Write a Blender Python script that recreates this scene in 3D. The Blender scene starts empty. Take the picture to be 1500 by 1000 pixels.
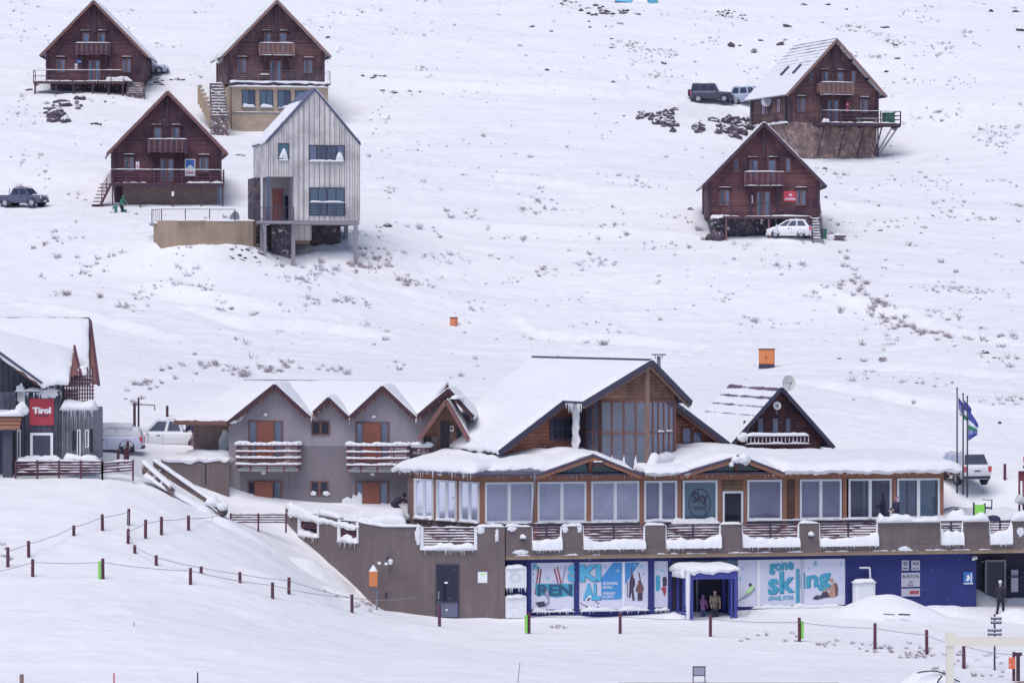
import bpy, bmesh, math, random
import numpy as np
from mathutils import Vector, Matrix, noise
random.seed(7)
PI = math.pi
FPX = 5600.0
HOR = 450.0
C = bpy.context.scene.collection

# ------------------------------------------------------------------ render / camera
scn = bpy.context.scene
scn.view_settings.view_transform = 'Standard'
scn.view_settings.look = 'None'
scn.view_settings.exposure = 0
cam_d = bpy.data.cameras.new('camera')
cam = bpy.data.objects.new('camera', cam_d)
C.objects.link(cam)
cam.location = (0, 0, 0)
cam.rotation_euler = (PI/2, 0, 0)
cam_d.sensor_width = 36
cam_d.lens = 36*FPX/1500
cam_d.shift_y = -50/1500
cam_d.clip_start = 1
cam_d.clip_end = 20000
scn.camera = cam

def W(px, py, D):
    return Vector(((px-750)*D/FPX, D, (HOR-py)*D/FPX))

# ------------------------------------------------------------------ lighting
wd = bpy.data.worlds.new('World'); scn.world = wd; wd.use_nodes = True
nt = wd.node_tree
bg = nt.nodes['Background']
sky = nt.nodes.new('ShaderNodeTexSky'); sky.sky_type = 'NISHITA'
sky.sun_disc = False
SUN_EL, SUN_AZ = 62, 205     # azimuth clockwise from +Y
sky.sun_elevation = math.radians(SUN_EL); sky.sun_rotation = math.radians(SUN_AZ)
sky.air_density = 0.62; sky.dust_density = 4.5; sky.ozone_density = 1.2; sky.altitude = 2500
nt.links.new(sky.outputs[0], bg.inputs[0]); bg.inputs[1].default_value = 0.15
sl = bpy.data.lights.new('sun', 'SUN'); sl.energy = 2.38; sl.angle = math.radians(50); sl.color = (1.0, 0.952, 0.965)
so = bpy.data.objects.new('sun', sl); C.objects.link(so)
az = math.radians(SUN_AZ); el = math.radians(SUN_EL)
sd = Vector((math.sin(az)*math.cos(el), math.cos(az)*math.cos(el), math.sin(el)))
so.rotation_euler = sd.to_track_quat('Z', 'Y').to_euler()

# ------------------------------------------------------------------ materials
def s2l(c):
    c = c/255.0
    return c/12.92 if c <= .04045 else ((c+.055)/1.055)**2.4
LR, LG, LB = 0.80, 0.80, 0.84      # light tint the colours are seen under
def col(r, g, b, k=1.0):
    y = .3*s2l(r)+.6*s2l(g)+.1*s2l(b); q = .88      # haze put into every colour: greyed here, darks lifted towards violet below
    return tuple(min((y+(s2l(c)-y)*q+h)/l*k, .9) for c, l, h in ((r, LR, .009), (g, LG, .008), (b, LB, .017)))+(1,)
MATS = {}
class N:
    def __init__(s, name):
        s.m = bpy.data.materials.new(name); s.m.use_nodes = True
        s.t = s.m.node_tree; s.b = s.t.nodes['Principled BSDF']
    def n(s, typ, **kw):
        nd = s.t.nodes.new(typ)
        for k, v in kw.items():
            if k in ('ins',):
                for kk, vv in v.items():
                    if hasattr(vv, 'is_output') : s.t.links.new(vv, nd.inputs[kk])
                    else: nd.inputs[kk].default_value = vv
            else: setattr(nd, k, v)
        return nd
    def l(s, a, b): s.t.links.new(a, b)
def mixc(S, fac, a, b, blend='MIX'):
    nd = S.n('ShaderNodeMix', data_type='RGBA', blend_type=blend)
    for sock, v in ((nd.inputs[0], fac), (nd.inputs[6], a), (nd.inputs[7], b)):
        if hasattr(v, 'is_output'): S.l(v, sock)
        else: sock.default_value = v
    return nd.outputs[2]
def ramp(S, v, p0, p1):
    nd = S.n('ShaderNodeMapRange', ins={0: v, 1: p0, 2: p1, 3: 0.0, 4: 1.0}); return nd.outputs[0]
def coords(S, kind='Object', scale=(1, 1, 1)):
    tc = S.n('ShaderNodeTexCoord'); mp = S.n('ShaderNodeMapping')
    S.l(tc.outputs[kind], mp.inputs[0]); mp.inputs[3].default_value = scale
    return mp.outputs[0]
def noi(S, vec, scale, detail=4, rough=.55):
    nd = S.n('ShaderNodeTexNoise', ins={'Vector': vec, 'Scale': scale, 'Detail': detail, 'Roughness': rough})
    return nd.outputs[0]
def bump(S, h, strength=.3, dist=.05):
    b = S.n('ShaderNodeBump', ins={'Strength': strength, 'Distance': dist, 'Height': h})
    S.l(b.outputs[0], S.b.inputs['Normal'])
def snow_over(S, colr, lo=.55, hi=.8):
    """snow lying on upward faces, ragged by noise"""
    g = S.n('ShaderNodeNewGeometry'); sx = S.n('ShaderNodeSeparateXYZ'); S.l(g.outputs['Normal'], sx.inputs[0])
    v = coords(S); nn = noi(S, v, 5, 3)
    ad = S.n('ShaderNodeMath', operation='MULTIPLY_ADD', ins={0: nn, 1: .6, 2: sx.outputs[2]})
    f = ramp(S, ad.outputs[0], lo+.3, hi+.3)
    return mixc(S, f, colr, SNOWC)
SNOWC = (.87, .87, .885, 1)

def m_plain(name, c, rough=.7, var=.12, scale=3, metal=0, spec=.3):
    S = N(name); v = coords(S); f = noi(S, v, scale, 5)
    a = tuple(x*(1-var) for x in c[:3])+(1,); b = tuple(min(x*(1+var), .92) for x in c[:3])+(1,)
    S.l(mixc(S, f, a, b), S.b.inputs['Base Color'])
    S.b.inputs['Roughness'].default_value = rough; S.b.inputs['Metallic'].default_value = metal
    S.b.inputs['Specular IOR Level'].default_value = spec
    MATS[name] = S.m; return S.m
def m_snow(name, scale=1.0, dirt=0.0):
    S = N(name); v = coords(S)
    n1 = noi(S, v, 1.3*scale, 6, .68); n2 = noi(S, v, 9*scale, 4, .6); n3 = noi(S, v, .12*scale, 3)
    a = mixc(S, ramp(S, n3, .35, .65), (.85, .85, .87, 1), (.885, .885, .895, 1))
    c = mixc(S, ramp(S, n1, .3, .62), tuple(x*.96 for x in SNOWC[:3])+(1,), a)
    S.l(c, S.b.inputs['Base Color'])
    h = S.n('ShaderNodeMath', operation='MULTIPLY_ADD', ins={0: n2, 1: .35, 2: n1}).outputs[0]
    if scale < 1:
        mk = ramp(S, noi(S, v, .25, 3), .38, .62); n5 = noi(S, coords(S, scale=(.5, 1.6, 1)), .9, 5, .6)
        h = S.n('ShaderNodeMath', operation='MULTIPLY', ins={0: h, 1: mk}).outputs[0]
        h = S.n('ShaderNodeMath', operation='MULTIPLY_ADD', ins={0: n5, 1: .9, 2: h}).outputs[0]
    bump(S, h, .5, .2 if scale < 1 else .14)
    S.b.inputs['Roughness'].default_value = .85; S.b.inputs['Specular IOR Level'].default_value = .15
    MATS[name] = S.m; return S.m
def m_planks(name, c1, c2, pitch=.19, axis=2, gap=.12, rough=.75, grime=None, grime_amt=0, var=.5):
    """boards laid along the wall; axis = direction across the boards"""
    S = N(name); v = coords(S); sx = S.n('ShaderNodeSeparateXYZ'); S.l(v, sx.inputs[0])
    z = sx.outputs[axis]
    d = S.n('ShaderNodeMath', operation='DIVIDE', ins={0: z, 1: pitch}).outputs[0]
    fr = S.n('ShaderNodeMath', operation='FRACT', ins={0: d}).outputs[0]
    fl = S.n('ShaderNodeMath', operation='FLOOR', ins={0: d}).outputs[0]
    wn = S.n('ShaderNodeTexWhiteNoise', noise_dimensions='1D'); S.l(fl, wn.inputs['W'])
    sc = (.6, .6, 6) if axis == 2 else (9, 9, .5)
    g = noi(S, coords(S, scale=sc), 1.6, 5, .6)
    f = S.n('ShaderNodeMath', operation='MULTIPLY_ADD', ins={0: wn.outputs[0], 1: var, 2: g}).outputs[0]
    cc = mixc(S, ramp(S, f, .25, 1.05), c1, c2)
    big = noi(S, v, .5, 3)
    cc = mixc(S, ramp(S, big, .42, .62), cc, tuple(x*.72 for x in c1[:3])+(1,))
    gp = S.n('ShaderNodeMath', operation='LESS_THAN', ins={0: fr, 1: gap}).outputs[0]
    cc = mixc(S, gp, cc, tuple(x*.35 for x in c1[:3])+(1,))
    if grime:
        gm = noi(S, coords(S, scale=(2.5, 2.5, .35)), 2.2, 5)
        cc = mixc(S, ramp(S, gm, .62-grime_amt*.3, .72), cc, grime)
    S.l(cc, S.b.inputs['Base Color'])
    hh = S.n('ShaderNodeMath', operation='PINGPONG', ins={0: d, 1: .5}).outputs[0]
    bump(S, hh, .5, .03)
    S.b.inputs['Roughness'].default_value = rough; S.b.inputs['Specular IOR Level'].default_value = .2
    MATS[name] = S.m; return S.m
def m_brick(name, c1, c2, mortar, w=.45, h=.2, ms=.015, rot=None):
    S = N(name); v = coords(S)
    sx = S.n('ShaderNodeSeparateXYZ'); S.l(v, sx.inputs[0])
    ad = S.n('ShaderNodeMath', operation='ADD', ins={0: sx.outputs[0], 1: sx.outputs[1]}).outputs[0]
    cb = S.n('ShaderNodeCombineXYZ'); S.l(ad, cb.inputs[0]); S.l(sx.outputs[2], cb.inputs[1])
    br = S.n('ShaderNodeTexBrick', ins={'Vector': cb.outputs[0], 'Color1': c1, 'Color2': c2, 'Mortar': mortar, 'Scale': 1.0,
             'Mortar Size': ms, 'Brick Width': w, 'Row Height': h, 'Bias': -.2, 'Mortar Smooth': .3})
    st = noi(S, v, .8, 5)
    cc = mixc(S, ramp(S, st, .5, .75), br.outputs[0], tuple(x*.55 for x in c1[:3])+(1,))
    cc = mixc(S, ramp(S, noi(S, v, 7, 4), .3, .7), cc, tuple(x*.8 for x in c2[:3])+(1,))
    S.l(cc, S.b.inputs['Base Color']); bump(S, br.outputs[1], -.5, .02)
    S.b.inputs['Roughness'].default_value = .9; MATS[name] = S.m; return S.m
def m_stone(name, c1, c2, mortar, scale=2.2, snowy=0.0):
    S = N(name); v = coords(S)
    vo = S.n('ShaderNodeTexVoronoi', feature='F1', ins={'Vector': v, 'Scale': scale})
    ve = S.n('ShaderNodeTexVoronoi', feature='DISTANCE_TO_EDGE', ins={'Vector': v, 'Scale': scale})
    sc = S.n('ShaderNodeSeparateColor'); S.l(vo.outputs['Color'], sc.inputs[0])
    cc = mixc(S, sc.outputs[0], c1, c2)
    cc = mixc(S, ramp(S, noi(S, v, 1.1, 5), .45, .62), cc, tuple(x*.6 for x in c1[:3])+(1,))
    e = ramp(S, ve.outputs[0], .02, .09)
    cc = mixc(S, e, mortar, cc)
    if snowy:
        cc = mixc(S, ramp(S, noi(S, v, 3.1, 5), .66-snowy, .74-snowy), cc, SNOWC)
    S.l(cc, S.b.inputs['Base Color']); bump(S, ve.outputs[0], .8, .1)
    S.b.inputs['Roughness'].default_value = .9; MATS[name] = S.m; return S.m
def m_stucco(name, c, streak=.25, rough=.9):
    S = N(name); v = coords(S)
    st = noi(S, coords(S, scale=(2.6, 2.6, .22)), 1.5, 6, .65); bl = noi(S, v, .55, 4); fi = noi(S, v, 14, 3)
    a = mixc(S, ramp(S, st, .35, .75), tuple(x*(1+streak) for x in c[:3])+(1,), tuple(x*(1-streak) for x in c[:3])+(1,))
    a = mixc(S, ramp(S, bl, .42, .66), a, tuple(x*(1-streak*.6) for x in c[:3])+(1,)); dm = noi(S, coords(S, scale=(.8, .8, .5)), .9, 6, .7)
    a = mixc(S, ramp(S, dm, .56, .7), a, tuple(x*(1-streak) for x in c[:3])+(1,))
    a = mixc(S, ramp(S, fi, .2, .9), a, c, )
    S.l(a, S.b.inputs['Base Color']); bump(S, fi, .25, .02)
    S.b.inputs['Roughness'].default_value = rough; S.b.inputs['Specular IOR Level'].default_value = .2
    MATS[name] = S.m; return S.m
def m_tile(name, base, snow_lo, snow_hi, pitch=.33, axis=2):
    """roof tiles whose courses stay dark under wind-blown snow"""
    S = N(name); v = coords(S); sx = S.n('ShaderNodeSeparateXYZ'); S.l(v, sx.inputs[0])
    fr = S.n('ShaderNodeMath', operation='PINGPONG', ins={0: sx.outputs[2], 1: pitch/2}).outputs[0]
    fr = S.n('ShaderNodeMath', operation='DIVIDE', ins={0: fr, 1: pitch/2}).outputs[0]
    nn = noi(S, coords(S, scale=(1, .35, 1)), .9, 4); n2 = noi(S, v, 6, 3)
    zz = ramp(S, sx.outputs[2], snow_hi, snow_lo)      # more snow lower down
    a = S.n('ShaderNodeMath', operation='MULTIPLY_ADD', ins={0: nn, 1: 1.4, 2: zz}).outputs[0]
    a = S.n('ShaderNodeMath', operation='SUBTRACT', ins={0: a, 1: fr}).outputs[0]
    a = S.n('ShaderNodeMath', operation='MULTIPLY_ADD', ins={0: n2, 1: .5, 2: a}).outputs[0]
    f = ramp(S, a, .25, .5)
    S.l(mixc(S, f, base, SNOWC), S.b.inputs['Base Color']); bump(S, fr, .4, .03)
    S.b.inputs['Roughness'].default_value = .8; MATS[name] = S.m; return S.m
def m_glass(name, tint, refl=(.75, .8, .95, 1), opacity=.35, rough=.06, refl_base=.05):
    S = N(name)
    tr = S.n('ShaderNodeBsdfTransparent'); tr.inputs[0].default_value = (.85, .88, .92, 1)
    gl = S.n('ShaderNodeBsdfGlossy'); gl.inputs[0].default_value = refl; gl.inputs[1].default_value = rough
    df = S.n('ShaderNodeBsdfDiffuse'); df.inputs[0].default_value = tint
    v = coords(S); f = noi(S, v, .9, 4)
    m1 = S.n('ShaderNodeMixShader'); S.l(ramp(S, f, .2, .8), m1.inputs[0]); m1.inputs[0].default_value = .5
    k = S.n('ShaderNodeMath', operation='MULTIPLY', ins={0: ramp(S, f, .2, .8), 1: .35}).outputs[0]
    k = S.n('ShaderNodeMath', operation='ADD', ins={0: k, 1: opacity*.6}).outputs[0]
    S.l(k, m1.inputs[0])
    S.l(tr.outputs[0], m1.inputs[1]); S.l(df.outputs[0], m1.inputs[2])
    fr = S.n('ShaderNodeFresnel'); fr.inputs[0].default_value = 1.5
    k2 = S.n('ShaderNodeMath', operation='MULTIPLY_ADD', ins={0: fr.outputs[0], 1: .9, 2: refl_base}).outputs[0]
    m2 = S.n('ShaderNodeMixShader'); S.l(k2, m2.inputs[0]); S.l(m1.outputs[0], m2.inputs[1]); S.l(gl.outputs[0], m2.inputs[2])
    out = [x for x in S.t.nodes if x.type == 'OUTPUT_MATERIAL'][0]; S.l(m2.outputs[0], out.inputs[0])
    MATS[name] = S.m; return S.m

m_snow('snow_ground', .6); m_snow('snow', 1.6)
# uneven heavy snow with clods, for ploughed and trampled heaps
m_planks('log_wall', col(66, 36, 30), col(106, 64, 50), .2); m_planks('log_wall_worn', col(70, 44, 36), col(116, 76, 60), .21, grime=col(116, 92, 80), grime_amt=.25)
m_planks('log_wall_light', col(78, 54, 46), col(124, 92, 76), .2)
m_planks('log_red', col(76, 42, 34), col(120, 72, 56), .2)
m_planks('pine_wall', col(124, 74, 50), col(184, 118, 82), .2)
m_planks('pine_aged', col(122, 88, 66), col(176, 134, 102), .19)
m_planks('pine_yellow', col(108, 82, 52), col(150, 118, 76), .2)
m_planks('siding_grey', col(98, 98, 106), col(140, 140, 148), .22, axis=0, grime=col(80, 80, 86), grime_amt=.2)
m_planks('siding_dark', col(64, 66, 74), col(82, 84, 92), .3, axis=0)
m_planks('panel_beige', col(192, 186, 184), col(202, 196, 192), .45, axis=0, gap=.09, grime=col(180, 173, 170), grime_amt=.12, var=.3)
m_planks('brown_board', col(140, 118, 108), col(166, 142, 130), .5, axis=0, gap=.03, var=.2)
m_brick('brick_sand', col(160, 138, 112), col(186, 164, 136), col(112, 92, 76), .42, .21, .02)
m_brick('brick_dark', col(100, 82, 72), col(138, 116, 100), col(72, 56, 52), .45, .2, .02)
m_stone('stone_brown', col(124, 100, 88), col(166, 138, 118), col(100, 82, 74), 1.9)
m_stone('stone_snowy', col(66, 58, 60), col(102, 90, 88), col(48, 42, 46), 2.6, .05)
m_stone('stone_dark', col(60, 48, 48), col(96, 78, 72), col(40, 32, 36), 2.4, .03)
m_stone('stone_step', col(96, 78, 68), col(132, 110, 90), col(66, 56, 56), 2.6, .07)
m_stucco('stucco_grey', col(148, 140, 146), .17)
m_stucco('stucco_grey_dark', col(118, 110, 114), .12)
m_stucco('stucco_brown', col(105, 92, 87), .3)
m_stucco('stucco_tan', col(150, 128, 100), .34)
m_stucco('stucco_blue', col(32, 44, 108), .2, .7)
m_stucco('stucco_dark', col(70, 70, 80), .1)
m_stucco('concrete', col(134, 130, 134), .15)
m_plain('wood_trim', col(112, 74, 60), .75, .25, 4)
m_plain('wood_weathered', col(130, 102, 88), .8, .3, 5)
m_plain('wood_dark', col(64, 40, 40), .8, .25, 4)
m_plain('wood_red', col(108, 44, 48), .75, .25, 4)
m_plain('wood_red_dark', col(84, 40, 48), .75, .25, 4)
m_plain('wood_post', col(86, 44, 50), .8, .3, 5)
m_plain('wood_door', col(134, 74, 46), .6, .25, 3)
m_plain('wood_beam', col(154, 102, 72), .75, .25, 5)
m_plain('wood_raw', col(212, 204, 188), .7, .08, 6)
m_plain('metal_dark', col(50, 48, 62), .5, .15, 3)
m_plain('metal_roof', col(66, 58, 76), .45, .15, 1.5)
m_plain('metal_blue', col(74, 80, 104), .45, .1, 1.5)
m_plain('metal_grey', col(120, 120, 126), .5, .15, 3)
m_plain('white_paint', col(222, 222, 232), .6, .05, 3)
m_plain('white_frame', col(226, 224, 234), .6, .04, 3)
m_plain('blue_paint', col(54, 60, 140), .5, .12, 2)
m_plain('blue_dark', col(38, 38, 76), .6, .12, 2)
m_plain('orange_paint', col(208, 116, 40), .6, .12, 2)
m_plain('orange_bright', col(222, 92, 36), .6, .12, 2)
m_plain('green_pad', col(120, 200, 40), .6, .1, 3)
m_plain('green_bin', col(40, 104, 76), .6, .15, 3)
m_plain('black', col(34, 32, 40), .8, .2, 3)
m_plain('interior', col(44, 44, 62), .9, .35, .6)
m_plain('interior_warm', col(60, 50, 58), .9, .35, .8)
m_plain('curtain', col(196, 204, 222), .9, .12, 4)
m_plain('curtain_teal', col(132, 178, 188), .9, .12, 4)
m_plain('curtain_blind', col(166, 168, 196), .9, .06, 1)
m_plain('shutter_blue', col(128, 146, 196), .8, .06, 1)
m_plain('red_sign', col(196, 52, 66), .6, .05, 3)
m_plain('red_sign_dark', col(168, 40, 48), .6, .08, 2)
m_plain('blue_sign', col(40, 104, 176), .6, .06, 3)
m_plain('sign_white', col(226, 228, 238), .6, .03, 3)
m_plain('sign_grey', col(170, 170, 184), .6, .05, 3)
m_plain('sign_green', col(170, 222, 130), .6, .05, 3)
m_plain('banner_white', col(196, 196, 216), .5, .05, 1.5)
m_plain('banner_teal', col(36, 150, 180), .5, .06, 1.5)
m_plain('banner_cyan', col(68, 170, 208), .5, .06, 1.5)
m_plain('banner_blue', col(46, 136, 200), .5, .08, 1.5)
m_plain('banner_pale', col(148, 190, 214), .5, .06, 1.5)
m_plain('banner_dark', col(30, 84, 112), .5, .06, 1.5)
m_plain('banner_snow', col(206, 204, 222), .6, .06, 2.5)
m_plain('print_dark', col(66, 56, 72), .6, .25, 6)
m_plain('print_red', col(160, 58, 62), .6, .2, 5)
m_plain('print_tan', col(176, 132, 110), .6, .15, 5)
m_plain('print_brown', col(112, 76, 72), .6, .2, 5)
m_plain('print_grey', col(146, 144, 164), .6, .15, 4)
m_plain('dish', col(196, 196, 190), .6, .08, 3)
m_plain('rubber', col(36, 34, 42), .85, .15, 5)
m_plain('rim', col(150, 152, 160), .4, .1, 3)
m_plain('skin', col(196, 150, 134), .6, .05, 5)
m_plain('tail_red', col(206, 46, 62), .3, .08, 5)
m_plain('lamp_clear', col(220, 222, 230), .3, .05, 5)
m_plain('rope', col(146, 136, 150), .9, .1, 5)
m_plain('hull_plastic', col(54, 54, 64), .7, .1, 4)
for nm, c_ in (('car_white', (226, 230, 238)), ('car_ice', (216, 224, 236)), ('car_silver', (160, 172, 196)), ('car_dark', (46, 50, 64)),
               ('car_slate', (66, 72, 92)), ('car_maroon', (128, 86, 104)), ('car_frost', (198, 200, 220))):
    m_plain(nm, col(*c_), .3, .06, 1.2, spec=.6)
m_glass('glass', col(88, 92, 120), opacity=.3, refl_base=.03)
m_glass('glass_dark', col(44, 46, 62), opacity=.5, refl_base=.0)
m_glass('glass_day', col(122, 122, 156), opacity=.85, refl_base=.04)
m_glass('glass_hall', col(112, 118, 142), opacity=.6, refl_base=.07)
m_glass('glass_clear', col(120, 124, 156), opacity=.25)
m_glass('glass_frost', col(158, 160, 190), opacity=1.1)
m_glass('glass_teal', col(70, 120, 140), opacity=.5)
m_glass('car_glass', col(48, 52, 66), opacity=.9)
m_tile('roof_tile', col(104, 100, 110), 2.2, 8.4, .36)
m_tile('roof_tile_thin', col(88, 92, 100), 1.5, 9, .4)
m_tile('roof_sheet', col(70, 50, 66), -3, 4.4, .55); m_tile('roof_cabin', col(84, 62, 76), -1.0, 3.6, .5)
MATS['snow_clod'] = None
def _clod():
    S = N('snow_clod'); v = coords(S); n1 = noi(S, v, 3.5, 8, .7)
    S.l(mixc(S, ramp(S, n1, .3, .6), (.82, .82, .85, 1), SNOWC), S.b.inputs['Base Color']); bump(S, n1, .9, .35)
    S.b.inputs['Roughness'].default_value = .9; S.b.inputs['Specular IOR Level'].default_value = .1
    MATS['snow_clod'] = S.m
_clod()
def _rock():
    S = N('rock'); v = coords(S)
    c1 = mixc(S, noi(S, v, 2.5, 6, .7), col(42, 36, 44), col(92, 76, 78))
    S.l(snow_over(S, c1, .62, .8), S.b.inputs['Base Color']); bump(S, noi(S, v, 4, 6), .8, .15)
    S.b.inputs['Roughness'].default_value = .95; MATS['rock'] = S.m
_rock()
def _grass():
    S = N('dry_grass'); g = S.n('ShaderNodeNewGeometry')
    c1 = mixc(S, noi(S, coords(S), .7, 4, .7), col(124, 110, 118), col(176, 160, 160))
    c1 = mixc(S, ramp(S, noi(S, coords(S), .18, 3), .45, .6), c1, col(176, 172, 188))
    S.l(c1, S.b.inputs['Base Color']); S.b.inputs['Roughness'].default_value = .95; MATS['dry_grass'] = S.m
_grass()
def _camo():
    S = N('camo'); v = coords(S)
    vo = S.n('ShaderNodeTexVoronoi', ins={'Vector': v, 'Scale': 11.0}); sc = S.n('ShaderNodeSeparateColor'); S.l(vo.outputs['Color'], sc.inputs[0])
    S.l(mixc(S, sc.outputs[1], col(56, 48, 44), col(150, 128, 104)), S.b.inputs['Base Color'])
    S.b.inputs['Roughness'].default_value = .9; MATS['camo'] = S.m
_camo()
for nm, c_ in (('cloth_green', (28, 110, 88)), ('cloth_black', (34, 34, 44)), ('cloth_pink', (150, 92, 150)), ('cloth_hotpink', (206, 64, 120)),
               ('cloth_navy', (38, 40, 66)), ('cloth_white', (222, 222, 232)), ('cloth_denim', (62, 76, 120)), ('cloth_brown', (66, 52, 56)),
               ('cloth_purple', (120, 84, 140)), ('hair', (40, 32, 34)),
               ('flag_blue', (58, 66, 150)), ('flag_white', (206, 208, 230)), ('flag_green', (34, 128, 80)), ('flag_pale', (120, 128, 190))):
    m_plain(nm, col(*c_), .9, .12, 8)

# ------------------------------------------------------------------ mesh builder
class MB:
    def __init__(s): s.v = []; s.f = []; s.mi = []; s.mats = []; s.sm = []
    def _m(s, m):
        if m not in s.mats: s.mats.append(m)
        return s.mats.index(m)
    def add(s, vs, fs, m, smooth=False):
        o = len(s.v); s.v += [tuple(v) for v in vs]; k = s._m(m)
        for f in fs: s.f.append([i+o for i in f]); s.mi.append(k); s.sm.append(smooth)
        return s
    def box(s, x0, x1, y0, y1, z0, z1, m):
        vs = [(x, y, z) for z in (z0, z1) for y in (y0, y1) for x in (x0, x1)]
        return s.add(vs, [(0, 2, 3, 1), (4, 5, 7, 6), (0, 1, 5, 4), (2, 6, 7, 3), (0, 4, 6, 2), (1, 3, 7, 5)], m)
    def poly(s, pts, m): return s.add(pts, [list(range(len(pts)))], m)
    def prism(s, pts, vec, m, m2=None):
        n = len(pts); vec = Vector(vec); a = [Vector(p) for p in pts]; b = [p+vec for p in a]
        s.add(a+b, [list(range(n))], m)
        s.add(a+b, [list(range(2*n-1, n-1, -1))]+[(i, i+n, (i+1) % n+n, (i+1) % n) for i in range(n)], m2 or m)
        return s
    def bar(s, a, b, w, h, m, up=(0, 0, 1)):
        a = Vector(a); b = Vector(b); d = (b-a).normalized(); up = Vector(up)
        if abs(d.dot(up)) > .98: up = Vector((0, 1, 0))
        r = d.cross(up).normalized()*w/2; u = r.cross(d).normalized()*h/2
        vs = [p+q for p in (a, b) for q in (-r-u, r-u, r+u, -r+u)]
        return s.add(vs, [(0, 3, 2, 1), (4, 5, 6, 7), (0, 1, 5, 4), (1, 2, 6, 5), (2, 3, 7, 6), (3, 0, 4, 7)], m)
    def tube(s, a, b, r0, r1, m, n=8, cap=True):
        a = Vector(a); b = Vector(b); d = (b-a).normalized(); up = Vector((0, 0, 1)) if abs(d.z) < .95 else Vector((0, 1, 0))
        x = d.cross(up).normalized(); y = x.cross(d)
        vs = [p+(x*math.cos(t*2*PI/n)+y*math.sin(t*2*PI/n))*r for p, r in ((a, r0), (b, r1)) for t in range(n)]
        fs = [(i, (i+1) % n, (i+1) % n+n, i+n) for i in range(n)]
        s.add(vs, fs, m, True)
        if cap: s.add(vs, [list(range(n))[::-1], list(range(n, 2*n))], m)
        return s
    def path(s, pts, r, m, n=5):
        for i in range(len(pts)-1): s.tube(pts[i], pts[i+1], r, r, m, n, False)
        return s
    def ball(s, c, r, m, seg=10, rings=7, sc=(1, 1, 1)):
        c = Vector(c); vs = []; fs = []; lump = m[:4] == 'snow' and r > .1
        if lump: seg, rings = 20, 13
        for i in range(rings+1):
            ph = PI*i/rings
            for j in range(seg):
                t = 2*PI*j/seg
                if lump: q = Vector((math.sin(ph)*math.cos(t), math.sin(ph)*math.sin(t), math.cos(ph))); f_ = 1+.34*noise.noise(q*1.6+c*3)+.16*noise.noise(q*4+c*5); vs.append(c+Vector((q.x*r*sc[0]*f_, q.y*r*sc[1]*f_, (q.z if q.z > 0 else q.z*.8)*r*sc[2]*f_))); continue
                vs.append(c+Vector((math.sin(ph)*math.cos(t)*r*sc[0], math.sin(ph)*math.sin(t)*r*sc[1], math.cos(ph)*r*sc[2])))
        for i in range(rings):
            for j in range(seg): fs.append((i*seg+j, (i+1)*seg+j, (i+1)*seg+(j+1) % seg, i*seg+(j+1) % seg))
        return s.add(vs, fs, m, True)
    def grid(s, fn, nu, nv, m, smooth=True):
        vs = [fn(i/nu, j/nv) for i in range(nu+1) for j in range(nv+1)]
        fs = [(i*(nv+1)+j, (i+1)*(nv+1)+j, (i+1)*(nv+1)+j+1, i*(nv+1)+j+1) for i in range(nu) for j in range(nv)]
        return s.add(vs, fs, m, smooth)
    def blanket(s, c00, c10, c11, c01, th, m='snow', nu=24, nv=16, over=.12, amp=.06, seed=0, edge=.18, droop=.0):
        """a rounded layer of snow lying on the quad c00-c10-c11-c01 (th thick), hanging slightly over its edges"""
        c00, c10, c11, c01 = map(Vector, (c00, c10, c11, c01))
        lu = ((c10-c00).length+(c11-c01).length)/2; lv = ((c01-c00).length+(c11-c10).length)/2
        eu = min(edge/max(lu, .01)*1.6, .4); ev = min(edge/max(lv, .01)*1.6, .4)
        def prof(t, e):
            d = min(t, 1-t)/e
            return 1.0 if d >= 1 else math.sqrt(max(0, 1-(1-d)**2))
        def spaced(k, n, e):   # denser at the rims
            if k == 0: return 0.0
            if k == n: return 1.0
            t = k/n
            return .5-.5*math.cos(PI*t) if True else t
        vs = []
        for i in range(nu+1):
            u = spaced(i, nu, eu)
            for j in range(nv+1):
                v = spaced(j, nv, ev)
                p = c00.lerp(c10, u).lerp(c01.lerp(c11, u), v)
                dirn = Vector((0, 0, 0))
                ou = (over/lu if lu else 0); ov = (over/lv if lv else 0)
                uu = -ou+(1+2*ou)*u; vv = -ov+(1+2*ov)*v
                p = c00+(c10-c00)*uu+(c01-c00)*vv+(c11-c10-c01+c00)*uu*vv
                q = prof(u, eu)*prof(v, ev)
                nz = noise.noise(p*.35+Vector((seed*3.1, 0, 0)))*amp*1.6+noise.noise(p*1.3+Vector((seed*7.7, 5, 0)))*amp
                ed = (1-q)*noise.noise(p*2.6+Vector((0, seed, 3)))*.14
                h = th*(.06+.94*q)+nz*q+ed-droop*(1-q)
                vs.append(p+Vector((0, 0, h)))
        fs = [(i*(nv+1)+j, (i+1)*(nv+1)+j, (i+1)*(nv+1)+j+1, i*(nv+1)+j+1) for i in range(nu) for j in range(nv)]
        s.add(vs, fs, m, True)
        # skirt below the rim
        ring = [i*(nv+1) for i in range(nu+1)]+[nu*(nv+1)+j for j in range(1, nv+1)]+[i*(nv+1)+nv for i in range(nu-1, -1, -1)]+[j for j in range(nv-1, 0, -1)]
        cen = (c00+c10+c11+c01)/4
        top = [Vector(vs[k]) for k in ring]
        bot = []
        for p in top:
            dv = (cen-p); dv.z = 0; dv = dv.normalized()*over*.9 if dv.length > 0 else dv
            nn = abs(noise.noise(p*1.9+Vector((seed, 1, 1))))
            bot.append(p+dv-Vector((0, 0, .07+.16*nn+th*.12)))
        n = len(ring)
        s.add(top+bot, [(i, (i+1) % n, (i+1) % n+n, i+n) for i in range(n)], m, True)
        return s
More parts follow.
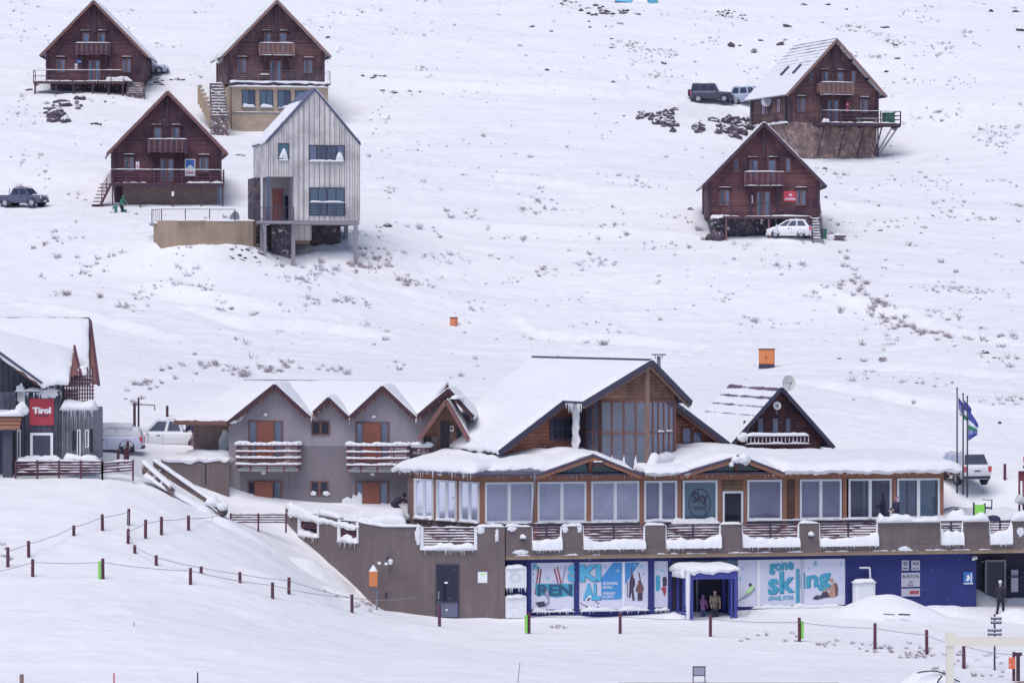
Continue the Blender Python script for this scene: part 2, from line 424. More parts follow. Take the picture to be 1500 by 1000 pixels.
    def strip(s, a, b, w, h, m='snow', seed=0, n=None, amp=.3, back=.5, taper=.08, side=None):
        """a rounded ridge of snow along a-b; w across, h high"""
        a = Vector(a); b = Vector(b); L = (b-a).length; n = n or max(6, int(L/.18))
        d = (b-a); dh = Vector((d.x, d.y, 0))
        r = Vector((dh.y, -dh.x, 0)).normalized() if dh.length > 1e-4 else Vector((0, -1, 0))
        K = 7; vs = []
        for i in range(n+1):
            t = i/n; p = a.lerp(b, t)
            e = min(1, min(t, 1-t)/taper) if taper > 0 else 1; e = math.sqrt(max(e, 0.02))
            q = p*1.7+Vector((seed*5.3, seed*1.7, 0))
            hh = h*e*(1+amp*2*noise.noise(q)+amp*noise.noise(q*3)); ww = w/2*(.75+.25*e)*(1+amp*.6*noise.noise(q+Vector((9, 9, 9))))
            for k in range(K+1):
                ang = PI*k/K
                vs.append(p+r*math.cos(ang)*ww+Vector((0, 0, 1))*(math.sin(ang)**.7*hh-.02))
        fs = [(i*(K+1)+k, i*(K+1)+k+1, (i+1)*(K+1)+k+1, (i+1)*(K+1)+k) for i in range(n) for k in range(K)]
        fs += [list(range(K+1))[::-1], list(range(n*(K+1), (n+1)*(K+1)))]
        fs += [(i*(K+1), (i+1)*(K+1), (i+1)*(K+1)+K, i*(K+1)+K) for i in range(n)]
        return s.add(vs, fs, m, True)
    def icicles(s, a, b, n, l, m='snow', r=.02, seed=1):
        rn = random.Random(seed); a = Vector(a); b = Vector(b)
        for i in range(n):
            p = a.lerp(b, rn.random()); L = l*rn.random()**1.6+.04
            s.tube(p, p-Vector((0, 0, L)), r*(.6+.8*rn.random()), .003, m, 5, False)
        return s
    def disc(s, c, nrm, r, m, n=16):
        c = Vector(c); nrm = Vector(nrm).normalized(); up = Vector((0, 0, 1)) if abs(nrm.z) < .9 else Vector((0, 1, 0))
        x = nrm.cross(up).normalized(); y = x.cross(nrm)
        return s.poly([c+(x*math.cos(i*2*PI/n)+y*math.sin(i*2*PI/n))*r for i in range(n)], m)
    def build(s, name, parent=None, bevel=0):
        me = bpy.data.meshes.new(name); me.from_pydata(s.v, [], s.f)
        for m in s.mats: me.materials.append(MATS[m])
        me.polygons.foreach_set('material_index', s.mi); me.polygons.foreach_set('use_smooth', s.sm)
        me.update()
        o = bpy.data.objects.new(name, me); C.objects.link(o)
        if bevel:
            bm = bmesh.new(); bm.from_mesh(me); bmesh.ops.recalc_face_normals(bm, faces=bm.faces); bm.to_mesh(me); bm.free()
            mod = o.modifiers.new('bevel', 'BEVEL'); mod.width = bevel; mod.segments = 2; mod.limit_method = 'ANGLE'
        if parent is not None: o.parent = parent
        return o

def tag(o, label=None, cat=None, group=None, kind=None):
    if label: o['label'] = label
    if cat: o['category'] = cat
    if group: o['group'] = group
    if kind: o['kind'] = kind
    return o
def thing(name, label, cat, loc=(0, 0, 0), rotz=0, group=None):
    o = bpy.data.objects.new(name, None); C.objects.link(o); o.empty_display_size = .3
    o.location = loc; o.rotation_euler = (0, 0, rotz)
    return tag(o, label, cat, group)
def solo(mb, name, label, cat, loc, rotz=0, group=None, bevel=0):
    o = mb.build(name, None, bevel); o.location = loc; o.rotation_euler = (0, 0, rotz)
    return tag(o, label, cat, group)
def dup(root, loc, rotz=0, label=None, group=None, scale=None):
    r = root.copy(); C.objects.link(r); r.location = loc; r.rotation_euler = (0, 0, rotz)
    if scale: r.scale = scale
    if label: r['label'] = label
    if group: r['group'] = group
    for ch in list(root.children):
        c = ch.copy(); C.objects.link(c); c.parent = r
        for g in list(ch.children):
            d = g.copy(); C.objects.link(d); d.parent = c
    return r

class Frame:
    """local frame of a building front: x along the front, y into it, z up; P() meets a sight line with the plane y = v"""
    def __init__(s, px, py, D, yaw=0, z=None):
        s.O = W(px, py, D)
        if z is not None: s.O.z = z
        s.th = math.radians(yaw)
    def P(s, px, py, v=0.0):
        a = (px-750)/FPX; c = (HOR-py)/FPX; n = (-math.sin(s.th), math.cos(s.th))
        t = (s.O.x*n[0]+s.O.y*n[1]+v)/(a*n[0]+n[1])
        w = Vector((a*t, t, c*t))-s.O
        return Vector((w.x*math.cos(s.th)+w.y*math.sin(s.th), v, w.z))
    def x(s, px, v=0.0): return s.P(px, 450, v).x
    def world(s, p):
        p = Vector(p)
        return s.O+Vector((p.x*math.cos(s.th)-p.y*math.sin(s.th), p.x*math.sin(s.th)+p.y*math.cos(s.th), p.z))
    def L(s, w):
        w = Vector(w)-s.O
        return Vector((w.x*math.cos(s.th)+w.y*math.sin(s.th), -w.x*math.sin(s.th)+w.y*math.cos(s.th), w.z))

_tc = {}
def text_data(txt, bold=0.0):
    k = (txt, bold)
    if k in _tc: return _tc[k]
    cu = bpy.data.curves.new('lettering', 'FONT'); cu.body = txt; cu.size = 1; cu.offset = bold; cu.resolution_u = 3
    cu.align_x = 'LEFT'
    o = bpy.data.objects.new('lettering', cu); C.objects.link(o)
    dg = bpy.context.evaluated_depsgraph_get(); me = bpy.data.meshes.new_from_object(o.evaluated_get(dg))
    vs = [v.co.copy() for v in me.vertices]; fs = [list(p.vertices) for p in me.polygons]
    bpy.data.objects.remove(o); bpy.data.curves.remove(cu); bpy.data.meshes.remove(me)
    x0 = min(v.x for v in vs); x1 = max(v.x for v in vs); y0 = min(v.y for v in vs); y1 = max(v.y for v in vs)
    _tc[k] = (vs, fs, x0, x1, y0, y1); return _tc[k]
def text(mb, txt, x0, x1, z0, z1, y, m, bold=.03, shear=0):
    """lettering stretched into the rectangle x0..x1, z0..z1 on the plane y"""
    vs, fs, a0, a1, b0, b1 = text_data(txt, bold)
    out = []
    for v in vs:
        u = (v.x-a0)/(a1-a0); w = (v.y-b0)/(b1-b0)
        out.append((x0+u*(x1-x0), y, z0+w*(z1-z0)+shear*u))
    mb.add(out, fs, m); return mb

def window(par, x0, x1, z0, z1, y, frame='wood_trim', glass='glass', nv=1, nh=0, fw=.08, d=.09, curtain=None, cur='curtain',
           inside='interior', name='window', sill=0, label=None, seed=0, mull=None):
    """window standing proud of the wall plane y (front towards -y)"""
    b = MB(); yf = y-d; mw = mull or fw*.8
    for (a0, a1, c0, c1) in ((x0, x1, z1-fw, z1), (x0, x1, z0, z0+fw), (x0, x0+fw, z0+fw, z1-fw), (x1-fw, x1, z0+fw, z1-fw)):
        b.box(a0, a1, yf, y-.004, c0, c1, frame)
    for k in range(nv):
        xc = x0+(x1-x0)*(k+1)/(nv+1); b.box(xc-mw/2, xc+mw/2, yf+.005, y-.02, z0+fw, z1-fw, frame)
    for k in range(nh):
        zc = z0+(z1-z0)*(k+1)/(nh+1); b.box(x0+fw, x1-fw, yf+.012, y-.025, zc-mw/2, zc+mw/2, frame)
    b.poly([(x0+fw, y-.012, z0+fw), (x1-fw, y-.012, z0+fw), (x1-fw, y-.012, z1-fw), (x0+fw, y-.012, z1-fw)], inside)
    if sill: b.box(x0-.05, x1+.05, yf-.06, y-.004, z0-.06, z0-.002, frame)
    o = b.build(name, par)
    if label: o['label'] = label
    if curtain:
        c = MB(); w = x1-x0
        for (u0, u1) in curtain:
            n = max(4, int((u1-u0)*w/.06))
            c.grid(lambda i, j: (x0+w*(u0+(u1-u0)*i), y-.03+.008*math.sin(i*n*2.1), z0+fw+(z1-z0-2*fw)*j), n, 1, cur)
        c.build('curtain', o)
    g = MB(); yg = y-d*.6
    g.poly([(x0+fw*.9, yg, z0+fw*.9), (x1-fw*.9, yg, z0+fw*.9), (x1-fw*.9, yg, z1-fw*.9), (x0+fw*.9, yg, z1-fw*.9)], glass)
    g.build('pane', o)
    return o

# ------------------------------------------------------------------ terrain
CP = []
def cp(*a):
    for (px, py, D) in a: w = W(px, py, D); CP.append((w.x, w.y, w.z))
for px in (-350, 0, 350, 750, 1100, 1500, 1900):
    cp((px, 1003, 165), (px, 1170, 130))
cp((200, 925, 174), (0, 925, 174), (-300, 925, 174), (0, 850, 183), (0, 780, 192), (0, 715, 200), (-300, 780, 192), (-300, 700, 202), (60, 850, 183.5), (60, 780, 192),
   (150, 850, 184), (150, 780, 193), (150, 715, 201), (240, 845, 186), (240, 785, 194.5), (240, 735, 201), (330, 850, 187), (330, 790, 197.5), (330, 757, 204),
   (400, 872, 187.5), (423, 850, 192), (400, 795, 202), (516, 897, 192), (480, 872, 196), (300, 910, 178), (430, 925, 182), (600, 940, 187), (100, 700, 203.5), (190, 690, 205),
   (240, 703, 210.4), (290, 728, 210.6), (330, 742, 210.4), (240, 669, 213.6), (300, 665, 214.2), (326, 668, 214.4))
cp((440, 795, 206.6), (480, 832, 204.2), (520, 866, 201.8), (545, 893, 200.2), (420, 772, 207.4))
cp((600, 904, 199.5), (680, 906, 199.6), (750, 906, 199.6), (850, 906, 200.3), (960, 901, 201), (1090, 893, 202), (1235, 888, 203.4), (1320, 884, 204.4), (1420, 884, 205.4), (1500, 886, 206.2), (1600, 888, 207.4), (1800, 888, 209))
cp((700, 925, 192), (900, 926, 192), (1040, 932, 191), (1172, 940, 190), (1282, 951, 188), (1357, 960, 186), (1412, 980, 181), (1460, 986, 180), (1600, 960, 184))
for px in (620, 760, 900, 1060, 1220, 1330, 1420, 1500, 1640):
    D = 202.2+.0085*max(0, px-740); CP.append(((px-750)*D/FPX, D, -16.2))
    cp((px, 0, 0)) if False else None
    D = 204.8+.0085*(px-740); CP.append(((px-750)*D/FPX, D, -13.6 if px < 1330 else -14.9)); D += 6
    if px < 1330: CP.append(((px-750)*D/FPX, D, -11.4))
cp((1400, 744, 213.5), (1480, 744, 213.5), (1620, 744, 214), (1330, 750, 213), (1420, 707, 216.2), (1450, 700, 219), (1480, 700, 218), (1600, 700, 219), (1900, 700, 224), (1345, 676, 221), (1300, 660, 225))
cp((345, 741, 211.5), (440, 743, 211.5), (560, 750, 210.5), (600, 755, 209.5), (400, 748, 209.3))
cp((60, 690, 207), (-100, 690, 207), (-400, 690, 209), (160, 664, 211.5), (230, 661.5, 217), (290, 660, 218), (200, 640, 221), (225, 600, 228), (0, 620, 226), (-300, 620, 226), (210, 560, 240), (260, 545, 246), (330, 545, 250), (0, 540, 243), (-300, 520, 250))
cp((500, 600, 228), (800, 600, 230), (1100, 600, 233), (1300, 625, 232), (1480, 640, 232), (1350, 585, 243), (1700, 640, 234))
cp((300, 528, 262), (420, 530, 262), (560, 538, 262), (750, 535, 272), (1000, 545, 270), (1123, 541, 275), (1350, 545, 262), (1480, 560, 258), (1700, 560, 260))
cp((130, 500, 275), (400, 500, 282), (-200, 480, 275), (664, 480, 300), (900, 500, 290), (1200, 480, 300), (1440, 520, 275))
cp((0, 430, 300), (200, 420, 305), (420, 405, 312), (650, 410, 315), (900, 420, 314), (1200, 420, 308), (1480, 430, 305), (-300, 430, 300))
cp((430, 384, 311.3), (525, 381, 313), (385, 384, 310.6), (460, 400, 306), (470, 352, 317.5), (520, 345, 319), (375, 354, 312), (340, 358, 310.6), (300, 357, 310.4), (236, 350, 311.5), (300, 378, 305.5), (225, 335, 318), (170, 312, 330), (240, 306, 333), (330, 306, 334), (60, 306, 335), (0, 306, 335), (-300, 300, 335),
   (620, 350, 325), (800, 345, 330), (980, 350, 329), (1050, 347, 328), (1180, 350, 327), (1250, 350, 329), (1400, 350, 332), (1600, 350, 332))
cp((150, 250, 347), (330, 250, 350), (370, 215, 366), (450, 218, 366), (340, 193, 373.2), (400, 195, 373), (470, 198, 373), (325, 165, 378), (400, 175, 384), (550, 250, 352), (750, 250, 355), (950, 260, 350), (1020, 270, 347), (1250, 290, 350), (1400, 260, 357), (1600, 260, 357))
cp((60, 150, 376), (130, 142, 378), (200, 134, 383), (100, 180, 366), (0, 200, 360), (-300, 200, 360), (240, 110, 392), (-200, 120, 385), (340, 125, 386), (560, 190, 372), (600, 130, 388), (750, 135, 387), (900, 140, 388), (1000, 148, 390), (1042, 151, 391), (1095, 158, 390), (620, 180, 374), (800, 200, 370),
   (930, 172, 377), (1000, 178, 376), (1060, 185, 375), (1000, 212, 368), (1080, 235, 363), (920, 200, 369), (1150, 234, 369.5), (1210, 237, 370.3), (1290, 239, 371.5), (1330, 236, 372), (1330, 196, 381), (1230, 205, 384), (1350, 150, 385), (1500, 200, 373), (1700, 200, 373))
for px in (-300, 0, 300, 600, 900, 1200, 1500, 1800):
    cp((px, 60, 407), (px, 5, 424), (px, -60, 444)); CP.append(((px-750)*700/FPX*1.6, 700, 112)); CP.append(((px-750)*1400/FPX*3, 1400, 300))
for X in (-2500, 2500, 0):
    for (Y, Z) in ((-400, -40), (130, -20.), (3000, 520), (600, 85)): 
        if X or Y > 1000 or Y < 0: CP.append((X, Y, Z))
for (X, Y, Z) in ((-60, 60, -19), (0, 60, -19), (60, 60, -19), (0, 0, -22), (-120, 165, -16), (120, 165, -16), (-120, 200, -9), (120, 205, -11), (-120, 330, 8), (120, 330, 8), (-140, 440, 39), (140, 440, 39)):
    CP.append((X, Y, Z))
CPa = np.array(CP); n_ = len(CPa)
Rm = np.sqrt(((CPa[:, None, :2]-CPa[None, :, :2])**2).sum(-1))
A_ = np.zeros((n_+3, n_+3)); A_[:n_, :n_] = Rm+np.eye(n_)*-0.35; A_[:n_, n_] = 1; A_[:n_, n_+1:] = CPa[:, :2]; A_[n_:, :n_] = A_[:n_, n_:].T
Wt = np.linalg.solve(A_, np.concatenate([CPa[:, 2], np.zeros(3)]))
NCP = n_
def T0(X, Y):
    X = np.asarray(X, float); Y = np.asarray(Y, float); sh = X.shape; X = X.ravel(); Y = Y.ravel(); out = np.empty(X.size)
    for k in range(0, X.size, 20000):
        x = X[k:k+20000]; y = Y[k:k+20000]
        R = np.sqrt((x[:, None]-CPa[None, :, 0])**2+(y[:, None]-CPa[None, :, 1])**2+.8)
        out[k:k+20000] = R@Wt[:NCP]+Wt[NCP]+Wt[NCP+1]*x+Wt[NCP+2]*y
    return out.reshape(sh)
TRK = []
def relief(x, y):
    if TRK and y > 212: return relief0(x, y)+track(x, y)
    return relief0(x, y)
def track(x, y):
    a = 0
    for P_, amp in TRK:
        if x < P_[0][0]-3 or x > P_[-1][0]+3: continue
        for p, q in zip(P_[:-1], P_[1:]):
            if p[0]-1 <= x <= q[0]+1:
                t = min(1, max(0, (x-p[0])/(q[0]-p[0]))); d = y-(p[1]+(q[1]-p[1])*t)-.5*noise.noise(Vector((x*.2, y*.05, 4)))
                e = min(1, (x-P_[0][0]+3)/6, (P_[-1][0]+3-x)/6)
                a += amp*max(0, e)*(-.35*math.exp(-(d/1.3)**2)+.4*math.exp(-((d-2.6)/1.0)**2)-.15*math.exp(-((d+2.4)/.9)**2)); break
    return a
def relief0(x, y):
    k = min(1, max(.25, (y-205)/60)); v = Vector((x, y, 0))
    a = noise.noise(Vector((x*.05+y*.02, y*.09, 1)))*.36*k
    a += noise.noise(Vector((x*.16+y*.05, y*.34, 5)))*.19*k
    a += noise.noise(Vector((x*.55, y*.9, 9)))*.05
    r = 1-abs(noise.noise(Vector((x*.08-y*.03, y*.22, 12))))*2
    a += max(0, r-.72)*.28*k
    if y > 214:
        m = max(0, min(1, .5+1.6*noise.noise(Vector((x*.04, y*.05, 30)))))
        a += noise.noise(Vector((x*1.1, y*1.5, 2)))*.04+m*abs(noise.noise(Vector((x*.8, y*.8, 22))))*.26
    elif y < 204: a += .05*noise.noise(Vector((x*1.0, y*1.0, 2)))+max(0, noise.noise(Vector((x*.3, y*.3, 40))))*.16
    return a
def T(x, y): return float(T0([x], [y])[0])+relief(x, y)
def hit(px, py, dmin=150, dmax=480):
    """where the sight line of a picture point first meets the ground"""
    D = np.arange(dmin, dmax, .5); X = (px-750)*D/FPX; Z = (HOR-py)*D/FPX
    t = T0(X, D); k = np.nonzero(Z < t)[0]
    d = D[k[0]] if len(k) else dmax
    x = (px-750)*d/FPX
    return Vector((x, d, T(x, d)))
def flat_hit(px, py):
    D = np.arange(212, 470, .5); t = T0((px-750)*D/FPX, D); k = np.nonzero((HOR-py)*D/FPX < t)[0]; d = D[k[0]] if len(k) else 460; return ((px-750)*d/FPX, d)
for pts_, am in (([(535, 130), (620, 132), (750, 137), (900, 146), (1000, 152)], 1.0), ([(530, 118), (700, 122), (900, 134), (1000, 140)], .5), ([(758, 476), (790, 494), (860, 502), (1015, 512)], .9), ([(290, 462), (350, 478), (470, 486), (560, 500)], .9),
                 ([(170, 428), (300, 448), (420, 462)], .7), ([(300, 380), (460, 388), (620, 400)], .6), ([(1150, 560), (1250, 575), (1360, 596), (1500, 612)], .8), ([(20, 452), (130, 470), (250, 500)], .7), ([(1230, 545), (1400, 548), (1500, 560)], .7), ([(1120, 296), (1300, 318), (1480, 322)], .6), ([(560, 250), (700, 262), (880, 285)], .5), ([(1190, 430), (1330, 470), (1500, 510)], .6), ([(600, 330), (760, 345), (960, 352)], .6)):
    TRK.append(([flat_hit(*q) for q in pts_], am*1.0))
def onT(px, D, dz=0):
    x = (px-750)*D/FPX; return Vector((x, D, T(x, D)+dz))
def grade(lo, hi, step, grow, far_lo, far_hi):
    a = list(np.arange(lo, hi+step, step)); s_ = step
    while a[-1] < far_hi: s_ *= grow; a.append(a[-1]+s_)
    s_ = step
    while a[0] > far_lo: s_ *= grow; a.insert(0, a[0]-s_)
    return np.array(a)
xs = grade(-66, 66, .36, 1.14, -2200, 2200); ys1 = grade(160, 432, .36, 1.12, -300, 3000)
GX, GY = np.meshgrid(xs, ys1, indexing='ij'); GZ = T0(GX, GY)
nx, ny = GX.shape
vv = []
for i in range(nx):
    for j in range(ny):
        x = GX[i, j]; y = GY[i, j]; vv.append((x, y, GZ[i, j]+(relief(x, y) if (abs(x) < 90 and 120 < y < 520) else 0)))
idx = np.arange(nx*ny).reshape(nx, ny)
ff = np.stack([idx[:-1, :-1], idx[1:, :-1], idx[1:, 1:], idx[:-1, 1:]], -1).reshape(-1, 4).tolist()
me = bpy.data.meshes.new('snowy_ground'); me.from_pydata(vv, [], ff); me.materials.append(MATS['snow_ground'])
me.polygons.foreach_set('use_smooth', [True]*len(ff)); me.update()
ground = bpy.data.objects.new('snowy_ground', me); C.objects.link(ground)
tag(ground, 'snow covered mountainside rising behind the resort buildings', 'ground', kind='structure')
# ================================================================== timber chalets
def railing(par, pts, h, mat, nrails=3, post=.07, rail=.05, spacing=1.2, snow=True, name='railing'):
    b = MB()
    for a, c in zip(pts[:-1], pts[1:]):
        a = Vector(a); c = Vector(c); L = (c-a).length; n = max(1, round(L/spacing))
        for i in range(n+1):
            p = a.lerp(c, i/n); b.bar(p, p+Vector((0, 0, h)), post, post, mat)
        for k in range(nrails):
            z = h*(k+1)/nrails-(0.0 if k == nrails-1 else .03)
            b.bar(a+Vector((0, 0, z)), c+Vector((0, 0, z)), rail, rail, mat)
    o = b.build(name, par)
    if snow:
        s = MB()
        for q, (a, c) in enumerate(zip(pts[:-1], pts[1:])):
            s.strip(Vector(a)+Vector((0, 0, h+.02)), Vector(c)+Vector((0, 0, h+.02)), .11, .06, seed=q)
        s.build('snow_cap', o)
    return o

def chalet(name, label, px, py, D, yaw, group, side_windows=True, wide=4.72, wall='log_wall', roofm='roof_tile_thin', narrow=True, depth=9.0,
           balcony_m='wood_dark', pale=False, side_wall=None, roof_snow=0.12, lintel=True, curt=0):
    O = W(px, py, D); t = thing(name, label, 'chalet', O, math.radians(yaw), group)
    Wd = wide; H = 3.25; PK = 8.0; tip = Wd+.6; sl = (PK-H)/Wd
    zt = PK-sl*tip
    b = MB()      # walls with four faces
    fr = [(-Wd, 0, -.05), (Wd, 0, -.05), (Wd, 0, H), (0, 0, PK), (-Wd, 0, H)]
    b.poly(fr, wall); b.poly([(x, depth, z) for x, y, z in fr][::-1], wall)
    b.poly([(-Wd, depth, -.05), (-Wd, 0, -.05), (-Wd, 0, H), (-Wd, depth, H)], side_wall or wall)
    b.poly([(Wd, 0, -.05), (Wd, depth, -.05), (Wd, depth, H), (Wd, 0, H)], side_wall or wall)
    b.poly([(-Wd, 0, -.05), (-Wd, depth, -.05), (Wd, depth, -.05), (Wd, 0, -.05)], 'wood_dark')
    b.build('wall', t)
    # logs crossing at the corners, and the wall-end logs of the partitions
    for x in (-Wd, Wd):
        MB().box(x-.12, x+.12, -.16, -.002, 0, H-.2, 'wood_dark').build('corner_post', t)
        MB().box(x-.11, x+.11, depth+.002, depth+.16, 0, H-.2, 'wood_dark').build('corner_post', t)
    MB().box(-.13, .13, -.14, -.003, 4.95, PK-.55, 'wood_dark').build('gable_post', t)
    for x in (-1.15, 1.2): MB().box(x-.1, x+.1, -.12, -.003, 0.02, 2.7, 'wood_dark').build('wall_post', t)
    # roof
    r = MB(); ov = .95; bk = depth+.6; th = .17
    for s in (-1, 1):
        e = Vector((s*tip, -ov, zt)); k = Vector((0, -ov, PK+.12))
        r.prism([k, e, e+Vector((0, 0, -th)), k+Vector((0, 0, -th))], (0, bk+ov, 0), roofm)
    ro = r.build('roof', t)
    bb = MB()
    for s in (-1, 1):
        e = Vector((s*(tip+.02), -ov-.05, zt-.17)); k = Vector((0, -ov-.05, PK-.06))
        bb.bar(k, e, .05, .26, ('wood_dark' if wall == 'log_red' else 'wood_weathered') if pale else 'wood_trim', up=(0, -1, 0) if False else (0, 0, 1))
        bb.bar(Vector((s*(tip-.02), -ov, zt-.16)), Vector((s*(tip-.02), bk, zt-.16)), .1, .12, 'metal_dark')
        for q in (.33, .66, .97):   # purlin ends under the eave
            x = s*tip*q; z = PK-sl*abs(x)-.22; bb.box(x-.08, x+.08, -ov+.02, -.01, z-.1, z+.06, 'wood_dark')
    bb.box(-.1, .1, -ov+.02, -.15, PK-.42, PK-.2, 'wood_dark')
    bb.build('bargeboard', ro)
    sn = MB()
    for s in (-1, 1):
        a = Vector((s*.05, -ov+.0, PK+.10)); e = Vector((s*(tip+.02), -ov, zt)); a2 = a+Vector((0, bk+ov, 0)); e2 = e+Vector((0, bk+ov, 0))
        if s == -1 and roofm != 'roof_tile':
            f = .35; sn.blanket(a.lerp(e, f), a2.lerp(e2, f), e2, e, roof_snow, over=.03, edge=.3, amp=.03, seed=s)
            sn.blanket(a, a.lerp(e, f), a2.lerp(e2, f), a2, .05, over=.0, edge=.3, amp=.03, seed=s)
        elif s == 1: sn.blanket(a, e, e2, a2, roof_snow, over=.03, edge=.3, amp=.04, seed=2)
    sn.build('roof_snow', ro)
    # windows
    hh = 4.92
    for k, x in enumerate((-.83, .72)):
        window(t, x-.38, x+.38, 2.95, hh, 0, 'wood_trim', 'glass', nv=0, fw=.13, curtain=[(.5, .95)] if (k+curt) % 2 == 0 else [(.1, .9)], cur='curtain', sill=0, name='balcony_door')
    if narrow:
        for x in (-2.35, 2.12): window(t, x-.24, x+.24, 3.75, 5.05, 0, 'wood_trim', 'glass', nv=0, fw=.1, curtain=[(.1, .9)] if x > 0 else None)
    for x in (-3.35, 3.2):
        window(t, x-.45, x+.45, .92, 2.3, 0, 'wood_trim', 'glass', nv=1, fw=.09, curtain=[(.62, .92)] if x < 0 else [(.62, .95), (.08, .25)], mull=.16)
    window(t, -.66, .62, .03, 2.18, 0, 'wood_trim', 'glass', nv=1, fw=.13, curtain=[(.62, .88), (.12, .22)], name='double_door', mull=.3)
    if lintel:
        l = MB(); k = MB()
        for (x, z, w) in ((-3.35, 2.5, 1.15), (3.2, 2.5, 1.15), (-.95, 5.12, 1.0), (.82, 5.12, 1.0)):
            l.box(x-w/2, x+w/2, -.3, -.005, z-.05, z, 'wood_dark')
            k.strip((x-w/2-.02, -.16, z), (x+w/2+.02, -.16, z), .26, .07, seed=x)
            l.bar((x-w/2+.06, -.26, z-.05), (x-w/2+.06, -.02, z-.35), .04, .04, 'wood_dark'); l.bar((x+w/2-.06, -.26, z-.05), (x+w/2-.06, -.02, z-.35), .04, .04, 'wood_dark')
        lo = l.build('window_hood', t); k.build('snow_cap', lo)
    # balcony
    x0, x1 = -1.72, 1.68; bz = 2.78; bd = 1.15; top = 3.82
    fl = MB(); fl.box(x0-.05, x1+.05, -bd, -.005, bz-.12, bz, 'wood_dark')
    for x in (x0+.15, -.5, .5, x1-.15): fl.box(x-.06, x+.06, -bd-.1, -.01, bz-.3, bz-.125, 'wood_dark')
    for x in (x0+.5, x1-.5): fl.bar((x, -bd+.15, bz-.3), (x, -.08, bz-.95), .09, .09, 'wood_dark')
    bo = fl.build('balcony', t)
    pl = MB(); pm = balcony_m
    n = 21
    for i in range(n):
        x = x0+(x1-x0)*(i+.5)/n; wdt = (x1-x0)/n*(.62 if pale else .8)
        pl.box(x-wdt/2, x+wdt/2, -bd-.03, -bd, bz-.16, top-.08, pm if i % 3 else 'wood_trim')
    for s, xx in ((-1, x0), (1, x1)):
        for i in range(6):
            y = -bd+.05+i*.19; pl.box(xx-.015, xx+.015, y, y+.13, bz-.1, top-.08, pm)
        pl.box(xx-.05, xx+.05, -bd-.01, -bd+.09, bz-.3, top, pm)
    pl.box(x0-.04, x1+.04, -bd-.07, -bd+.05, top-.08, top, 'wood_trim'); pl.box(x0, x1, -bd-.05, -bd-.031, bz+.05, bz+.13, pm)
    po = pl.build('balcony_railing', bo)
    s = MB(); s.strip((x0-.04, -bd-.01, top), (x1+.04, -bd-.01, top), .16, .075, seed=px)
    if pale: s.strip((x0-.04, -bd-.05, bz-.16), (x1+.04, -bd-.05, bz-.16), .1, .05, seed=px+1)
    s.build('snow_cap', po)
    if side_windows:
        sg = MB()
        for y in (2.2, 6.4):
            w = MB()
            for (a0, a1, c0, c1) in ((y, y+.08, .95, 2.35), (y+.82, y+.9, .95, 2.35), (y+.08, y+.82, .95, 1.03), (y+.08, y+.82, 2.27, 2.35), (y+.41, y+.49, 1.03, 2.27)):
                w.box(-Wd-.08, -Wd-.004, a0, a1, c0, c1, 'wood_trim')
            w.box(-Wd-.18, -Wd-.004, y-.1, y+1.0, 2.5, 2.56, 'wood_dark')
            wo = w.build('window', t)
            g = MB(); g.poly([(-Wd-.03, y+.9, .95), (-Wd-.03, y, .95), (-Wd-.03, y, 2.35), (-Wd-.03, y+.9, 2.35)], 'curtain_blind'); g.build('pane', wo)
            k = MB(); k.strip((-Wd-.1, y-.1, 2.56), (-Wd-.1, y+1.0, 2.56), .2, .07); k.build('snow_cap', wo)
    return t

def base_box(t, x0, x1, y0, y1, z0, z1, mat, name='foundation'):
    b = MB(); b.box(x0, x1, y0, y1, z0, z1, mat); return b.build(name, t)

GC = 'steep roofed timber chalets on the slope'
# ---- topmost left chalet
c1 = chalet('timber_chalet', 'dark timber chalet with small blue sign by its door, highest on the left', 138.5, 120, 381, 0, GC, side_windows=False, curt=1, pale=False, narrow=False, wall='log_wall')
dk = MB(); dk.box(-5.9, 3.2, -1.9, -.02, -.2, -.05, 'wood_dark')
for x in (-5.7, -3.6, -1.9, .0, 1.6, 3.0): dk.box(x-.08, x+.08, -1.85, -1.7, -2.0, -.2, 'wood_dark')
for i in range(34): dk.box(-5.85+i*.27, -5.75+i*.27, -2.0, -1.9, -.34, -.1, 'wood_trim')
d = dk.build('deck', c1)
s = MB(); s.blanket((-5.8, -1.85, -.05), (3.1, -1.85, -.05), (3.1, -.1, -.05), (-5.8, -.1, -.05), .12, over=0, amp=.08)
s.strip((1.2, -1.2, 0), (3.9, -1.0, 0), 1.0, .42, amp=.5); s.build('deck_snow', d)
railing(c1, [(-5.85, -.3, -.05), (-5.85, -1.85, -.05), (3.1, -1.85, -.05)], 1.1, 'wood_dark', 2)
base_box(c1, -4.4, 3.0, .15, 8.8, -2.6, -.06, 'stone_dark')
st = MB(); 
for i in range(7): st.box(3.25+.02*i, 5.0+i*.03, -.7-.2*i, -.5-.2*i+.2, -2.6, -.15-i*.17, 'stone_step')
sto = st.build('entrance_steps', c1)
s = MB()
for i in range(7): s.strip((3.3+.02*i, -.6-.2*i, -.15-i*.17), (4.9+i*.03, -.6-.2*i, -.15-i*.17), .18, .05, seed=i)
s.build('snow_cap', sto)
base_box(c1, 3.05, 4.72, .1, 8.8, -2.4, -.06, 'wood_dark', 'skirting')
b = MB(); b.box(-1.75, -1.05, -.06, -.01, 1.85, 2.2, 'blue_sign'); text(b, 'chalet', -1.62, -1.2, 1.95, 2.07, -.065, 'sign_white'); b.build('name_sign', c1)
b = MB(); b.box(-1.95, -1.7, -.05, -.01, 1.3, 1.8, 'sign_white'); b.box(-1.9, -1.75, -.055, -.05, 1.45, 1.6, 'red_sign'); b.build('notice', c1)
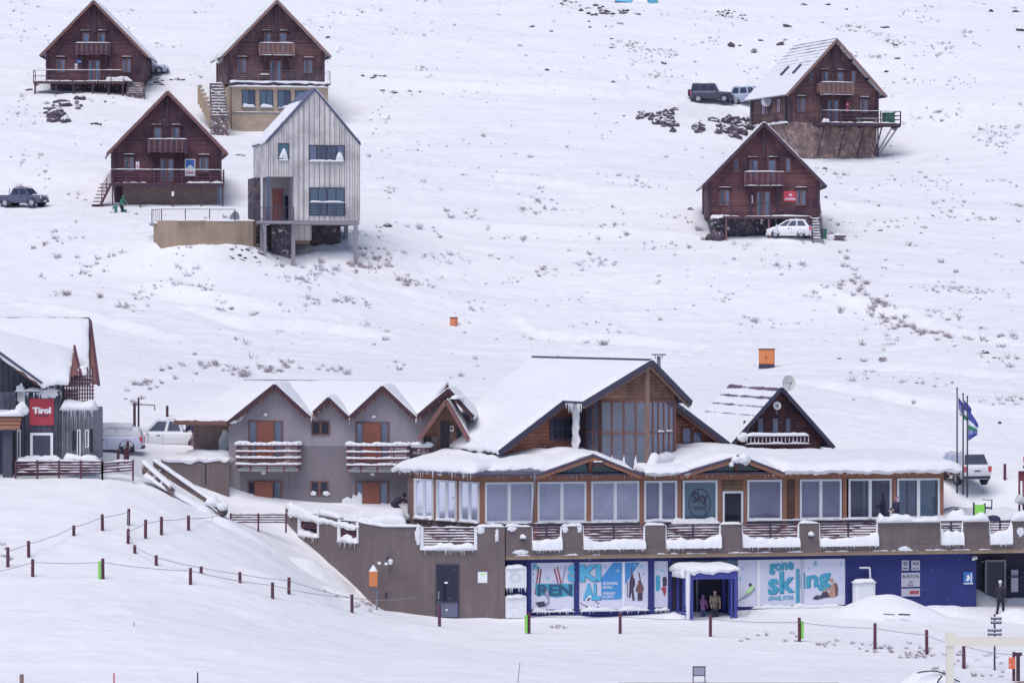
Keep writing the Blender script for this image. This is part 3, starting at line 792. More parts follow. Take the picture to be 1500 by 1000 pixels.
# ---- second chalet, on the tall sandstone-coloured brick storey
c2 = chalet('timber_chalet', 'timber chalet standing on a tall sand coloured brick storey', 404, 121, 376, 11, GC, side_wall='log_wall_light', pale=True, curt=0, narrow=False, wall='log_wall_worn', balcony_m='wood_weathered')
dk = MB(); dk.box(-4.75, 5.2, -1.7, -.02, -.28, -.04, 'metal_dark')
d = dk.build('deck', c2); s = MB(); s.blanket((-4.7, -1.72, -.04), (5.15, -1.72, -.04), (5.15, -.1, -.04), (-4.7, -.1, -.04), .14, over=0, amp=.06)
s.strip((-4.8, -1.35, -.52), (5.1, -1.35, -.52), .8, .2); s.build('deck_snow', d)
b = MB()
for x in (-4.3, -2.6, -.6, 1.2, 3.1, 5.15): b.bar((x, -1.68, 0), (x, -1.68, 1.05), .05, .05, 'metal_dark')
for z in (.25, .45, .65, .85, 1.05):
    b.bar((-4.3, -1.68, z), (5.15, -1.68, z), .02, .02, 'metal_grey'); b.bar((5.15, -1.68, z), (5.15, -.05, z), .03, .03, 'metal_dark')
b.build('railing', c2)
bs = MB(); bs.box(-4.5, 5.0, -1.3, 8.5, -5.2, -.3, 'brick_sand'); bs.box(-4.52, 5.02, -1.36, -1.3, -3.12, -3.0, 'concrete')
for (x0_, x1_) in ((-4.5, 5.0),): bs.box(x0_-.02, x1_+.02, -1.4, -1.302, -.52, -.3, 'brick_sand')
bso = bs.build('brick_storey', c2)
s = MB(); s.strip((-4.4, -1.38, -3.0), (4.8, -1.38, -3.0), .16, .06); s.build('snow_cap', bso)
for i, x in enumerate((-2.85, -1.1, .65, 2.4)):
    w = window(c2, x-.65, x+.65, -2.55, -.85, -1.3, 'metal_dark', 'glass', nv=1, fw=.06, curtain=[(.05, .5)] if i in (0, 2) else [(.05, .95)], cur='curtain_teal', sill=1)
    k = MB(); k.strip((x-.65, -1.45, -2.55), (x+.65, -1.45, -2.55), .2, .3, amp=.5, seed=x); k.build('snow_cap', w)
# stairs down the left side
st = MB()
for i in range(12): st.box(-6.6-.03*i, -5.2, -.9-.0*i-i*.34, -.56-i*.34, -6, -.2-i*.3, 'stone_step')
for i in range(9): st.prism([(-7.6+.13*i, 1.0-i*.6, -.3-i*.42), (-7.2+.13*i, 1.0-i*.6, -.3-i*.42), (-7.2+.13*i, 1.0-i*.6, -2.2-i*.42), (-7.6+.13*i, 1.0-i*.6, -2.2-i*.42)], (0, -.6, 0), 'brick_sand')
so_ = st.build('side_stairs', c2); s = MB()
for i in range(12): s.strip((-6.6-.03*i, -.73-i*.34, -.2-i*.3), (-5.2, -.73-i*.34, -.2-i*.3), .3, .1, seed=i)
for i in range(9): s.strip((-7.4+.13*i, 1.0-i*.6, -.3-i*.42), (-7.4+.13*i, .4-i*.6, -.3-i*.42), .42, .1, seed=i+20)
s.build('snow_cap', so_)
b = MB(); b.box(-1.7, -.7, -1.2, -.5, .62, .68, 'wood_dark')
for x in (-1.6, -.8):
    for y in (-1.1, -.6): b.box(x-.03, x+.03, y-.03, y+.03, 0.02, .62, 'wood_dark')
tb = solo(b, 'garden_table', 'small dark table under snow on the deck of the brick based chalet', 'table', c2.location, c2.rotation_euler.z)
k = MB(); k.strip((-1.72, -.85, .68), (-.68, -.85, .68), .75, .12); ks = k.build('snow_cap', tb)

# ---- third chalet (lower left) with brick base and long deck
c3 = chalet('timber_chalet', 'timber chalet with blue and white banner right of its door, lower left group', 245, 268, 336, 7, GC, side_wall='pine_wall', roofm='roof_tile_thin', narrow=False, curt=1, wide=4.65)
dk = MB(); dk.box(-4.9, 4.95, -1.75, -.02, -.25, -.05, 'wood_red_dark')
for x in (-4.8, -2.4, 0.4, 2.9, 4.8): dk.box(x-.06, x+.06, -1.7, -1.58, -2.6 if x > -4 else -2.0, -.25, 'wood_dark')
for i in range(36): dk.box(-4.85+i*.27, -4.72+i*.27, -1.83, -1.752, -.4, -.14, 'wood_dark')
d = dk.build('deck', c3); s = MB(); s.strip((1.5, -1.6, -.05), (4.9, -1.6, -.05), .3, .16, amp=.6); s.strip((-4.7, -1.6, -.05), (-1.8, -1.6, -.05), .25, .07, amp=.8); s.build('deck_snow', d)
railing(c3, [(-4.85, -.1, -.05), (-4.85, -1.72, -.05), (4.9, -1.72, -.05), (4.9, -.1, -.05)], 1.15, 'wood_red_dark', 4, rail=.045)
base_box(c3, -3.9, 4.4, -.2, 8.6, -3.0, -.26, 'brick_dark'); base_box(c3, -4.6, -3.92, .4, 8.6, -2.6, -.06, 'wood_dark', 'skirting')
b = MB(); b.box(1.55, 2.45, -.06, -.01, .62, 2.1, 'sign_white'); b.poly([(1.62, -.066, 1.25), (2.38, -.066, 1.25), (2.38, -.066, 2.03), (1.62, -.066, 2.03)], 'blue_sign')
b.poly([(1.62, -.07, 1.25), (2.38, -.07, 1.25), (2.2, -.07, 1.45), (2.0, -.07, 1.6), (1.8, -.07, 1.42)], 'sign_white'); text(b, 'chalet', 1.66, 2.34, .85, 1.05, -.066, 'red_sign'); b.build('banner', c3)
b = MB(); b.box(-2.75, -2.45, -.06, -.01, 1.15, 1.85, 'sign_white'); b.box(-2.66, -2.54, -.065, -.06, 1.3, 1.55, 'red_sign'); b.build('notice', c3)
b = MB(); b.box(.33, .53, -1.76, -1.7, -1.2, -.8, 'sign_white'); b.build('notice', c3)
st = MB()
for i in range(8): st.box(-5.9-.12*i, -4.95-.12*i, -1.6+.0*i, -.6, -.15-.3*i-.06, -.15-.3*i, 'wood_dark')
st.bar((-4.9, -1.62, -.1), (-6.1, -1.62, -2.5), .06, .22, 'wood_red_dark'); st.bar((-4.9, -.6, -.1), (-6.1, -.6, -2.5), .06, .22, 'wood_red_dark')
for k in range(4): st.bar((-4.9, -1.64, .25+k*.28), (-5.75, -1.64, -1.2+k*.28), .04, .05, 'wood_red_dark')
for f in (0, .5, 1): st.bar((-4.9-.85*f, -1.64, 1.1-1.45*f), (-4.9-.85*f, -1.64, -.2-1.8*f), .07, .07, 'wood_red_dark')
st.build('side_stairs', c3)

# ---- lower right chalet
c5 = chalet('timber_chalet', 'red brown timber chalet with white hatchback parked in front', 1118.5, 317, 329, 0, GC, side_windows=False, wall='log_red', curt=0, wide=4.72, balcony_m='wood_red_dark', pale=True)
dk = MB(); dk.box(-3.6, 3.9, -1.6, -.02, -.25, -.03, 'wood_dark')
for x in (-3.3, .35, 3.8): dk.box(x-.07, x+.07, -1.55, -1.41, -2.6 if x < 1 else -2.0, -.25, 'wood_trim')
d = dk.build('deck', c5); s = MB(); s.blanket((-4.6, -1.55, -.06), (4.0, -1.55, -.06), (4.0, -.1, -.06), (-4.6, -.1, -.06), .12, over=0, amp=.1); s.build('deck_snow', d)
railing(c5, [(-3.45, -1.55, -.03), (-2.9, -1.55, -.03)], 1.25, 'wood_dark', 3, snow=False); railing(c5, [(.45, -1.55, -.03), (2.3, -1.55, -.03)], 1.1, 'wood_dark', 2, snow=False) if False else None
b = MB(); b.bar((-2.9, -1.55, 1.1), (.5, -1.55, 1.1), .03, .04, 'metal_dark'); b.bar((-2.9, -1.55, .6), (.5, -1.55, .6), .02, .02, 'metal_dark'); b.bar((.5, -1.55, 0), (.5, -1.55, 1.15), .07, .07, 'metal_dark'); b.build('handrail', c5)
base_box(c5, -4.5, 4.5, .1, 8.6, -2.6, -.06, 'stone_snowy')
s = MB(); s.strip((-4.8, -.2, -2.0), (-3.4, -1.2, -2.3), 1.2, .8, 'stone_dark'); s.build('stone_footing', c5)
b = MB(); b.box(1.72, 2.9, -.06, -.01, 1.28, 2.18, 'red_sign'); text(b, 'chalets', 1.8, 2.8, 1.42, 1.62, -.066, 'sign_white'); b.poly([(2.15, -.066, 1.78), (2.5, -.066, 1.78), (2.33, -.066, 1.98)], 'sign_white'); b.build('name_sign', c5)
b = MB(); b.box(-1.25, -.92, -.06, -.01, 1.15, 1.8, 'sign_white'); b.box(-1.2, -.97, -.066, -.06, 1.25, 1.6, 'red_sign'); b.build('notice', c5)
st = MB()
for i in range(8): st.box(3.98, 4.75, -1.2-.28*i, -.95-.28*i, -.3-.24*i, -.24-.24*i, 'wood_dark')
for x in (3.96, 4.78): st.bar((x, -.9, -.1), (x, -3.4, -2.25), .06, .2, 'wood_dark'); st.bar((x, -.9, 1.1), (x, -3.3, -1.0), .06, .06, 'wood_dark'); st.bar((x, -.9, -.1), (x, -.9, 1.1), .07, .07, 'wood_dark'); st.bar((x, -3.3, -2.3), (x, -3.3, -1.0), .07, .07, 'wood_dark')
sto = st.build('front_stairs', c5); s = MB()
for i in range(8): s.strip((3.98, -1.08-.28*i, -.24-.24*i), (4.75, -1.08-.28*i, -.24-.24*i), .26, .1, seed=i)
s.build('snow_cap', sto)

# ---- upper right chalet on its rubble stone base
c4 = chalet('timber_chalet', 'timber chalet on a tall rubble stone base with long outrigger deck, upper right', 1220.5, 179, 372, 17, GC, side_wall='log_wall_light', roofm='roof_tile', pale=True, curt=0, depth=10.2, wide=4.6, wall='log_wall_worn', balcony_m='wood_weathered')
bs = MB(); bs.box(-4.55, 4.55, .0, 9.9, -5.6, -.06, 'stone_brown'); bs.build('foundation', c4)
s = MB(); s.strip((-4.75, 0, -.12), (-4.75, 10, -.12), .4, .2); s.build('ledge_snow', c4)
dk = MB(); dk.box(-2.1, 6.3, -2.0, -.02, -.42, -.12, 'wood_dark')
for x in (-1.6, .6, 2.6, 4.4): dk.bar((x, -1.8, -.4), (x-.1, -.05, -3.2), .09, .12, 'wood_dark')
dk.bar((6.1, -1.8, -.4), (4.62, .1, -3.4), .1, .12, 'metal_grey'); dk.bar((6.1, -.2, -.4), (4.62, .4, -3.2), .1, .12, 'metal_grey')
for x in (-1.6, .6, 2.6, 4.4, 6.1): dk.box(x-.06, x+.06, -2.1, -.03, -.55, -.42, 'wood_dark')
d = dk.build('deck', c4); s = MB(); s.strip((-2.1, -1.8, -.12), (6.2, -1.8, -.12), .5, .1, amp=.6); s.strip((-1.9, -2.0, -.1), (-1.2, -1.9, -.1), .5, .4, amp=.6); s.build('deck_snow', d)
railing(c4, [(-2.05, -1.95, -.12), (6.25, -1.95, -.12), (6.25, -.1, -.12)], 1.15, 'wood_dark', 3, post=.1, rail=.07, spacing=2.0)
b = MB(); b.disc((1.42, -.07, 1.75), (0, -1, 0), .28, 'red_sign'); b.box(1.3, 1.54, -.065, -.01, .95, 1.5, 'red_sign'); b.box(1.28, 1.56, -.08, -.066, 1.7, 1.8, 'sign_white'); b.build('notice', c4)
b = MB(); b.box(-4.78, -4.64, .6, .72, -.3, 3.0, 'metal_dark'); b.box(-4.85, -4.72, 10.0, 10.12, -3.5, 2.6, 'metal_grey'); b.box(4.62, 4.72, -.1, .02, -4.8, 3.4, 'metal_dark'); b.build('downpipe', c4)
b = MB(); b.box(-2.95, -.05, 0, 0, 0, 0, 'wood_dark') if False else None
# skylights on its snowy roof plane
sl4 = (8.0-3.25)/4.6
for y in (2.3, 5.6):
    k = MB(); 
    def rp(x, y, off): return Vector((x, y, 8.12-sl4*abs(x)+off))
    k.prism([rp(-2.4, y, .02), rp(-3.2, y, .02), rp(-3.2, y+.5, .02), rp(-2.4, y+.5, .02)], (0, 0, .12), 'metal_dark'); ko = k.build('skylight', c4)
    g = MB(); g.poly([rp(-2.46, y+.07, .146), rp(-3.14, y+.07, .146), rp(-3.14, y+.43, .146), rp(-2.46, y+.43, .146)], 'glass_frost'); g.build('pane', ko)
b = MB()
for x in (2.2, 3.9): 
    for y in (-1.5, -.9): b.box(x-.03, x+.03, y-.03, y+.03, -.1, .32, 'white_paint')
b.box(2.0, 4.0, -1.55, -.85, .32, .37, 'white_paint')
solo(b, 'garden_bench', 'long white bench on the outrigger deck of the upper right chalet', 'bench', c4.location, c4.rotation_euler.z)
b = MB(); b.box(4.9, 5.9, -1.4, -.5, -.1, .85, 'green_bin'); b.box(4.85, 5.95, -1.45, -.45, .85, .95, 'green_bin')
solo(b, 'storage_bin', 'green storage bin at the right end of the outrigger deck', 'bin', c4.location, c4.rotation_euler.z, bevel=.04)

def dish(name, label, loc, r, yaw, tilt, mat='dish', pole=1.0, group=None):
    """dish facing local -y, arm and feed in front"""
    t = thing(name, label, 'satellite dish', loc, math.radians(yaw), group)
    b = MB(); ct = math.cos(tilt); stt = math.sin(tilt)
    def f(i, j):
        rr = r*i; a = 2*PI*j; x = rr*math.cos(a); z = rr*math.sin(a); y = .28*rr*rr/r
        return (x, -(y*ct)+z*stt-.1, pole+z*ct+y*stt)
    b.grid(f, 6, 22, mat); b.build('reflector', t)
    k = MB(); k.tube((0, 0, 0), (0, 0, pole), .035, .035, 'metal_grey'); k.tube((0, 0, pole), (0, -.12, pole), .04, .04, 'metal_grey'); k.build('mast', t)
    k = MB(); k.tube((0, -.1, pole-r*.95), (0, -r*.95, pole+.02), .02, .02, 'metal_grey'); k.ball((0, -r*.95, pole+.02), .06, 'metal_dark', 6, 4); k.build('feed_arm', t)
    return t
fr4 = Frame(1220.5, 179, 372, 17)
dish('satellite_dish', 'satellite dish on the side wall of the upper right chalet', fr4.world((-4.95, 5.2, .95)), .5, -12, .2, 'sign_grey', pole=1.2)
fr2 = Frame(404, 121, 376, 11)
dish('satellite_dish', 'satellite dish on the side wall of the brick based chalet', fr2.world((-5.0, 4.0, 1.2)), .5, -30, .2, pole=1.3)

# ================================================================== grey clad house on posts
G = Frame(460, 322, 312, 12)
gh = thing('clad_house', 'pale grey clad modern house with steep dark roof, raised on concrete posts', 'house', G.O, G.th)
P = G.P
xl = P(392, 200).x; xr = P(526.5, 200).x; xp = P(461.5, 131).x; zpk = P(461.5, 133).z; zel = P(392, 209).z; zer = P(527, 212).z
xm = P(430, 300).x; ztop_porch = P(430, 259).z; zb = P(460, 323).z; dep = 8.2
b = MB()
b.poly([(xm, 0, zb), (xr, 0, zb), (xr, 0, zer), (xp, 0, zpk), (xl, 0, zel), (xl, 0, ztop_porch), (xm, 0, ztop_porch)], 'panel_beige')
b.poly([(xr, 0, zb), (xr, dep, zb), (xr, dep, zer), (xr, 0, zer)], 'panel_beige')
b.poly([(xl, dep, zb), (xl, 3.0, zb), (xl, 3.0, zel), (xl, dep, zel)], 'panel_beige')
b.poly([(xl, 3.0, ztop_porch), (xl, 0, ztop_porch), (xl, 0, zel), (xl, 3.0, zel)], 'panel_beige')
b.poly([(xl, dep, zb), (xl, dep, zel), (xp, dep, zpk), (xr, dep, zer), (xr, dep, zb)], 'panel_beige')
b.poly([(xm, 3.0, zb), (xm, 0, zb), (xm, 0, ztop_porch), (xm, 3.0, ztop_porch)], 'stucco_grey')
b.poly([(xl, 3.0, zb), (xm, 3.0, zb), (xm, 3.0, ztop_porch), (xl, 3.0, ztop_porch)], 'stucco_grey')
b.poly([(xl, 0, ztop_porch), (xm, 0, ztop_porch), (xm, 3, ztop_porch), (xl, 3, ztop_porch)], 'stucco_grey')
b.build('wall', gh)
b = MB()
n = 18
for i in range(n+1):
    x = xl+.03+(xr-xl-.06)*i/n
    zt = zel+(zpk-zel)*(x-xl)/(xp-xl) if x < xp else zpk+(zer-zpk)*(x-xp)/(xr-xp)
    z0 = zb if x >= xm-.01 else ztop_porch
    b.box(x-.025, x+.025, -.045, -.003, z0+.01, zt-.12, 'panel_beige')
    b.box(x+.028, x+.075, -.012, -.004, z0+.01, zt-.12, 'metal_grey')
b.build('cladding_rib', gh)
b = MB(); b.box(xm, xr, 0.01, dep, zb-.32, zb-.005, 'concrete'); b.box(xl-.9, xm-.01, -.5, 3.0, zb-.28, zb-.05, 'concrete'); b.build('floor_slab', gh)
r = MB()
for (xe, ze) in ((xl-.1, zel-.05), (xr+.1, zer-.05)):
    r.prism([(xp, -.12, zpk+.22), (xe, -.12, ze+.22), (xe, -.12, ze), (xp, -.12, zpk)], (0, dep+.3, 0), 'metal_blue')
ro = r.build('roof', gh)
s = MB(); s.blanket((xp-.9, 1.2, zpk+.22-.9*(zpk-zel)/(xp-xl)), (xl-.1, .35, zel+.17), (xl-.1, dep, zel+.17), (xp-.9, dep, zpk+.22-.9*(zpk-zel)/(xp-xl)), .12, over=.02, edge=.4)
s.blanket((xp+.1, -.05, zpk+.18), (xr+.1, -.05, zer+.17), (xr+.1, dep, zer+.17), (xp+.1, dep, zpk+.18), .08, over=.0, edge=.3); s.build('roof_snow', ro)
def gwin(x0, x1, y0, y1, **k):
    a = P(x0, y1); c = P(x1, y0); return window(gh, a.x, c.x, a.z, c.z, 0, **k)
w = gwin(407, 423.5, 210, 234, frame='metal_dark', glass='glass_teal', nv=0, fw=.07); k = MB(); q = P(407, 233); q2 = P(423, 233); k.strip((q.x+.1, -.08, q.z+.06), (q2.x-.1, -.08, q.z+.06), .12, .65, amp=.3, taper=.4); k.strip((q.x, -.12, q.z-.1), (q2.x, -.12, q.z-.1), .16, .12); k.build('snow_cap', w)
w = gwin(452, 505, 213, 236, frame='metal_dark', glass='glass', nv=3, fw=.08, curtain=[(.02, .2), (.8, .98)]); k = MB(); q = P(452, 236); q2 = P(505, 236); k.strip((q.x, -.12, q.z-.02), (q2.x, -.12, q.z-.02), .18, .14); k.strip((q2.x-.75, -.07, q.z+.08), (q2.x-.1, -.07, q.z+.08), .1, .6, taper=.4); k.build('snow_cap', w)
w = gwin(453, 505, 275, 316, frame='metal_dark', glass='glass', nv=3, fw=.08, curtain=[(.02, .47), (.53, .98)], cur='curtain_teal')
k = MB(); q = P(453, 297); q2 = P(505, 297)
for z in (0, -.25, -.5, -.75): k.bar((q.x, -.25, q.z+z), (q2.x, -.25, q.z+z), .03, .03 if z else .06, 'metal_dark')
for f in (0, .33, .66, 1): k.bar((q.x+(q2.x-q.x)*f, -.25, q.z), (q.x+(q2.x-q.x)*f, -.25, q.z-1.0), .04, .04, 'metal_dark')
ro = k.build('guard_rail', w); k = MB(); k.strip((q.x, -.25, q.z+.03), (q2.x, -.25, q.z+.03), .12, .14); k.build('snow_cap', ro)
# porch door, porch post, terrace railing
a = P(400, 318, 3.0); a.z = zb; c = P(413, 277, 3.0)
b = MB(); b.box(a.x, c.x, 2.9, 2.99, zb, c.z, 'wood_door'); b.box(a.x-.06, a.x, 2.88, 2.99, zb, c.z+.06, 'wood_trim'); b.box(c.x, c.x+.06, 2.88, 2.99, zb, c.z+.06, 'wood_trim'); do = b.build('front_door', gh)
k = MB(); k.ball((c.x-.12, 2.86, zb+1.0), .04, 'metal_grey', 6, 4); k.build('handle', do)
a = P(419, 318, 2.9); window(gh, a.x-.1, a.x+.75, zb+.1, zb+2.1, 3.0, 'metal_dark', 'glass_dark', nv=1, fw=.06)
b = MB(); b.box(xl-.02, xl+.2, .0, .2, zb, ztop_porch, 'metal_blue'); b.box(xl-.1, xl+.02, 2.8, 3.0, zb, ztop_porch, 'white_paint'); b.build('porch_post', gh)
b = MB(); zf = zb-.05
pts = [(xm-.05, -.45, zf), (xl-.85, -.45, zf), (xl-.85, 2.2, zf)]
for a_, c_ in zip(pts[:-1], pts[1:]):
    a_ = Vector(a_); c_ = Vector(c_); m = int((c_-a_).length/.22)
    for i in range(m+1): b.bar(a_.lerp(c_, i/m), a_.lerp(c_, i/m)+Vector((0, 0, 1.1)), .025 if i % 5 else .06, .025 if i % 5 else .06, 'metal_dark')
    b.bar(a_+Vector((0, 0, 1.1)), c_+Vector((0, 0, 1.1)), .05, .05, 'metal_dark'); b.bar(a_+Vector((0, 0, .15)), c_+Vector((0, 0, .15)), .04, .04, 'metal_dark')
b.build('railing', gh)
# posts
def gpost(px, py, v, w_=.28, m='concrete'):
    a = P(px, 324, v); e = P(px, py, v); b = MB(); b.box(a.x-w_/2, a.x+w_/2, v-w_/2, v+w_/2, e.z-1.0, zb-.3, m); b.build('post', gh)
gpost(429.5, 383, .15, .3); gpost(521, 380, .15, .3); gpost(507, 351, 5.6, .3); gpost(388, 383, -.3, .22); gpost(383, 378, .4, .22)
b = MB(); a = P(398, 373, 1.5); c = P(428, 326, 1.5); b.box(a.x, c.x, 1.5, 4.5, a.z-.5, zb-.3, 'stone_snowy'); b.build('stone_pier', gh)
a = P(456, 350, 4.5); c = P(499, 330, 4.5); b = MB(); b.box(a.x, c.x, 4.5, 7.9, a.z-1, zb-.33, 'stone_dark'); b.build('stone_foundation', gh)
a = P(432, 352, 2.2); c = P(456, 326, 2.2); b = MB(); b.box(a.x, c.x, 2.2, 4.4, a.z, zb-.33, 'panel_beige'); b.box(a.x+.05, c.x-.1, 2.18, 2.9, a.z-.3, a.z-.01, 'pine_yellow'); b.build('service_room', gh)
# side stone chimney breast on the left wall
a = P(363, 320, 6); b = MB(); b.box(xl-.5, xl-.01, 4.2, 7.9, zb-2, zb+3.6, 'stone_dark'); b.build('chimney_wall', gh)
# retaining wall and terrace left of it
rw = thing('retaining_wall', 'low tan stained retaining wall left of the grey clad house', 'wall', G.O, G.th)
b = MB(); pts = [(P(230, 322, -.2).x, 1.9), (P(238, 322, -.6).x, .2), (P(300, 322, -.8).x, -.6), (P(345, 330, -.6).x, -.6), (P(372, 330, -.3).x, .2), (P(378, 330, .5).x, 1.6)]
for (a, c) in zip(pts[:-1], pts[1:]):
    zt = P(300, 323, -.6).z; b.prism([(a[0], a[1], zt-3.2), (c[0], c[1], zt-3.2), (c[0], c[1], zt), (a[0], a[1], zt)], (0, .3, 0), 'stucco_tan')
b.prism([(p[0], p[1]+.3, zt-.12) for p in pts]+[(pts[-1][0], 5, zt-.12), (pts[0][0], 5, zt-.12)], (0, 0, -.2), 'concrete')
rwo = b.build('wall_face', rw)
s = MB(); s.blanket((pts[0][0], 1.2, zt-.1), (pts[-1][0], 1.6, zt-.1), (pts[-1][0], 5, zt-.1), (pts[0][0], 5, zt-.1), .22, amp=.12)
s.strip((P(260, 322, -.6).x, -.3, zt-.02), (P(300, 322, -.6).x, -.5, zt), .7, .2, amp=.4); s.strip((P(300, 322, -.6).x, -.3, zt-.02), (P(345, 322, -.6).x, -.5, zt-.05), .5, .12, amp=.6); s.build('snow_cap', rw)
b = MB(); zt0 = zt
q = [Vector((P(x, 320, -.3).x, y, zt)) for x, y in ((227, 1.8), (238, .3), (272, -.1), (307, -.3), (344, -.3))]
for i, p in enumerate(q): b.bar(p-Vector((0, 0, .2)), p+Vector((0, 0, .95)), .07, .07, 'metal_dark')
for a, c in zip(q[:-1], q[1:]): b.bar(a+Vector((0, 0, .92)), c+Vector((0, 0, .92)), .05, .05, 'wood_red_dark')
for i in range(6): p = q[0].lerp(q[1], i/5); b.bar(p, p+Vector((0, 0, .9)), .03, .03, 'metal_dark')
b.build('railing', rw)
p3 = G.world((xl-1.6, 6.2, 0)); p3.z = T(p3.x, p3.y)
dish('satellite_dish', 'large grey satellite dish standing between the timber chalet and the clad house', p3, .85, -55, .15, 'metal_grey', pole=1.2)
# ================================================================== shop building with the terrace on top
B = Frame(740, 906, 200.4, 11.73)
PB = B.P
shop = thing('shop_building', 'long brown and blue shop building with a terrace on its roof', 'shop', B.O, B.th)
def WL(px, D, z): w = W(px, 450, D); w.z = z; return B.L(w)
def splat(mb, c, rx, rz, d=.035, seed=0, m='snow', n=26, drip=.5):
    """a thin ragged patch of snow stuck to a wall facing -y"""
    c = Vector(c); vs = [c+Vector((0, -d, 0))]; ring = []
    for k in (.55, 1.0):
        for i in range(n):
            a = 2*PI*i/n; q = 1+.55*noise.noise(Vector((math.cos(a)*2.2+seed*3, math.sin(a)*2.2, seed)))
            z = math.sin(a)*rz*k*q
            if math.sin(a) < 0: z *= 1+drip*abs(noise.noise(Vector((math.cos(a)*7, seed, 1))))*2
            vs.append(c+Vector((math.cos(a)*rx*k*q, -d*(.8 if k < 1 else .05), z)))
    fs = [(0, 1+i, 1+(i+1) % n) for i in range(n)]+[(1+i, 1+n+i, 1+n+(i+1) % n, 1+(i+1) % n) for i in range(n)]
    mb.add(vs, fs, m, True)

zTop = W(740, 771, 199.8).z; zSill = W(740, 805, 199.8).z; zBot = W(740, 818, 199.8).z
plan = [(418, 208.3), (438, 207.0), (466, 205.3), (496, 203.6), (524, 202.0), (545, 200.6), (562, 199.9), (618, 199.85), (697, 199.8), (739, 199.7)]
def ztop(px): return zTop+(.52*max(0, (562-px)/144))
b = MB(); sn = MB()
sills = {438: -12.35, 496: -12.45, 618: zSill}
for i, ((pa, Da), (pb, Db)) in enumerate(zip(plan[:-1], plan[1:])):
    op = pa in sills
    za, zb_ = (sills[pa], sills[pa]) if op else (ztop(pa), ztop(pb))
    a = WL(pa, Da, -18); c = WL(pb, Db, -18); a.z = -18-B.O.z; c.z = a.z
    a2 = Vector((a.x, a.y, za-B.O.z)); c2 = Vector((c.x, c.y, zb_-B.O.z))
    nrm = Vector((-(c.y-a.y), c.x-a.x, 0)).normalized()*.32
    b.prism([a, c, c2, a2], nrm, 'stucco_brown')
    mid = nrm*.5
    if op:
        sl = MB(); zt = ztop((pa+pb)/2)-B.O.z; 
        for k in range(6):
            z = zt-.08-k*.145
            sl.bar(Vector((a.x, a.y, z))+mid*.6, Vector((c.x, c.y, z))+mid*.6, .05, .085, 'wood_red_dark')
            if pa > 600 or k % 3 == 0: sn.strip(Vector((a.x, a.y, z+.04))+mid*.5, Vector((c.x, c.y, z+.04))+mid*.5, .09, .045, seed=k+pa, amp=.8, taper=.02)
        m_ = (a+c)/2; sl.bar(Vector((m_.x, m_.y, a2.z))+mid*.5, Vector((m_.x, m_.y, zt))+mid*.5, .07, .07, 'metal_dark'); sl.build('terrace_railing', shop)
        sn.strip(a2+mid*.7, c2+mid*.7, .62, .3, seed=pa, amp=.4, taper=.03); sn.icicles(a2-nrm*.35, c2-nrm*.35, 26, .32, seed=pa)
        # snow packed against the opening's cheeks
        sn.tube(a2+mid*.3, Vector((a2.x, a2.y, zt))+mid*.3, .13, .1, 'snow', 7); sn.tube(c2+mid*.3, Vector((c2.x, c2.y, zt))+mid*.3, .11, .09, 'snow', 7)
    else:
        sn.strip(a2+mid, c2+mid, .46, .3 if pa < 500 else .14, seed=pa, amp=.35, taper=.03)
b.build('wall', shop)
for (px, py, rx, rz) in ((612, 783, .16, .5), (729, 783, .14, .36), (704, 775, .22, .2), (750, 774, .25, .12)):
    D = 199.75; w = W(px, py, D); q = B.L(w); splat(sn, q+Vector((0, -.02, 0)), rx, rz, seed=px)
sn.build('snow_cap', shop)
# return at the corner of the blue front
b = MB(); a = WL(739, 199.7, 0); 
b.box(a.x-.3, a.x+.02, a.y, .9, -2, zTop-B.O.z-.002, 'stucco_brown'); b.build('wall', shop)
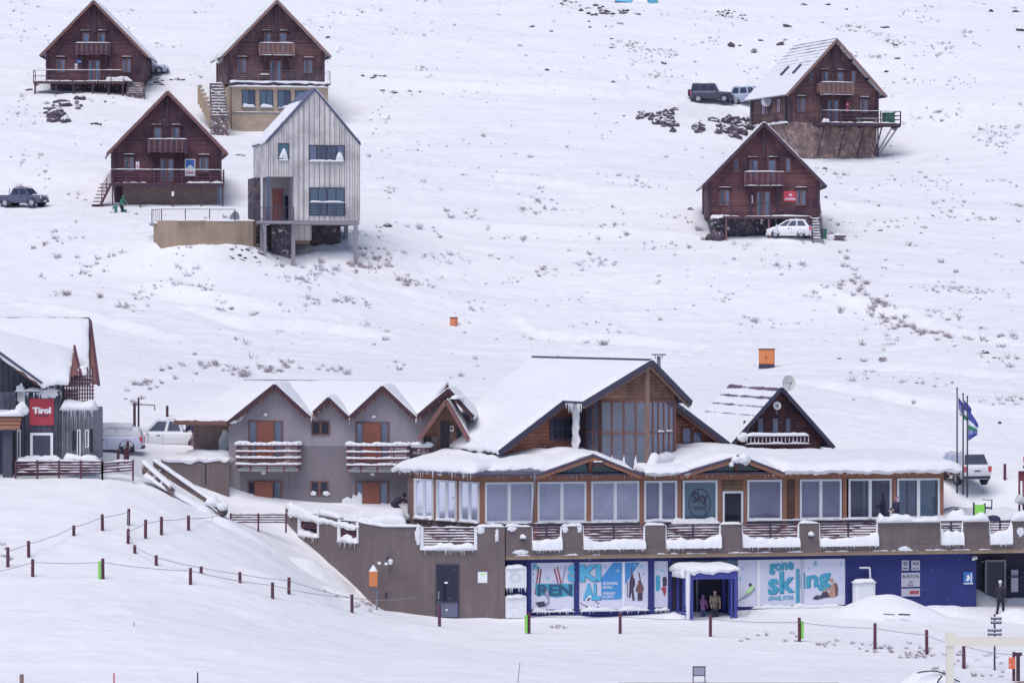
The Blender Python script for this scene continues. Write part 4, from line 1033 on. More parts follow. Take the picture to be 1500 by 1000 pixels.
# parapet over the blue front
XR = PB(1640, 600, 0).x
par = MB(); sn = MB()
zt, zs, zb0 = zTop-B.O.z, zSill-B.O.z, zBot-B.O.z
solid = [(741, 779), (823, 854), (945, 975), (1056, 1087), (1171, 1200), (1286, 1377), (1411, 1449), (1482, 1640)]
vf = -.62
for i, (p0, p1) in enumerate(solid):
    x0, x1 = B.x(p0, vf), B.x(p1, vf)
    flare = .12
    par.prism([(x0, vf, zs), (x1, vf, zs), (x1, vf, zt), (x0, vf, zt)], (0, .3, 0), 'stucco_brown')
    if i: par.prism([(x0-flare, vf+.005, zs), (x0, vf+.005, zs), (x0, vf+.005, zs+.35)], (0, .28, 0), 'stucco_brown')
    par.prism([(x1, vf+.005, zs), (x1+flare, vf+.005, zs), (x1, vf+.005, zs+.35)], (0, .28, 0), 'stucco_brown')
    big = p0 > 1280
    sn.strip((x0-.03, vf+.15, zt), (x1+.03, vf+.15, zt), .42 if not big else .7, .13 if not big else .34, seed=p0, amp=.4, taper=.05)
    if i+1 < len(solid):
        sl = MB(); q0, q1 = B.x(p1, vf), B.x(solid[i+1][0], vf); L = q1-q0
        for k in range(6):
            z = zt-.07-k*.14; sl.box(q0, q1, vf+.10, vf+.14, z-.045, z+.04, 'wood_red_dark')
            sn.strip((q0, vf+.11, z+.04), (q1, vf+.11, z+.04), .07, .03, seed=k+p0, amp=.9, taper=.01)
        sl.box((q0+q1)/2-.05, (q0+q1)/2+.05, vf+.06, vf+.098, zs+.3, zt, 'metal_dark'); sl.box(q0, q1, vf+.05, vf+.09, zt-.03, zt+.03, 'metal_dark')
        sl.build('terrace_railing', shop)
        # drift lying in the opening, higher to one side
        hgt = .55 if p0 < 1280 else .85
        n = 34; K = 7; vs = []
        for a in range(n+1):
            t = a/n; x = q0+L*t
            h = hgt*(.85+.35*noise.noise(Vector((x*.7, p0, 0)))+.22*noise.noise(Vector((x*2.5, 3, p0))))+.3*math.exp(-((t if i % 2 else 1-t)/.12)**2)
            for k in range(K+1):
                an = PI*k/K; vs.append(Vector((x, vf+.18-math.cos(an)*.42, zs+max(0, math.sin(an))**.55*h-.03+.03*noise.noise(Vector((x*4, k, 0))))))
        sn.add(vs, [(a*(K+1)+k, (a+1)*(K+1)+k, (a+1)*(K+1)+k+1, a*(K+1)+k+1) for a in range(n) for k in range(K)], 'snow', True)
        sn.icicles((q0, vf-.22, zs+.02), (q1, vf-.22, zs+.02), 40, .2, seed=p0)
        for xx in (q0, q1): sn.tube((xx, vf+.1, zs), (xx, vf+.1, zt), .11, .07, 'snow', 7)
x0, x1 = B.x(741, vf), XR
par.box(x0, x1, vf-.03, vf+.29, zb0+.16, zs-.002, 'stucco_brown'); par.box(x0, x1, vf+.03, vf+.27, zb0-.06, zb0+.158, 'stucco_tan')
par.box(x0, x1, vf+.272, .1, zb0+.02, zb0+.2, 'stucco_brown')
par.build('parapet', shop)
rnd = random.Random(3)
for k in range(40):
    x = x0+(x1-x0)*rnd.random(); sn.strip((x, vf-.01, zb0+.16), (x+.3+rnd.random()*.7, vf-.01, zb0+.16), .1, .05, seed=k, amp=.7)
for (px, py, rx, rz) in ((763, 808, .4, .12), (828, 774, .16, .2), (1325, 803, .3, .12), (849, 774, .12, .2), (1495, 778, .2, .25)):
    splat(sn, PB(px, py, vf-.03), rx, rz, seed=px)
sn.build('snow_cap', shop)
# wall lamps on pillars
for (px, py) in ((766, 789), (1188, 785)):
    b = MB(); q = PB(px, py, vf-.15); b.ball(q, .12, 'metal_dark', 8, 6); b.tube(q+Vector((0, .02, 0)), (q.x, vf, q.z), .03, .03, 'metal_dark'); o = b.build('wall_lamp', shop)
    s = MB(); s.ball(q+Vector((0, -.02, .1)), .15, 'snow', 8, 6, (1.1, 1, .9)); s.build('snow_cap', o)
# blue front
zbl = -2.0; zblt = zb0+.02
b = MB(); b.prism([(B.x(741, 0), 0, zbl), (B.x(1430, 0), 0, zbl), (B.x(1430, 0), 0, zblt), (B.x(741, 0), 0, zblt)], (0, .3, 0), 'stucco_blue')
xe = B.x(1430, 0)
b.box(xe-.01, xe+.01, 0, 2.2, zbl, zblt, 'black'); b.poly([(xe, 2.2, zbl), (XR, 2.2, zbl), (XR, 2.2, zblt), (xe, 2.2, zblt)], 'interior')
b.poly([(xe, 0, zblt-.01), (XR, 0, zblt-.01), (XR, 2.2, zblt-.01), (xe, 2.2, zblt-.01)], 'black'); b.box(XR, XR+.3, -.3, 8, zbl, zt, 'stucco_brown')
b.build('shop_front', shop)
# front windows printed with banners
BT, BBm = PB(780, 824, 0).z, PB(780, 892, 0).z
def prt(mb, pts, v, m): mb.poly([PB(x, y, v) for x, y in pts], m)
def flake(mb, px, py, r, v, m):
    c = PB(px, py, v); rr = r/28
    for k in range(3):
        a = k*PI/3+.3; d = Vector((math.cos(a), 0, math.sin(a)))*rr; n_ = Vector((-math.sin(a), 0, math.cos(a)))*rr*.16
        mb.poly([c-d-n_, c+d-n_, c+d+n_, c-d+n_], m)
def banner(x0, x1, mat='banner_white', post=None):
    b = MB(); a = B.x(x0, 0); c = B.x(x1, 0); b.box(a, c, -.05, -.003, BBm, BT, mat)
    return b
b = banner(778, 840.5)
prt(b, [(778, 892), (840.3, 892), (840.3, 872), (825, 870), (812, 873), (800, 869), (790, 871), (778.3, 868)], -.054, 'banner_snow')
bo = b.build('banner_window', shop)
g = MB()
for (x, y, r) in ((784, 829, 5), (787, 834, 4), (822, 831, 3), (802, 846, 4), (781, 840, 2.5), (781, 850, 2.5), (783, 826, 3), (811, 851, 2)): flake(g, x, y, r, -.058, 'banner_pale')
for (x, y, r) in ((783, 828, 3.5), (788, 831, 3), (781, 833, 2)): flake(g, x, y, r, -.062, 'banner_teal')
for (xa, ya, xb, yb, m) in ((789, 832, 784, 870, 'print_red'), (792.5, 833, 788.5, 868, 'print_brown'), (812, 832, 818, 855, 'print_red'), (816.5, 830, 822, 855, 'print_red'), (829, 828, 823, 855, 'print_grey')):
    prt(g, [(xa-1.1, ya), (xa+1.1, ya), (xb+1.1, yb), (xb-1.1, yb)], -.066, m)
zr0, zr1 = PB(800, 874, 0).z, PB(800, 854, 0).z
prt(g, [(784, 854.5), (840, 854.5), (840, 874), (832, 872), (815, 875), (800, 872), (785, 871)], -.070, 'banner_teal')
text(g, 'REN', B.x(786.5, 0), B.x(838, 0), zr0+.06, zr1-.05, -.075, 'banner_dark', .05)
prt(g, [(795, 886), (804, 880), (801, 876), (798, 868), (800, 864), (803, 866), (805, 874), (805, 884), (800, 888)], -.08, 'print_grey'); prt(g, [(784, 882), (797, 880), (800, 887), (790, 889), (787, 886)], -.082, 'print_dark')
prt(g, [(798.5, 861), (801.5, 861), (801.5, 865), (798.5, 865)], -.084, 'print_brown')
g.build('print', bo)
b = banner(848, 949)
bo = b.build('banner_window', shop)
g = MB()
prt(g, [(898, 823.3), (911, 823.3), (911, 876), (904, 877.5), (881, 877.5), (881, 846)], -.056, 'banner_blue')
prt(g, [(915, 823.3), (937.5, 823.3), (915.5, 856)], -.056, 'banner_blue')
prt(g, [(848.3, 892), (948.5, 892), (948.5, 881), (925, 880), (905, 878), (885, 880), (866, 878), (848.3, 876)], -.06, 'banner_snow')
for (x, y, r) in ((886.5, 830, 3.2), (940, 829, 3.4), (943, 840, 2.3), (930, 827, 2.2), (905, 835, 3)): flake(g, x, y, r, -.064, 'banner_pale')
text(g, 'SKI & SNOWBOARD', B.x(883, 0), B.x(904.5, 0), PB(890, 856, 0).z, PB(890, 851.5, 0).z, -.066, 'sign_white', .02)
text(g, 'RENTALS', B.x(883, 0), B.x(897, 0), PB(890, 861.5, 0).z, PB(890, 857.5, 0).z, -.066, 'sign_white', .02)
text(g, 'OVERNIGHT', B.x(882.5, 0), B.x(901, 0), PB(890, 870.2, 0).z, PB(890, 866.5, 0).z, -.066, 'sign_white', .02)
text(g, 'SKI DEPOT', B.x(882.5, 0), B.x(899, 0), PB(890, 875, 0).z, PB(890, 871.5, 0).z, -.066, 'sign_white', .02)
text(g, 'AL', B.x(853.5, 0), B.x(879, 0), PB(860, 878.5, 0).z, PB(860, 853.5, 0).z, -.066, 'banner_cyan', .05)
text(g, 'AL', B.x(854.5, 0), B.x(880, 0), PB(860, 879.3, 0).z, PB(860, 854.3, 0).z, -.063, 'banner_dark', .05)
prt(g, [(857, 878), (863, 871), (867, 873), (861, 881)], -.07, 'sign_white'); prt(g, [(859.5, 878), (863, 874.5), (865, 876), (861.5, 880)], -.072, 'print_dark')
for (x, y) in ((858, 888), (865, 889), (872, 881), (875, 883), (874, 889)): prt(g, [(x, y), (x+2, y-2), (x+2.6, y+.4), (x+.6, y+1.6)], -.07, 'print_dark')
prt(g, [(850, 882), (863, 889.3), (862.5, 890), (849.5, 883)], -.071, 'print_red')
# two skiers seen from behind
prt(g, [(922, 851), (924, 844), (927, 843), (930, 848), (930.5, 856), (928, 862), (929, 872), (930, 879), (926.5, 879), (925, 866), (923.5, 875), (921, 875), (922, 862)], -.07, 'print_dark')
g.disc(PB(926.3, 842.5, -.071), (0, -1, 0), .07, 'print_dark'); prt(g, [(924, 832), (925.5, 832), (927.5, 846), (926, 846)], -.072, 'print_brown'); prt(g, [(919, 852), (920, 852), (920, 874), (919, 874)], -.07, 'print_dark')
prt(g, [(931, 863), (933, 857), (936, 852.5), (939, 852.5), (942, 857), (943.5, 862), (941.5, 866), (941, 879), (934, 879), (934.5, 865), (931.5, 868)], -.07, 'print_brown'); g.disc(PB(936.5, 851.5, -.072), (0, -1, 0), .08, 'print_brown')
prt(g, [(935, 838), (936.7, 838), (940, 856), (938.5, 856)], -.074, 'print_dark'); prt(g, [(934, 868), (941, 868), (941, 879), (934, 879)], -.074, 'print_dark')
g.build('print', bo)
b = MB(); b.box(B.x(911.5, 0), B.x(914.8, 0), -.1, -.052, BBm, BT, 'white_paint'); b.build('window_mullion', bo)
# word SKI running over the pillar between both windows
g = MB(); text(g, 'SKI', B.x(831.5, 0), B.x(880.5, 0), PB(850, 852, 0).z, PB(850, 826.5, 0).z, -.088, 'banner_dark', .07); text(g, 'SKI', B.x(831, 0), B.x(879.8, 0), PB(850, 851.3, 0).z, PB(850, 826, 0).z, -.092, 'banner_cyan', .06); g.build('lettering', shop)
b = MB(); b.box(B.x(841, 0), B.x(847.5, 0), -.13, -.003, zbl, zblt, 'stucco_blue'); b.box(B.x(949.5, 0), B.x(957.5, 0), -.13, -.003, zbl, zblt, 'stucco_blue')
b.box(B.x(771.5, 0), B.x(777.5, 0), -.13, -.003, zbl, zblt, 'stucco_blue'); b.box(B.x(978.5, 0), B.x(983, 0), -.13, -.003, zbl, zblt, 'stucco_blue'); b.box(B.x(1237.8, 0), B.x(1241, 0), -.1, -.003, zbl, zblt, 'stucco_blue'); b.build('pilaster', shop)
b = banner(958, 978); bo = b.build('banner_window', shop); g = MB()
prt(g, [(960.5, 845), (962, 842), (965, 841.5), (967, 844), (967, 862), (965, 865), (961, 865)], -.06, 'banner_teal'); prt(g, [(970.5, 846), (972, 844), (975.5, 844.5), (977, 848), (976.5, 858), (971, 858)], -.06, 'print_dark'); prt(g, [(968, 862), (972, 858), (976, 860), (975.5, 868), (973, 873), (971, 866)], -.062, 'print_red')
for (x, y, r) in ((970, 835, 3), (974, 838, 2), (963, 833, 2)): flake(g, x, y, r, -.064, 'banner_pale')
g.build('print', bo)
b = MB(); b.box(B.x(983.5, 0), B.x(1080, 0), -.04, -.003, BBm-.1, BT, 'interior'); wo = b.build('shop_window', shop); g = MB(); g.poly([(B.x(983.5, 0), -.06, BT-.5), (B.x(1080, 0), -.06, BT-.5), (B.x(1080, 0), -.06, BT), (B.x(983.5, 0), -.06, BT)], 'glass_teal'); g.build('pane', wo)
BT2, BB2 = BT, PB(1150, 886.5, 0).z
b = MB(); b.box(B.x(1080.5, 0), B.x(1237.5, 0), -.05, -.003, BB2, BT2, 'banner_white'); bo = b.build('banner_window', shop)
g = MB()
prt(g, [(1081, 880), (1107.5, 871), (1107.5, 888), (1081, 888)], -.056, 'banner_snow'); prt(g, [(1081, 879), (1090, 872), (1097, 865), (1104, 860), (1107, 862), (1101, 870), (1092, 876), (1081, 881)], -.06, 'print_grey')
prt(g, [(1091, 868), (1098, 860), (1101, 856), (1104, 858), (1103, 863), (1096, 869)], -.064, 'sign_green'); g.disc(PB(1099, 856, -.066), (0, -1, 0), .09, 'print_dark')
for (x, y, r) in ((1084.5, 847, 3.4), (1088, 833, 2.4), (1194, 826, 5), (1195, 823, 3), (1231, 846, 2.4), (1164.5, 824.5, 1.6), (1185, 832, 2), (1232, 826, 2.5)): flake(g, x, y, r, -.06, 'banner_pale')
prt(g, [(1177.5, 877), (1237, 871), (1237, 885), (1177.5, 886)], -.056, 'banner_snow')
for off, m, v in ((.8, 'banner_dark', -.066), (0, 'banner_teal', -.07)):
    text(g, 'gone', B.x(1126+off, 0), B.x(1161.5+off, 0), PB(1140, 840.5+off, 0).z, PB(1140, 825+off, 0).z, v-.008, m, .03, .1)
    text(g, 'sk', B.x(1124.5+off, 0), B.x(1164+off, 0), PB(1140, 870.5+off, 0).z, PB(1140, 838+off, 0).z, v, m, .035, .12)
    prt(g, [(1166+off, 839+off), (1170.5+off, 838+off), (1170.5+off, 882), (1166+off, 882.5)], v, m)
    prt(g, [(1166+off, 833+off), (1170.5+off, 832+off), (1170.5+off, 836.4+off), (1166+off, 837.4+off)], v, m)
    text(g, 'ing', B.x(1172+off, 0), B.x(1216+off, 0), PB(1200, 869+off, 0).z, PB(1200, 838+off, 0).z, v, m, .035, .22)
text(g, 'APPAREL STORE', B.x(1124.5, 0), B.x(1161.6, 0), PB(1140, 879.3, 0).z, PB(1140, 873, 0).z, -.07, 'banner_teal', .03, .05)
prt(g, [(1212, 871), (1216, 866), (1217, 858), (1220, 853), (1225, 856), (1226.5, 866), (1224, 874), (1216, 875)], -.074, 'print_tan'); prt(g, [(1222, 853), (1226, 854), (1228, 862), (1227, 872), (1224, 873), (1223, 862)], -.078, 'print_brown')
prt(g, [(1190, 877), (1196, 871), (1202, 872), (1206, 866), (1212, 866), (1216, 874), (1208, 875), (1198, 878)], -.076, 'print_dark'); g.disc(PB(1218.5, 849.5, -.076), (0, -1, 0), .11, 'print_tan'); prt(g, [(1205, 864), (1215, 860), (1216, 863), (1207, 867)], -.079, 'print_tan')
g.build('print', bo)
b = MB(); b.box(B.x(1108.5, 0), B.x(1113, 0), -.1, -.052, BB2-.02, BT2, 'white_paint'); b.box(B.x(1173.2, 0), B.x(1176.5, 0), -.1, -.086, BB2-.02, BT2, 'sign_grey'); b.build('window_mullion', bo)
s = MB()
for (a, c, w) in ((778, 841, .5), (848, 950, .5), (957, 979, .5), (1100, 1238, .3)):
    s.strip((B.x(a, 0), -.16, BBm-.12), (B.x(c, 0), -.16, (BBm if a < 1000 else BB2)-.12), .36, .2, seed=a, amp=.5, taper=.04); s.icicles((B.x(a, 0), -.3, BBm-.1), (B.x(c, 0), -.3, BBm-.1), 30, .2, seed=a)
s.build('sill_snow', shop)
# brand boards and small signs on the blue wall
def board(x0, x1, y0, y1, lines, m='sign_grey', tm='print_dark', name='brand_sign'):
    b = MB(); a = PB(x0, y1, 0); c = PB(x1, y0, 0); b.box(a.x, c.x, -.06, -.003, a.z, c.z, m)
    for (t, fx0, fx1, fz0, fz1) in lines:
        text(b, t, a.x+(c.x-a.x)*fx0, a.x+(c.x-a.x)*fx1, a.z+(c.z-a.z)*fz0, a.z+(c.z-a.z)*fz1, -.066, tm, .02)
    return b.build(name, shop), a, c
o, a, c = board(1320.5, 1331, 820, 835, []); g = MB(); g.disc(((a.x+c.x)/2, -.066, a.z+.36), (0, -1, 0), .11, 'print_dark', 6); g.disc(((a.x+c.x)/2, -.07, a.z+.36), (0, -1, 0), .05, 'sign_grey', 6); text(g, 'DRAGON', a.x+.05, c.x-.05, a.z+.06, a.z+.12, -.066, 'print_dark', .01) if False else None; g.box(a.x+.06, c.x-.06, -.068, -.06, a.z+.08, a.z+.14, 'print_dark'); g.build('emblem', o)
o, a, c = board(1334.5, 1347, 820, 835, [('OAKLEY', .1, .9, .12, .27)]); g = MB(); cx = (a.x+c.x)/2
g.add([(cx+.16*math.cos(t*PI/8)*k, -.066, a.z+.36+.07*math.sin(t*PI/8)*k) for k in (1, .55) for t in range(16)], [(i, (i+1) % 16, (i+1) % 16+16, i+16) for i in range(16)], 'print_dark'); g.build('emblem', o)
o, a, c = board(1320, 1347, 838, 859, [('BURTON', .06, .94, .62, .85), ('anon', .34, .66, .06, .18)]); g = MB(); cx = (a.x+c.x)/2
for s_ in (-1, 1): g.poly([(cx-.12, -.066, a.z+.24+s_*.07), (cx+.12, -.066, a.z+.24-s_*.07), (cx+.12, -.066, a.z+.27-s_*.07), (cx-.12, -.066, a.z+.27+s_*.07)], 'print_dark')
g.build('emblem', o)
o, a, c = board(1320, 1347, 861, 873, [('head', .5, .95, .3, .8)], tm='print_red') if False else board(1320, 1347, 861, 873, [])
g = MB(); g.box(a.x+.45, c.x-.06, -.068, -.06, a.z+.12, c.z-.12, 'print_red'); g.build('emblem', o)
b = MB(); a = PB(1411, 855, 0); c = PB(1425, 837, 0); b.box(a.x, c.x, -.06, -.003, a.z, c.z, 'blue_sign'); b.poly([(a.x+.1, -.066, a.z+.2), (a.x+.25, -.066, a.z+.16), (a.x+.38, -.066, a.z+.3), (a.x+.3, -.066, a.z+.5), (a.x+.16, -.066, a.z+.46), (a.x+.2, -.066, a.z+.32)], 'sign_white'); b.box(a.x+.4, a.x+.46, -.066, -.06, a.z+.1, c.z-.06, 'sign_white'); b.box(a.x, c.x, -.068, -.06, a.z, a.z+.06, 'sign_white'); b.build('pictogram_sign', shop)
b = MB(); q = PB(1426, 818, -.2); b.ball(q, .1, 'lamp_clear', 8, 6); b.ball(q+Vector((.14, 0, .05)), .09, 'lamp_clear', 8, 6); b.box(q.x-.04, q.x+.18, q.y, -.003, q.z+.1, q.z+.16, 'metal_grey'); b.build('floodlight', shop)
# bent pipe with snow above the buried heap
b = MB(); q = [PB(1259, 831, -.3), PB(1274, 831, -.3), PB(1275, 849, -.3)]; b.path(q, .05, 'white_paint', 8); b.build('flue_pipe', shop)
# glazed dark entrance at the right end
b = MB(); a = PB(1442, 888, 2.0); c = PB(1473, 819, 2.0)
b.box(a.x, a.x+.12, 1.9, 2.1, a.z, c.z, 'metal_grey'); b.box(c.x-.12, c.x, 1.9, 2.1, a.z, c.z, 'metal_grey'); b.box(a.x+.12, c.x-.12, 1.9, 2.1, c.z-.12, c.z, 'metal_grey'); b.box(a.x+.12, c.x-.12, 2.0, 2.05, a.z, c.z-.12, 'interior_warm')
do = b.build('entrance_door', shop); g = MB(); g.poly([(a.x+.12, 1.95, a.z), (c.x-.12, 1.95, a.z), (c.x-.12, 1.95, c.z-.12), (a.x+.12, 1.95, c.z-.12)], 'glass_dark'); g.build('pane', do)
a = PB(1481, 880, 1.8); c = PB(1491, 834, 1.8); b = MB(); b.box(a.x, c.x, 1.75, 1.85, a.z+.5, c.z, 'sign_grey'); b.box(a.x-.3, c.x+1.5, 1.5, 1.74, a.z+1.3, a.z+1.36, 'metal_dark'); b.build('display_panel', shop)
# door, sign and lamps on the brown wall
def WB(px, py, D=199.78): return B.L(W(px, py, D))
yaw_b = -B.th
ex = Vector((math.cos(yaw_b), math.sin(yaw_b), 0)); ey = Vector((-math.sin(yaw_b), math.cos(yaw_b), 0))   # true-facing brown wall inside the rotated frame
def bwbox(mb, p0, p1, q0, q1, d0, d1, m):
    a = WB(p0, q1, 199.82); w = (p1-p0)*199.82/FPX; h = (q1-q0)*199.82/FPX
    mb.prism([a-ey*d1, a+ex*w-ey*d1, a+ex*w-ey*d1+Vector((0, 0, h)), a-ey*d1+Vector((0, 0, h))], ey*(d1-d0), m)
b = MB(); bwbox(b, 638.5, 672.5, 826, 905, .002, .05, 'metal_dark'); bwbox(b, 640.5, 670.5, 828, 903, .051, .06, 'interior'); do = b.build('glass_door', shop)
g = MB(); bwbox(g, 640.5, 670.5, 828, 880, .07, .075, 'glass_dark'); bwbox(g, 640.5, 670.5, 882.5, 903, .07, .075, 'glass_clear'); g.build('pane', do)
g = MB(); bwbox(g, 639, 672, 880, 882.5, .05, .1, 'metal_dark'); bwbox(g, 651, 656, 851.5, 854, .08, .085, 'sign_white'); bwbox(g, 652.5, 656, 891.5, 893.5, .08, .085, 'sign_white'); g.build('door_rail', do)
g = MB(); bwbox(g, 641.5, 643.5, 865, 877, .09, .14, 'metal_grey'); g.build('handle', do)
b = MB(); bwbox(b, 700, 725.5, 837, 853, .002, .06, 'sign_white'); bwbox(b, 718, 724.8, 837.6, 852.4, .061, .066, 'sign_green'); bwbox(b, 704, 711, 839, 842, .061, .066, 'sign_green'); b.build('wall_sign', shop)
b = MB()
for (px, py) in ((556, 824), (566, 825), (572.5, 824)): q = WB(px, py)-ey*.25; b.ball(q, .1, 'lamp_clear', 8, 6, (1.1, 1, .8)); b.tube(q, q+ey*.25, .025, .025, 'metal_dark')
q = WB(569, 817)-ey*.15; b.ball(q, .1, 'metal_dark', 8, 6); bwbox(b, 564.5, 566.5, 867, 875, .002, .08, 'black'); lo = b.build('floodlight', shop)
s = MB(); q = WB(572.5, 821)-ey*.25; s.ball(q, .12, 'snow', 8, 6); s.build('snow_cap', lo)
# terrace slab and its snow
tr = MB(); pl = [WL(px, D, zSill+.1) for px, D in plan]; pl = [Vector((p.x, p.y, zs-.1)) for p in pl]
pl += [Vector((B.x(741, vf), vf+.2, zs-.1)), Vector((XR, vf+.2, zs-.1)), Vector((XR, 5.5, zs-.1)), Vector((pl[0].x, 11.5, zs-.1))]
tr.poly(pl, 'concrete'); tr.poly([p-Vector((0, 0, .35)) for p in pl][::-1], 'concrete'); tr.build('terrace_slab', shop)
s = MB(); s.blanket((B.x(1210, 2), 0, zs), (XR, 0, zs), (XR, 5.5, zs+.9), (B.x(1390, 5), 5.0, zs+.8), .7, amp=.2, nu=40, m='snow'); s.build('terrace_snow', shop)
hp = MB(); w0 = B.L(W(430, 748, 207.0)); w1 = B.L(W(600, 768, 203.8))
hp.blanket(B.L(W(423, 752, 207.6)), B.L(W(520, 774, 202.4)), B.L(W(600, 759, 209.0)), B.L(W(440, 744, 211)), .3, amp=.16, nu=34, m='snow')
hp.blanket(B.L(W(524, 772, 202.0)), B.L(W(592, 771, 201.2)), B.L(W(592, 757, 208.8)), B.L(W(524, 752, 209.0)), .42, amp=.2, nu=24, m='snow')
hp.ball(B.L(W(550, 764, 207.0)), .8, 'snow_clod', 14, 9, (1.8, .8, .55)); hp.build('shovelled_snow', shop)

# blue entrance porch standing in front of the shop
vp = -2.9
PT, PBt = PB(1045, 836, vp).z, PB(1045, 914, vp).z
x0, x1 = B.x(1009, vp), B.x(1080, vp); a0, a1 = B.x(1015.5, vp), B.x(1071, vp)
b = MB()
b.box(x0, a0, vp, vp+.2, PBt, PT, 'blue_paint'); b.box(a1+.17, x1, vp, vp+.2, PBt, PT, 'blue_paint'); b.box(a0, a1+.17, vp, vp+.2, PT-.42, PT, 'blue_paint'); b.box(a1-.02, a1+.08, vp, vp+.12, PBt, PT-.42, 'blue_paint')
b.box(x0, x1, vp+.2, -.14, PT-.18, PT, 'blue_dark')
for y in (vp+1.3, -.4): b.box(x0+.02, x0+.14, y, y+.14, PBt, PT-.18, 'blue_paint'); b.box(x1-.14, x1-.02, y, y+.14, PBt, PT-.18, 'blue_paint')
b.box(x0+.02, x0+.1, vp+.2, -.14, PT-.45, PT-.18, 'blue_paint'); b.box(x0+.02, x0+.1, vp+.2, -.14, PBt, PBt+.5, 'blue_paint'); b.box(x1-.1, x1-.02, vp+.2, -.14, PBt, PBt+.5, 'blue_paint')
po = b.build('entrance_porch', shop)
g = MB()
for xx in (x0+.06, x1-.06): g.poly([(xx, vp+.2, PBt+.5), (xx, -.14, PBt+.5), (xx, -.14, PT-.45), (xx, vp+.2, PT-.45)], 'glass_clear')
g.build('side_glass', po)
g = MB(); g.poly([(x0, -.12, PBt), (x1, -.12, PBt), (x1, -.12, PT-.2), (x0, -.12, PT-.2)], 'black'); g.box(x0+1.1, x0+1.2, -.2, -.13, PBt, PT-.2, 'metal_grey'); g.build('shop_door', po)
s = MB(); s.blanket((x0-.1, vp-.05, PT), (x1+.05, vp-.05, PT), (x1+.05, -.15, PT), (x0-.3, -.15, PT), .34, over=.08, amp=.05, edge=.3)
s.tube((x0-.03, vp+.02, PBt+.2), (x0-.03, vp+.02, PT+.1), .09, .13, 'snow', 8); s.strip((x0-.12, vp+.3, PT-.35), (x0-.12, -.3, PT-.4), .4, .45, amp=.3)
s.strip((B.x(1090, -2), -1.0, -.9), (B.x(1240, -2), -.9, -.35), 1.9, .35, m='snow', amp=.3); s.strip((B.x(983, -1.5), -1.2, -.35), (x0-.1, vp+.4, -.35), 1.5, .6, amp=.3, m='snow'); s.strip((x1+.25, vp+.2, -.5), (x1+2.2, vp+1.4, -.5), 1.5, .75, amp=.5, m='snow', taper=.4)
s.build('snow_cap', po)

# outdoor air conditioners coated with snow
for k, (py0, py1, lab) in enumerate(((828, 863, 'upper of the two snow coated outdoor units beside the ski rental window'), (871, 907, 'lower of the two snow coated outdoor units beside the ski rental window'))):
    a = PB(741.5, py1, -.8); c = PB(770.5, py0, -.8); w = c.x-a.x; h = c.z-a.z
    t = thing('air_conditioner', lab, 'air conditioner', B.world((a.x, 0, a.z)), B.th, 'outdoor air conditioning units')
    b = MB(); b.box(.05, w-.05, -.78, -.12, .1, h-.12, 'sign_white'); b.build('casing', t, .05)
    s = MB(); s.grid(lambda u, v: (w*u, -.84-.03*noise.noise(Vector((u*6, v*6, k)))+.1*max(0, abs(u-.5)*2-.8)*2, .08+(h-.1)*v), 14, 14, 'snow'); s.strip((-.02, -.5, h-.16), (w+.02, -.5, h-.16), .8, .24, amp=.2, taper=.1); s.icicles((0, -.84, .1), (w, -.84, .1), 24, .3, seed=k+5)
    s.box(.0, w, -.84, -.14, .08, .12, 'snow'); s.box(-.02, .04, -.83, -.14, .1, h-.1, 'snow'); s.box(w-.04, w+.02, -.83, -.14, .1, h-.1, 'snow'); s.build('snow_coat', t)
    g = MB()
    if k == 0:
        for r in (.22, .3): g.add([(w*.45+r*q*math.cos(i*PI/10), -.87, h*.5+r*q*.8*math.sin(i*PI/10)) for q in (1, .93) for i in range(20)], [(i, (i+1) % 20, (i+1) % 20+20, i+20) for i in range(20)], 'sign_grey')
        g.build('fan_grille', t)
    else: g.box(.1, w-.1, -.2, -.1, -.35, .1, 'metal_dark'); g.build('bracket', t)

# ================================================================== glazed restaurant on the terrace
R = Frame(705, 768, 203.6, 11.73); PR = R.P
rest = thing('restaurant', 'long low restaurant with white framed windows under a thick snow roof', 'restaurant', R.O, R.th)
zwb, zwt, zev = PR(705, 766, 0).z, PR(705, 706, 0).z, PR(705, 697, 0).z
zfl = zwb-1.3; XE = R.x(1382, 0)
b = MB(); b.box(0, XE, .02, .3, zfl, zwb-.02, 'stucco_brown'); b.box(0, XE, -.06, .3, zwb-.12, zwb-.021, 'stucco_brown')
plan2 = [(705, 203.6), (672, 205.2), (638, 206.9), (606, 208.5), (597, 208.9)]
def RL(px, D, z): w = W(px, 450, D); q = R.L(w); q.z = z; return q
for (pa, pb) in zip(plan2[:-1], plan2[1:]):
    a = RL(*pa, zfl); c = RL(*pb, zfl); top = zwb if pb[0] > 600 else zev
    n_v = Vector((-(c.y-a.y), c.x-a.x, 0)).normalized()*-.25
    b.prism([a, c, Vector((c.x, c.y, top-.02)), Vector((a.x, a.y, top-.02))], n_v, 'stucco_brown')
a = RL(597, 208.9, zfl); b.prism([a, a+Vector((1.0, 4, 0)), a+Vector((1.0, 4, zev-zfl)), a+Vector((0, 0, zev-zfl))], (.2, 0, 0), 'stucco_brown')
b.prism([(XE, 0, zfl), (XE, 6, zfl), (XE, 6, zev), (XE, 0, zev)], (-.2, 0, 0), 'wood_trim')
b.build('base_wall', rest)
b = MB(); b.box(0, XE+.05, -.04, .26, zwt+.02, zev+.1, 'wood_beam')
for px in (708, 784, 862, 939.5, 995, 1054, 1090.5, 1149, 1167, 1237, 1309.5, 1379): x = R.x(px, 0); b.box(x-.11, x+.11, -.07, .2, zfl, zwt+.02, 'wood_beam')
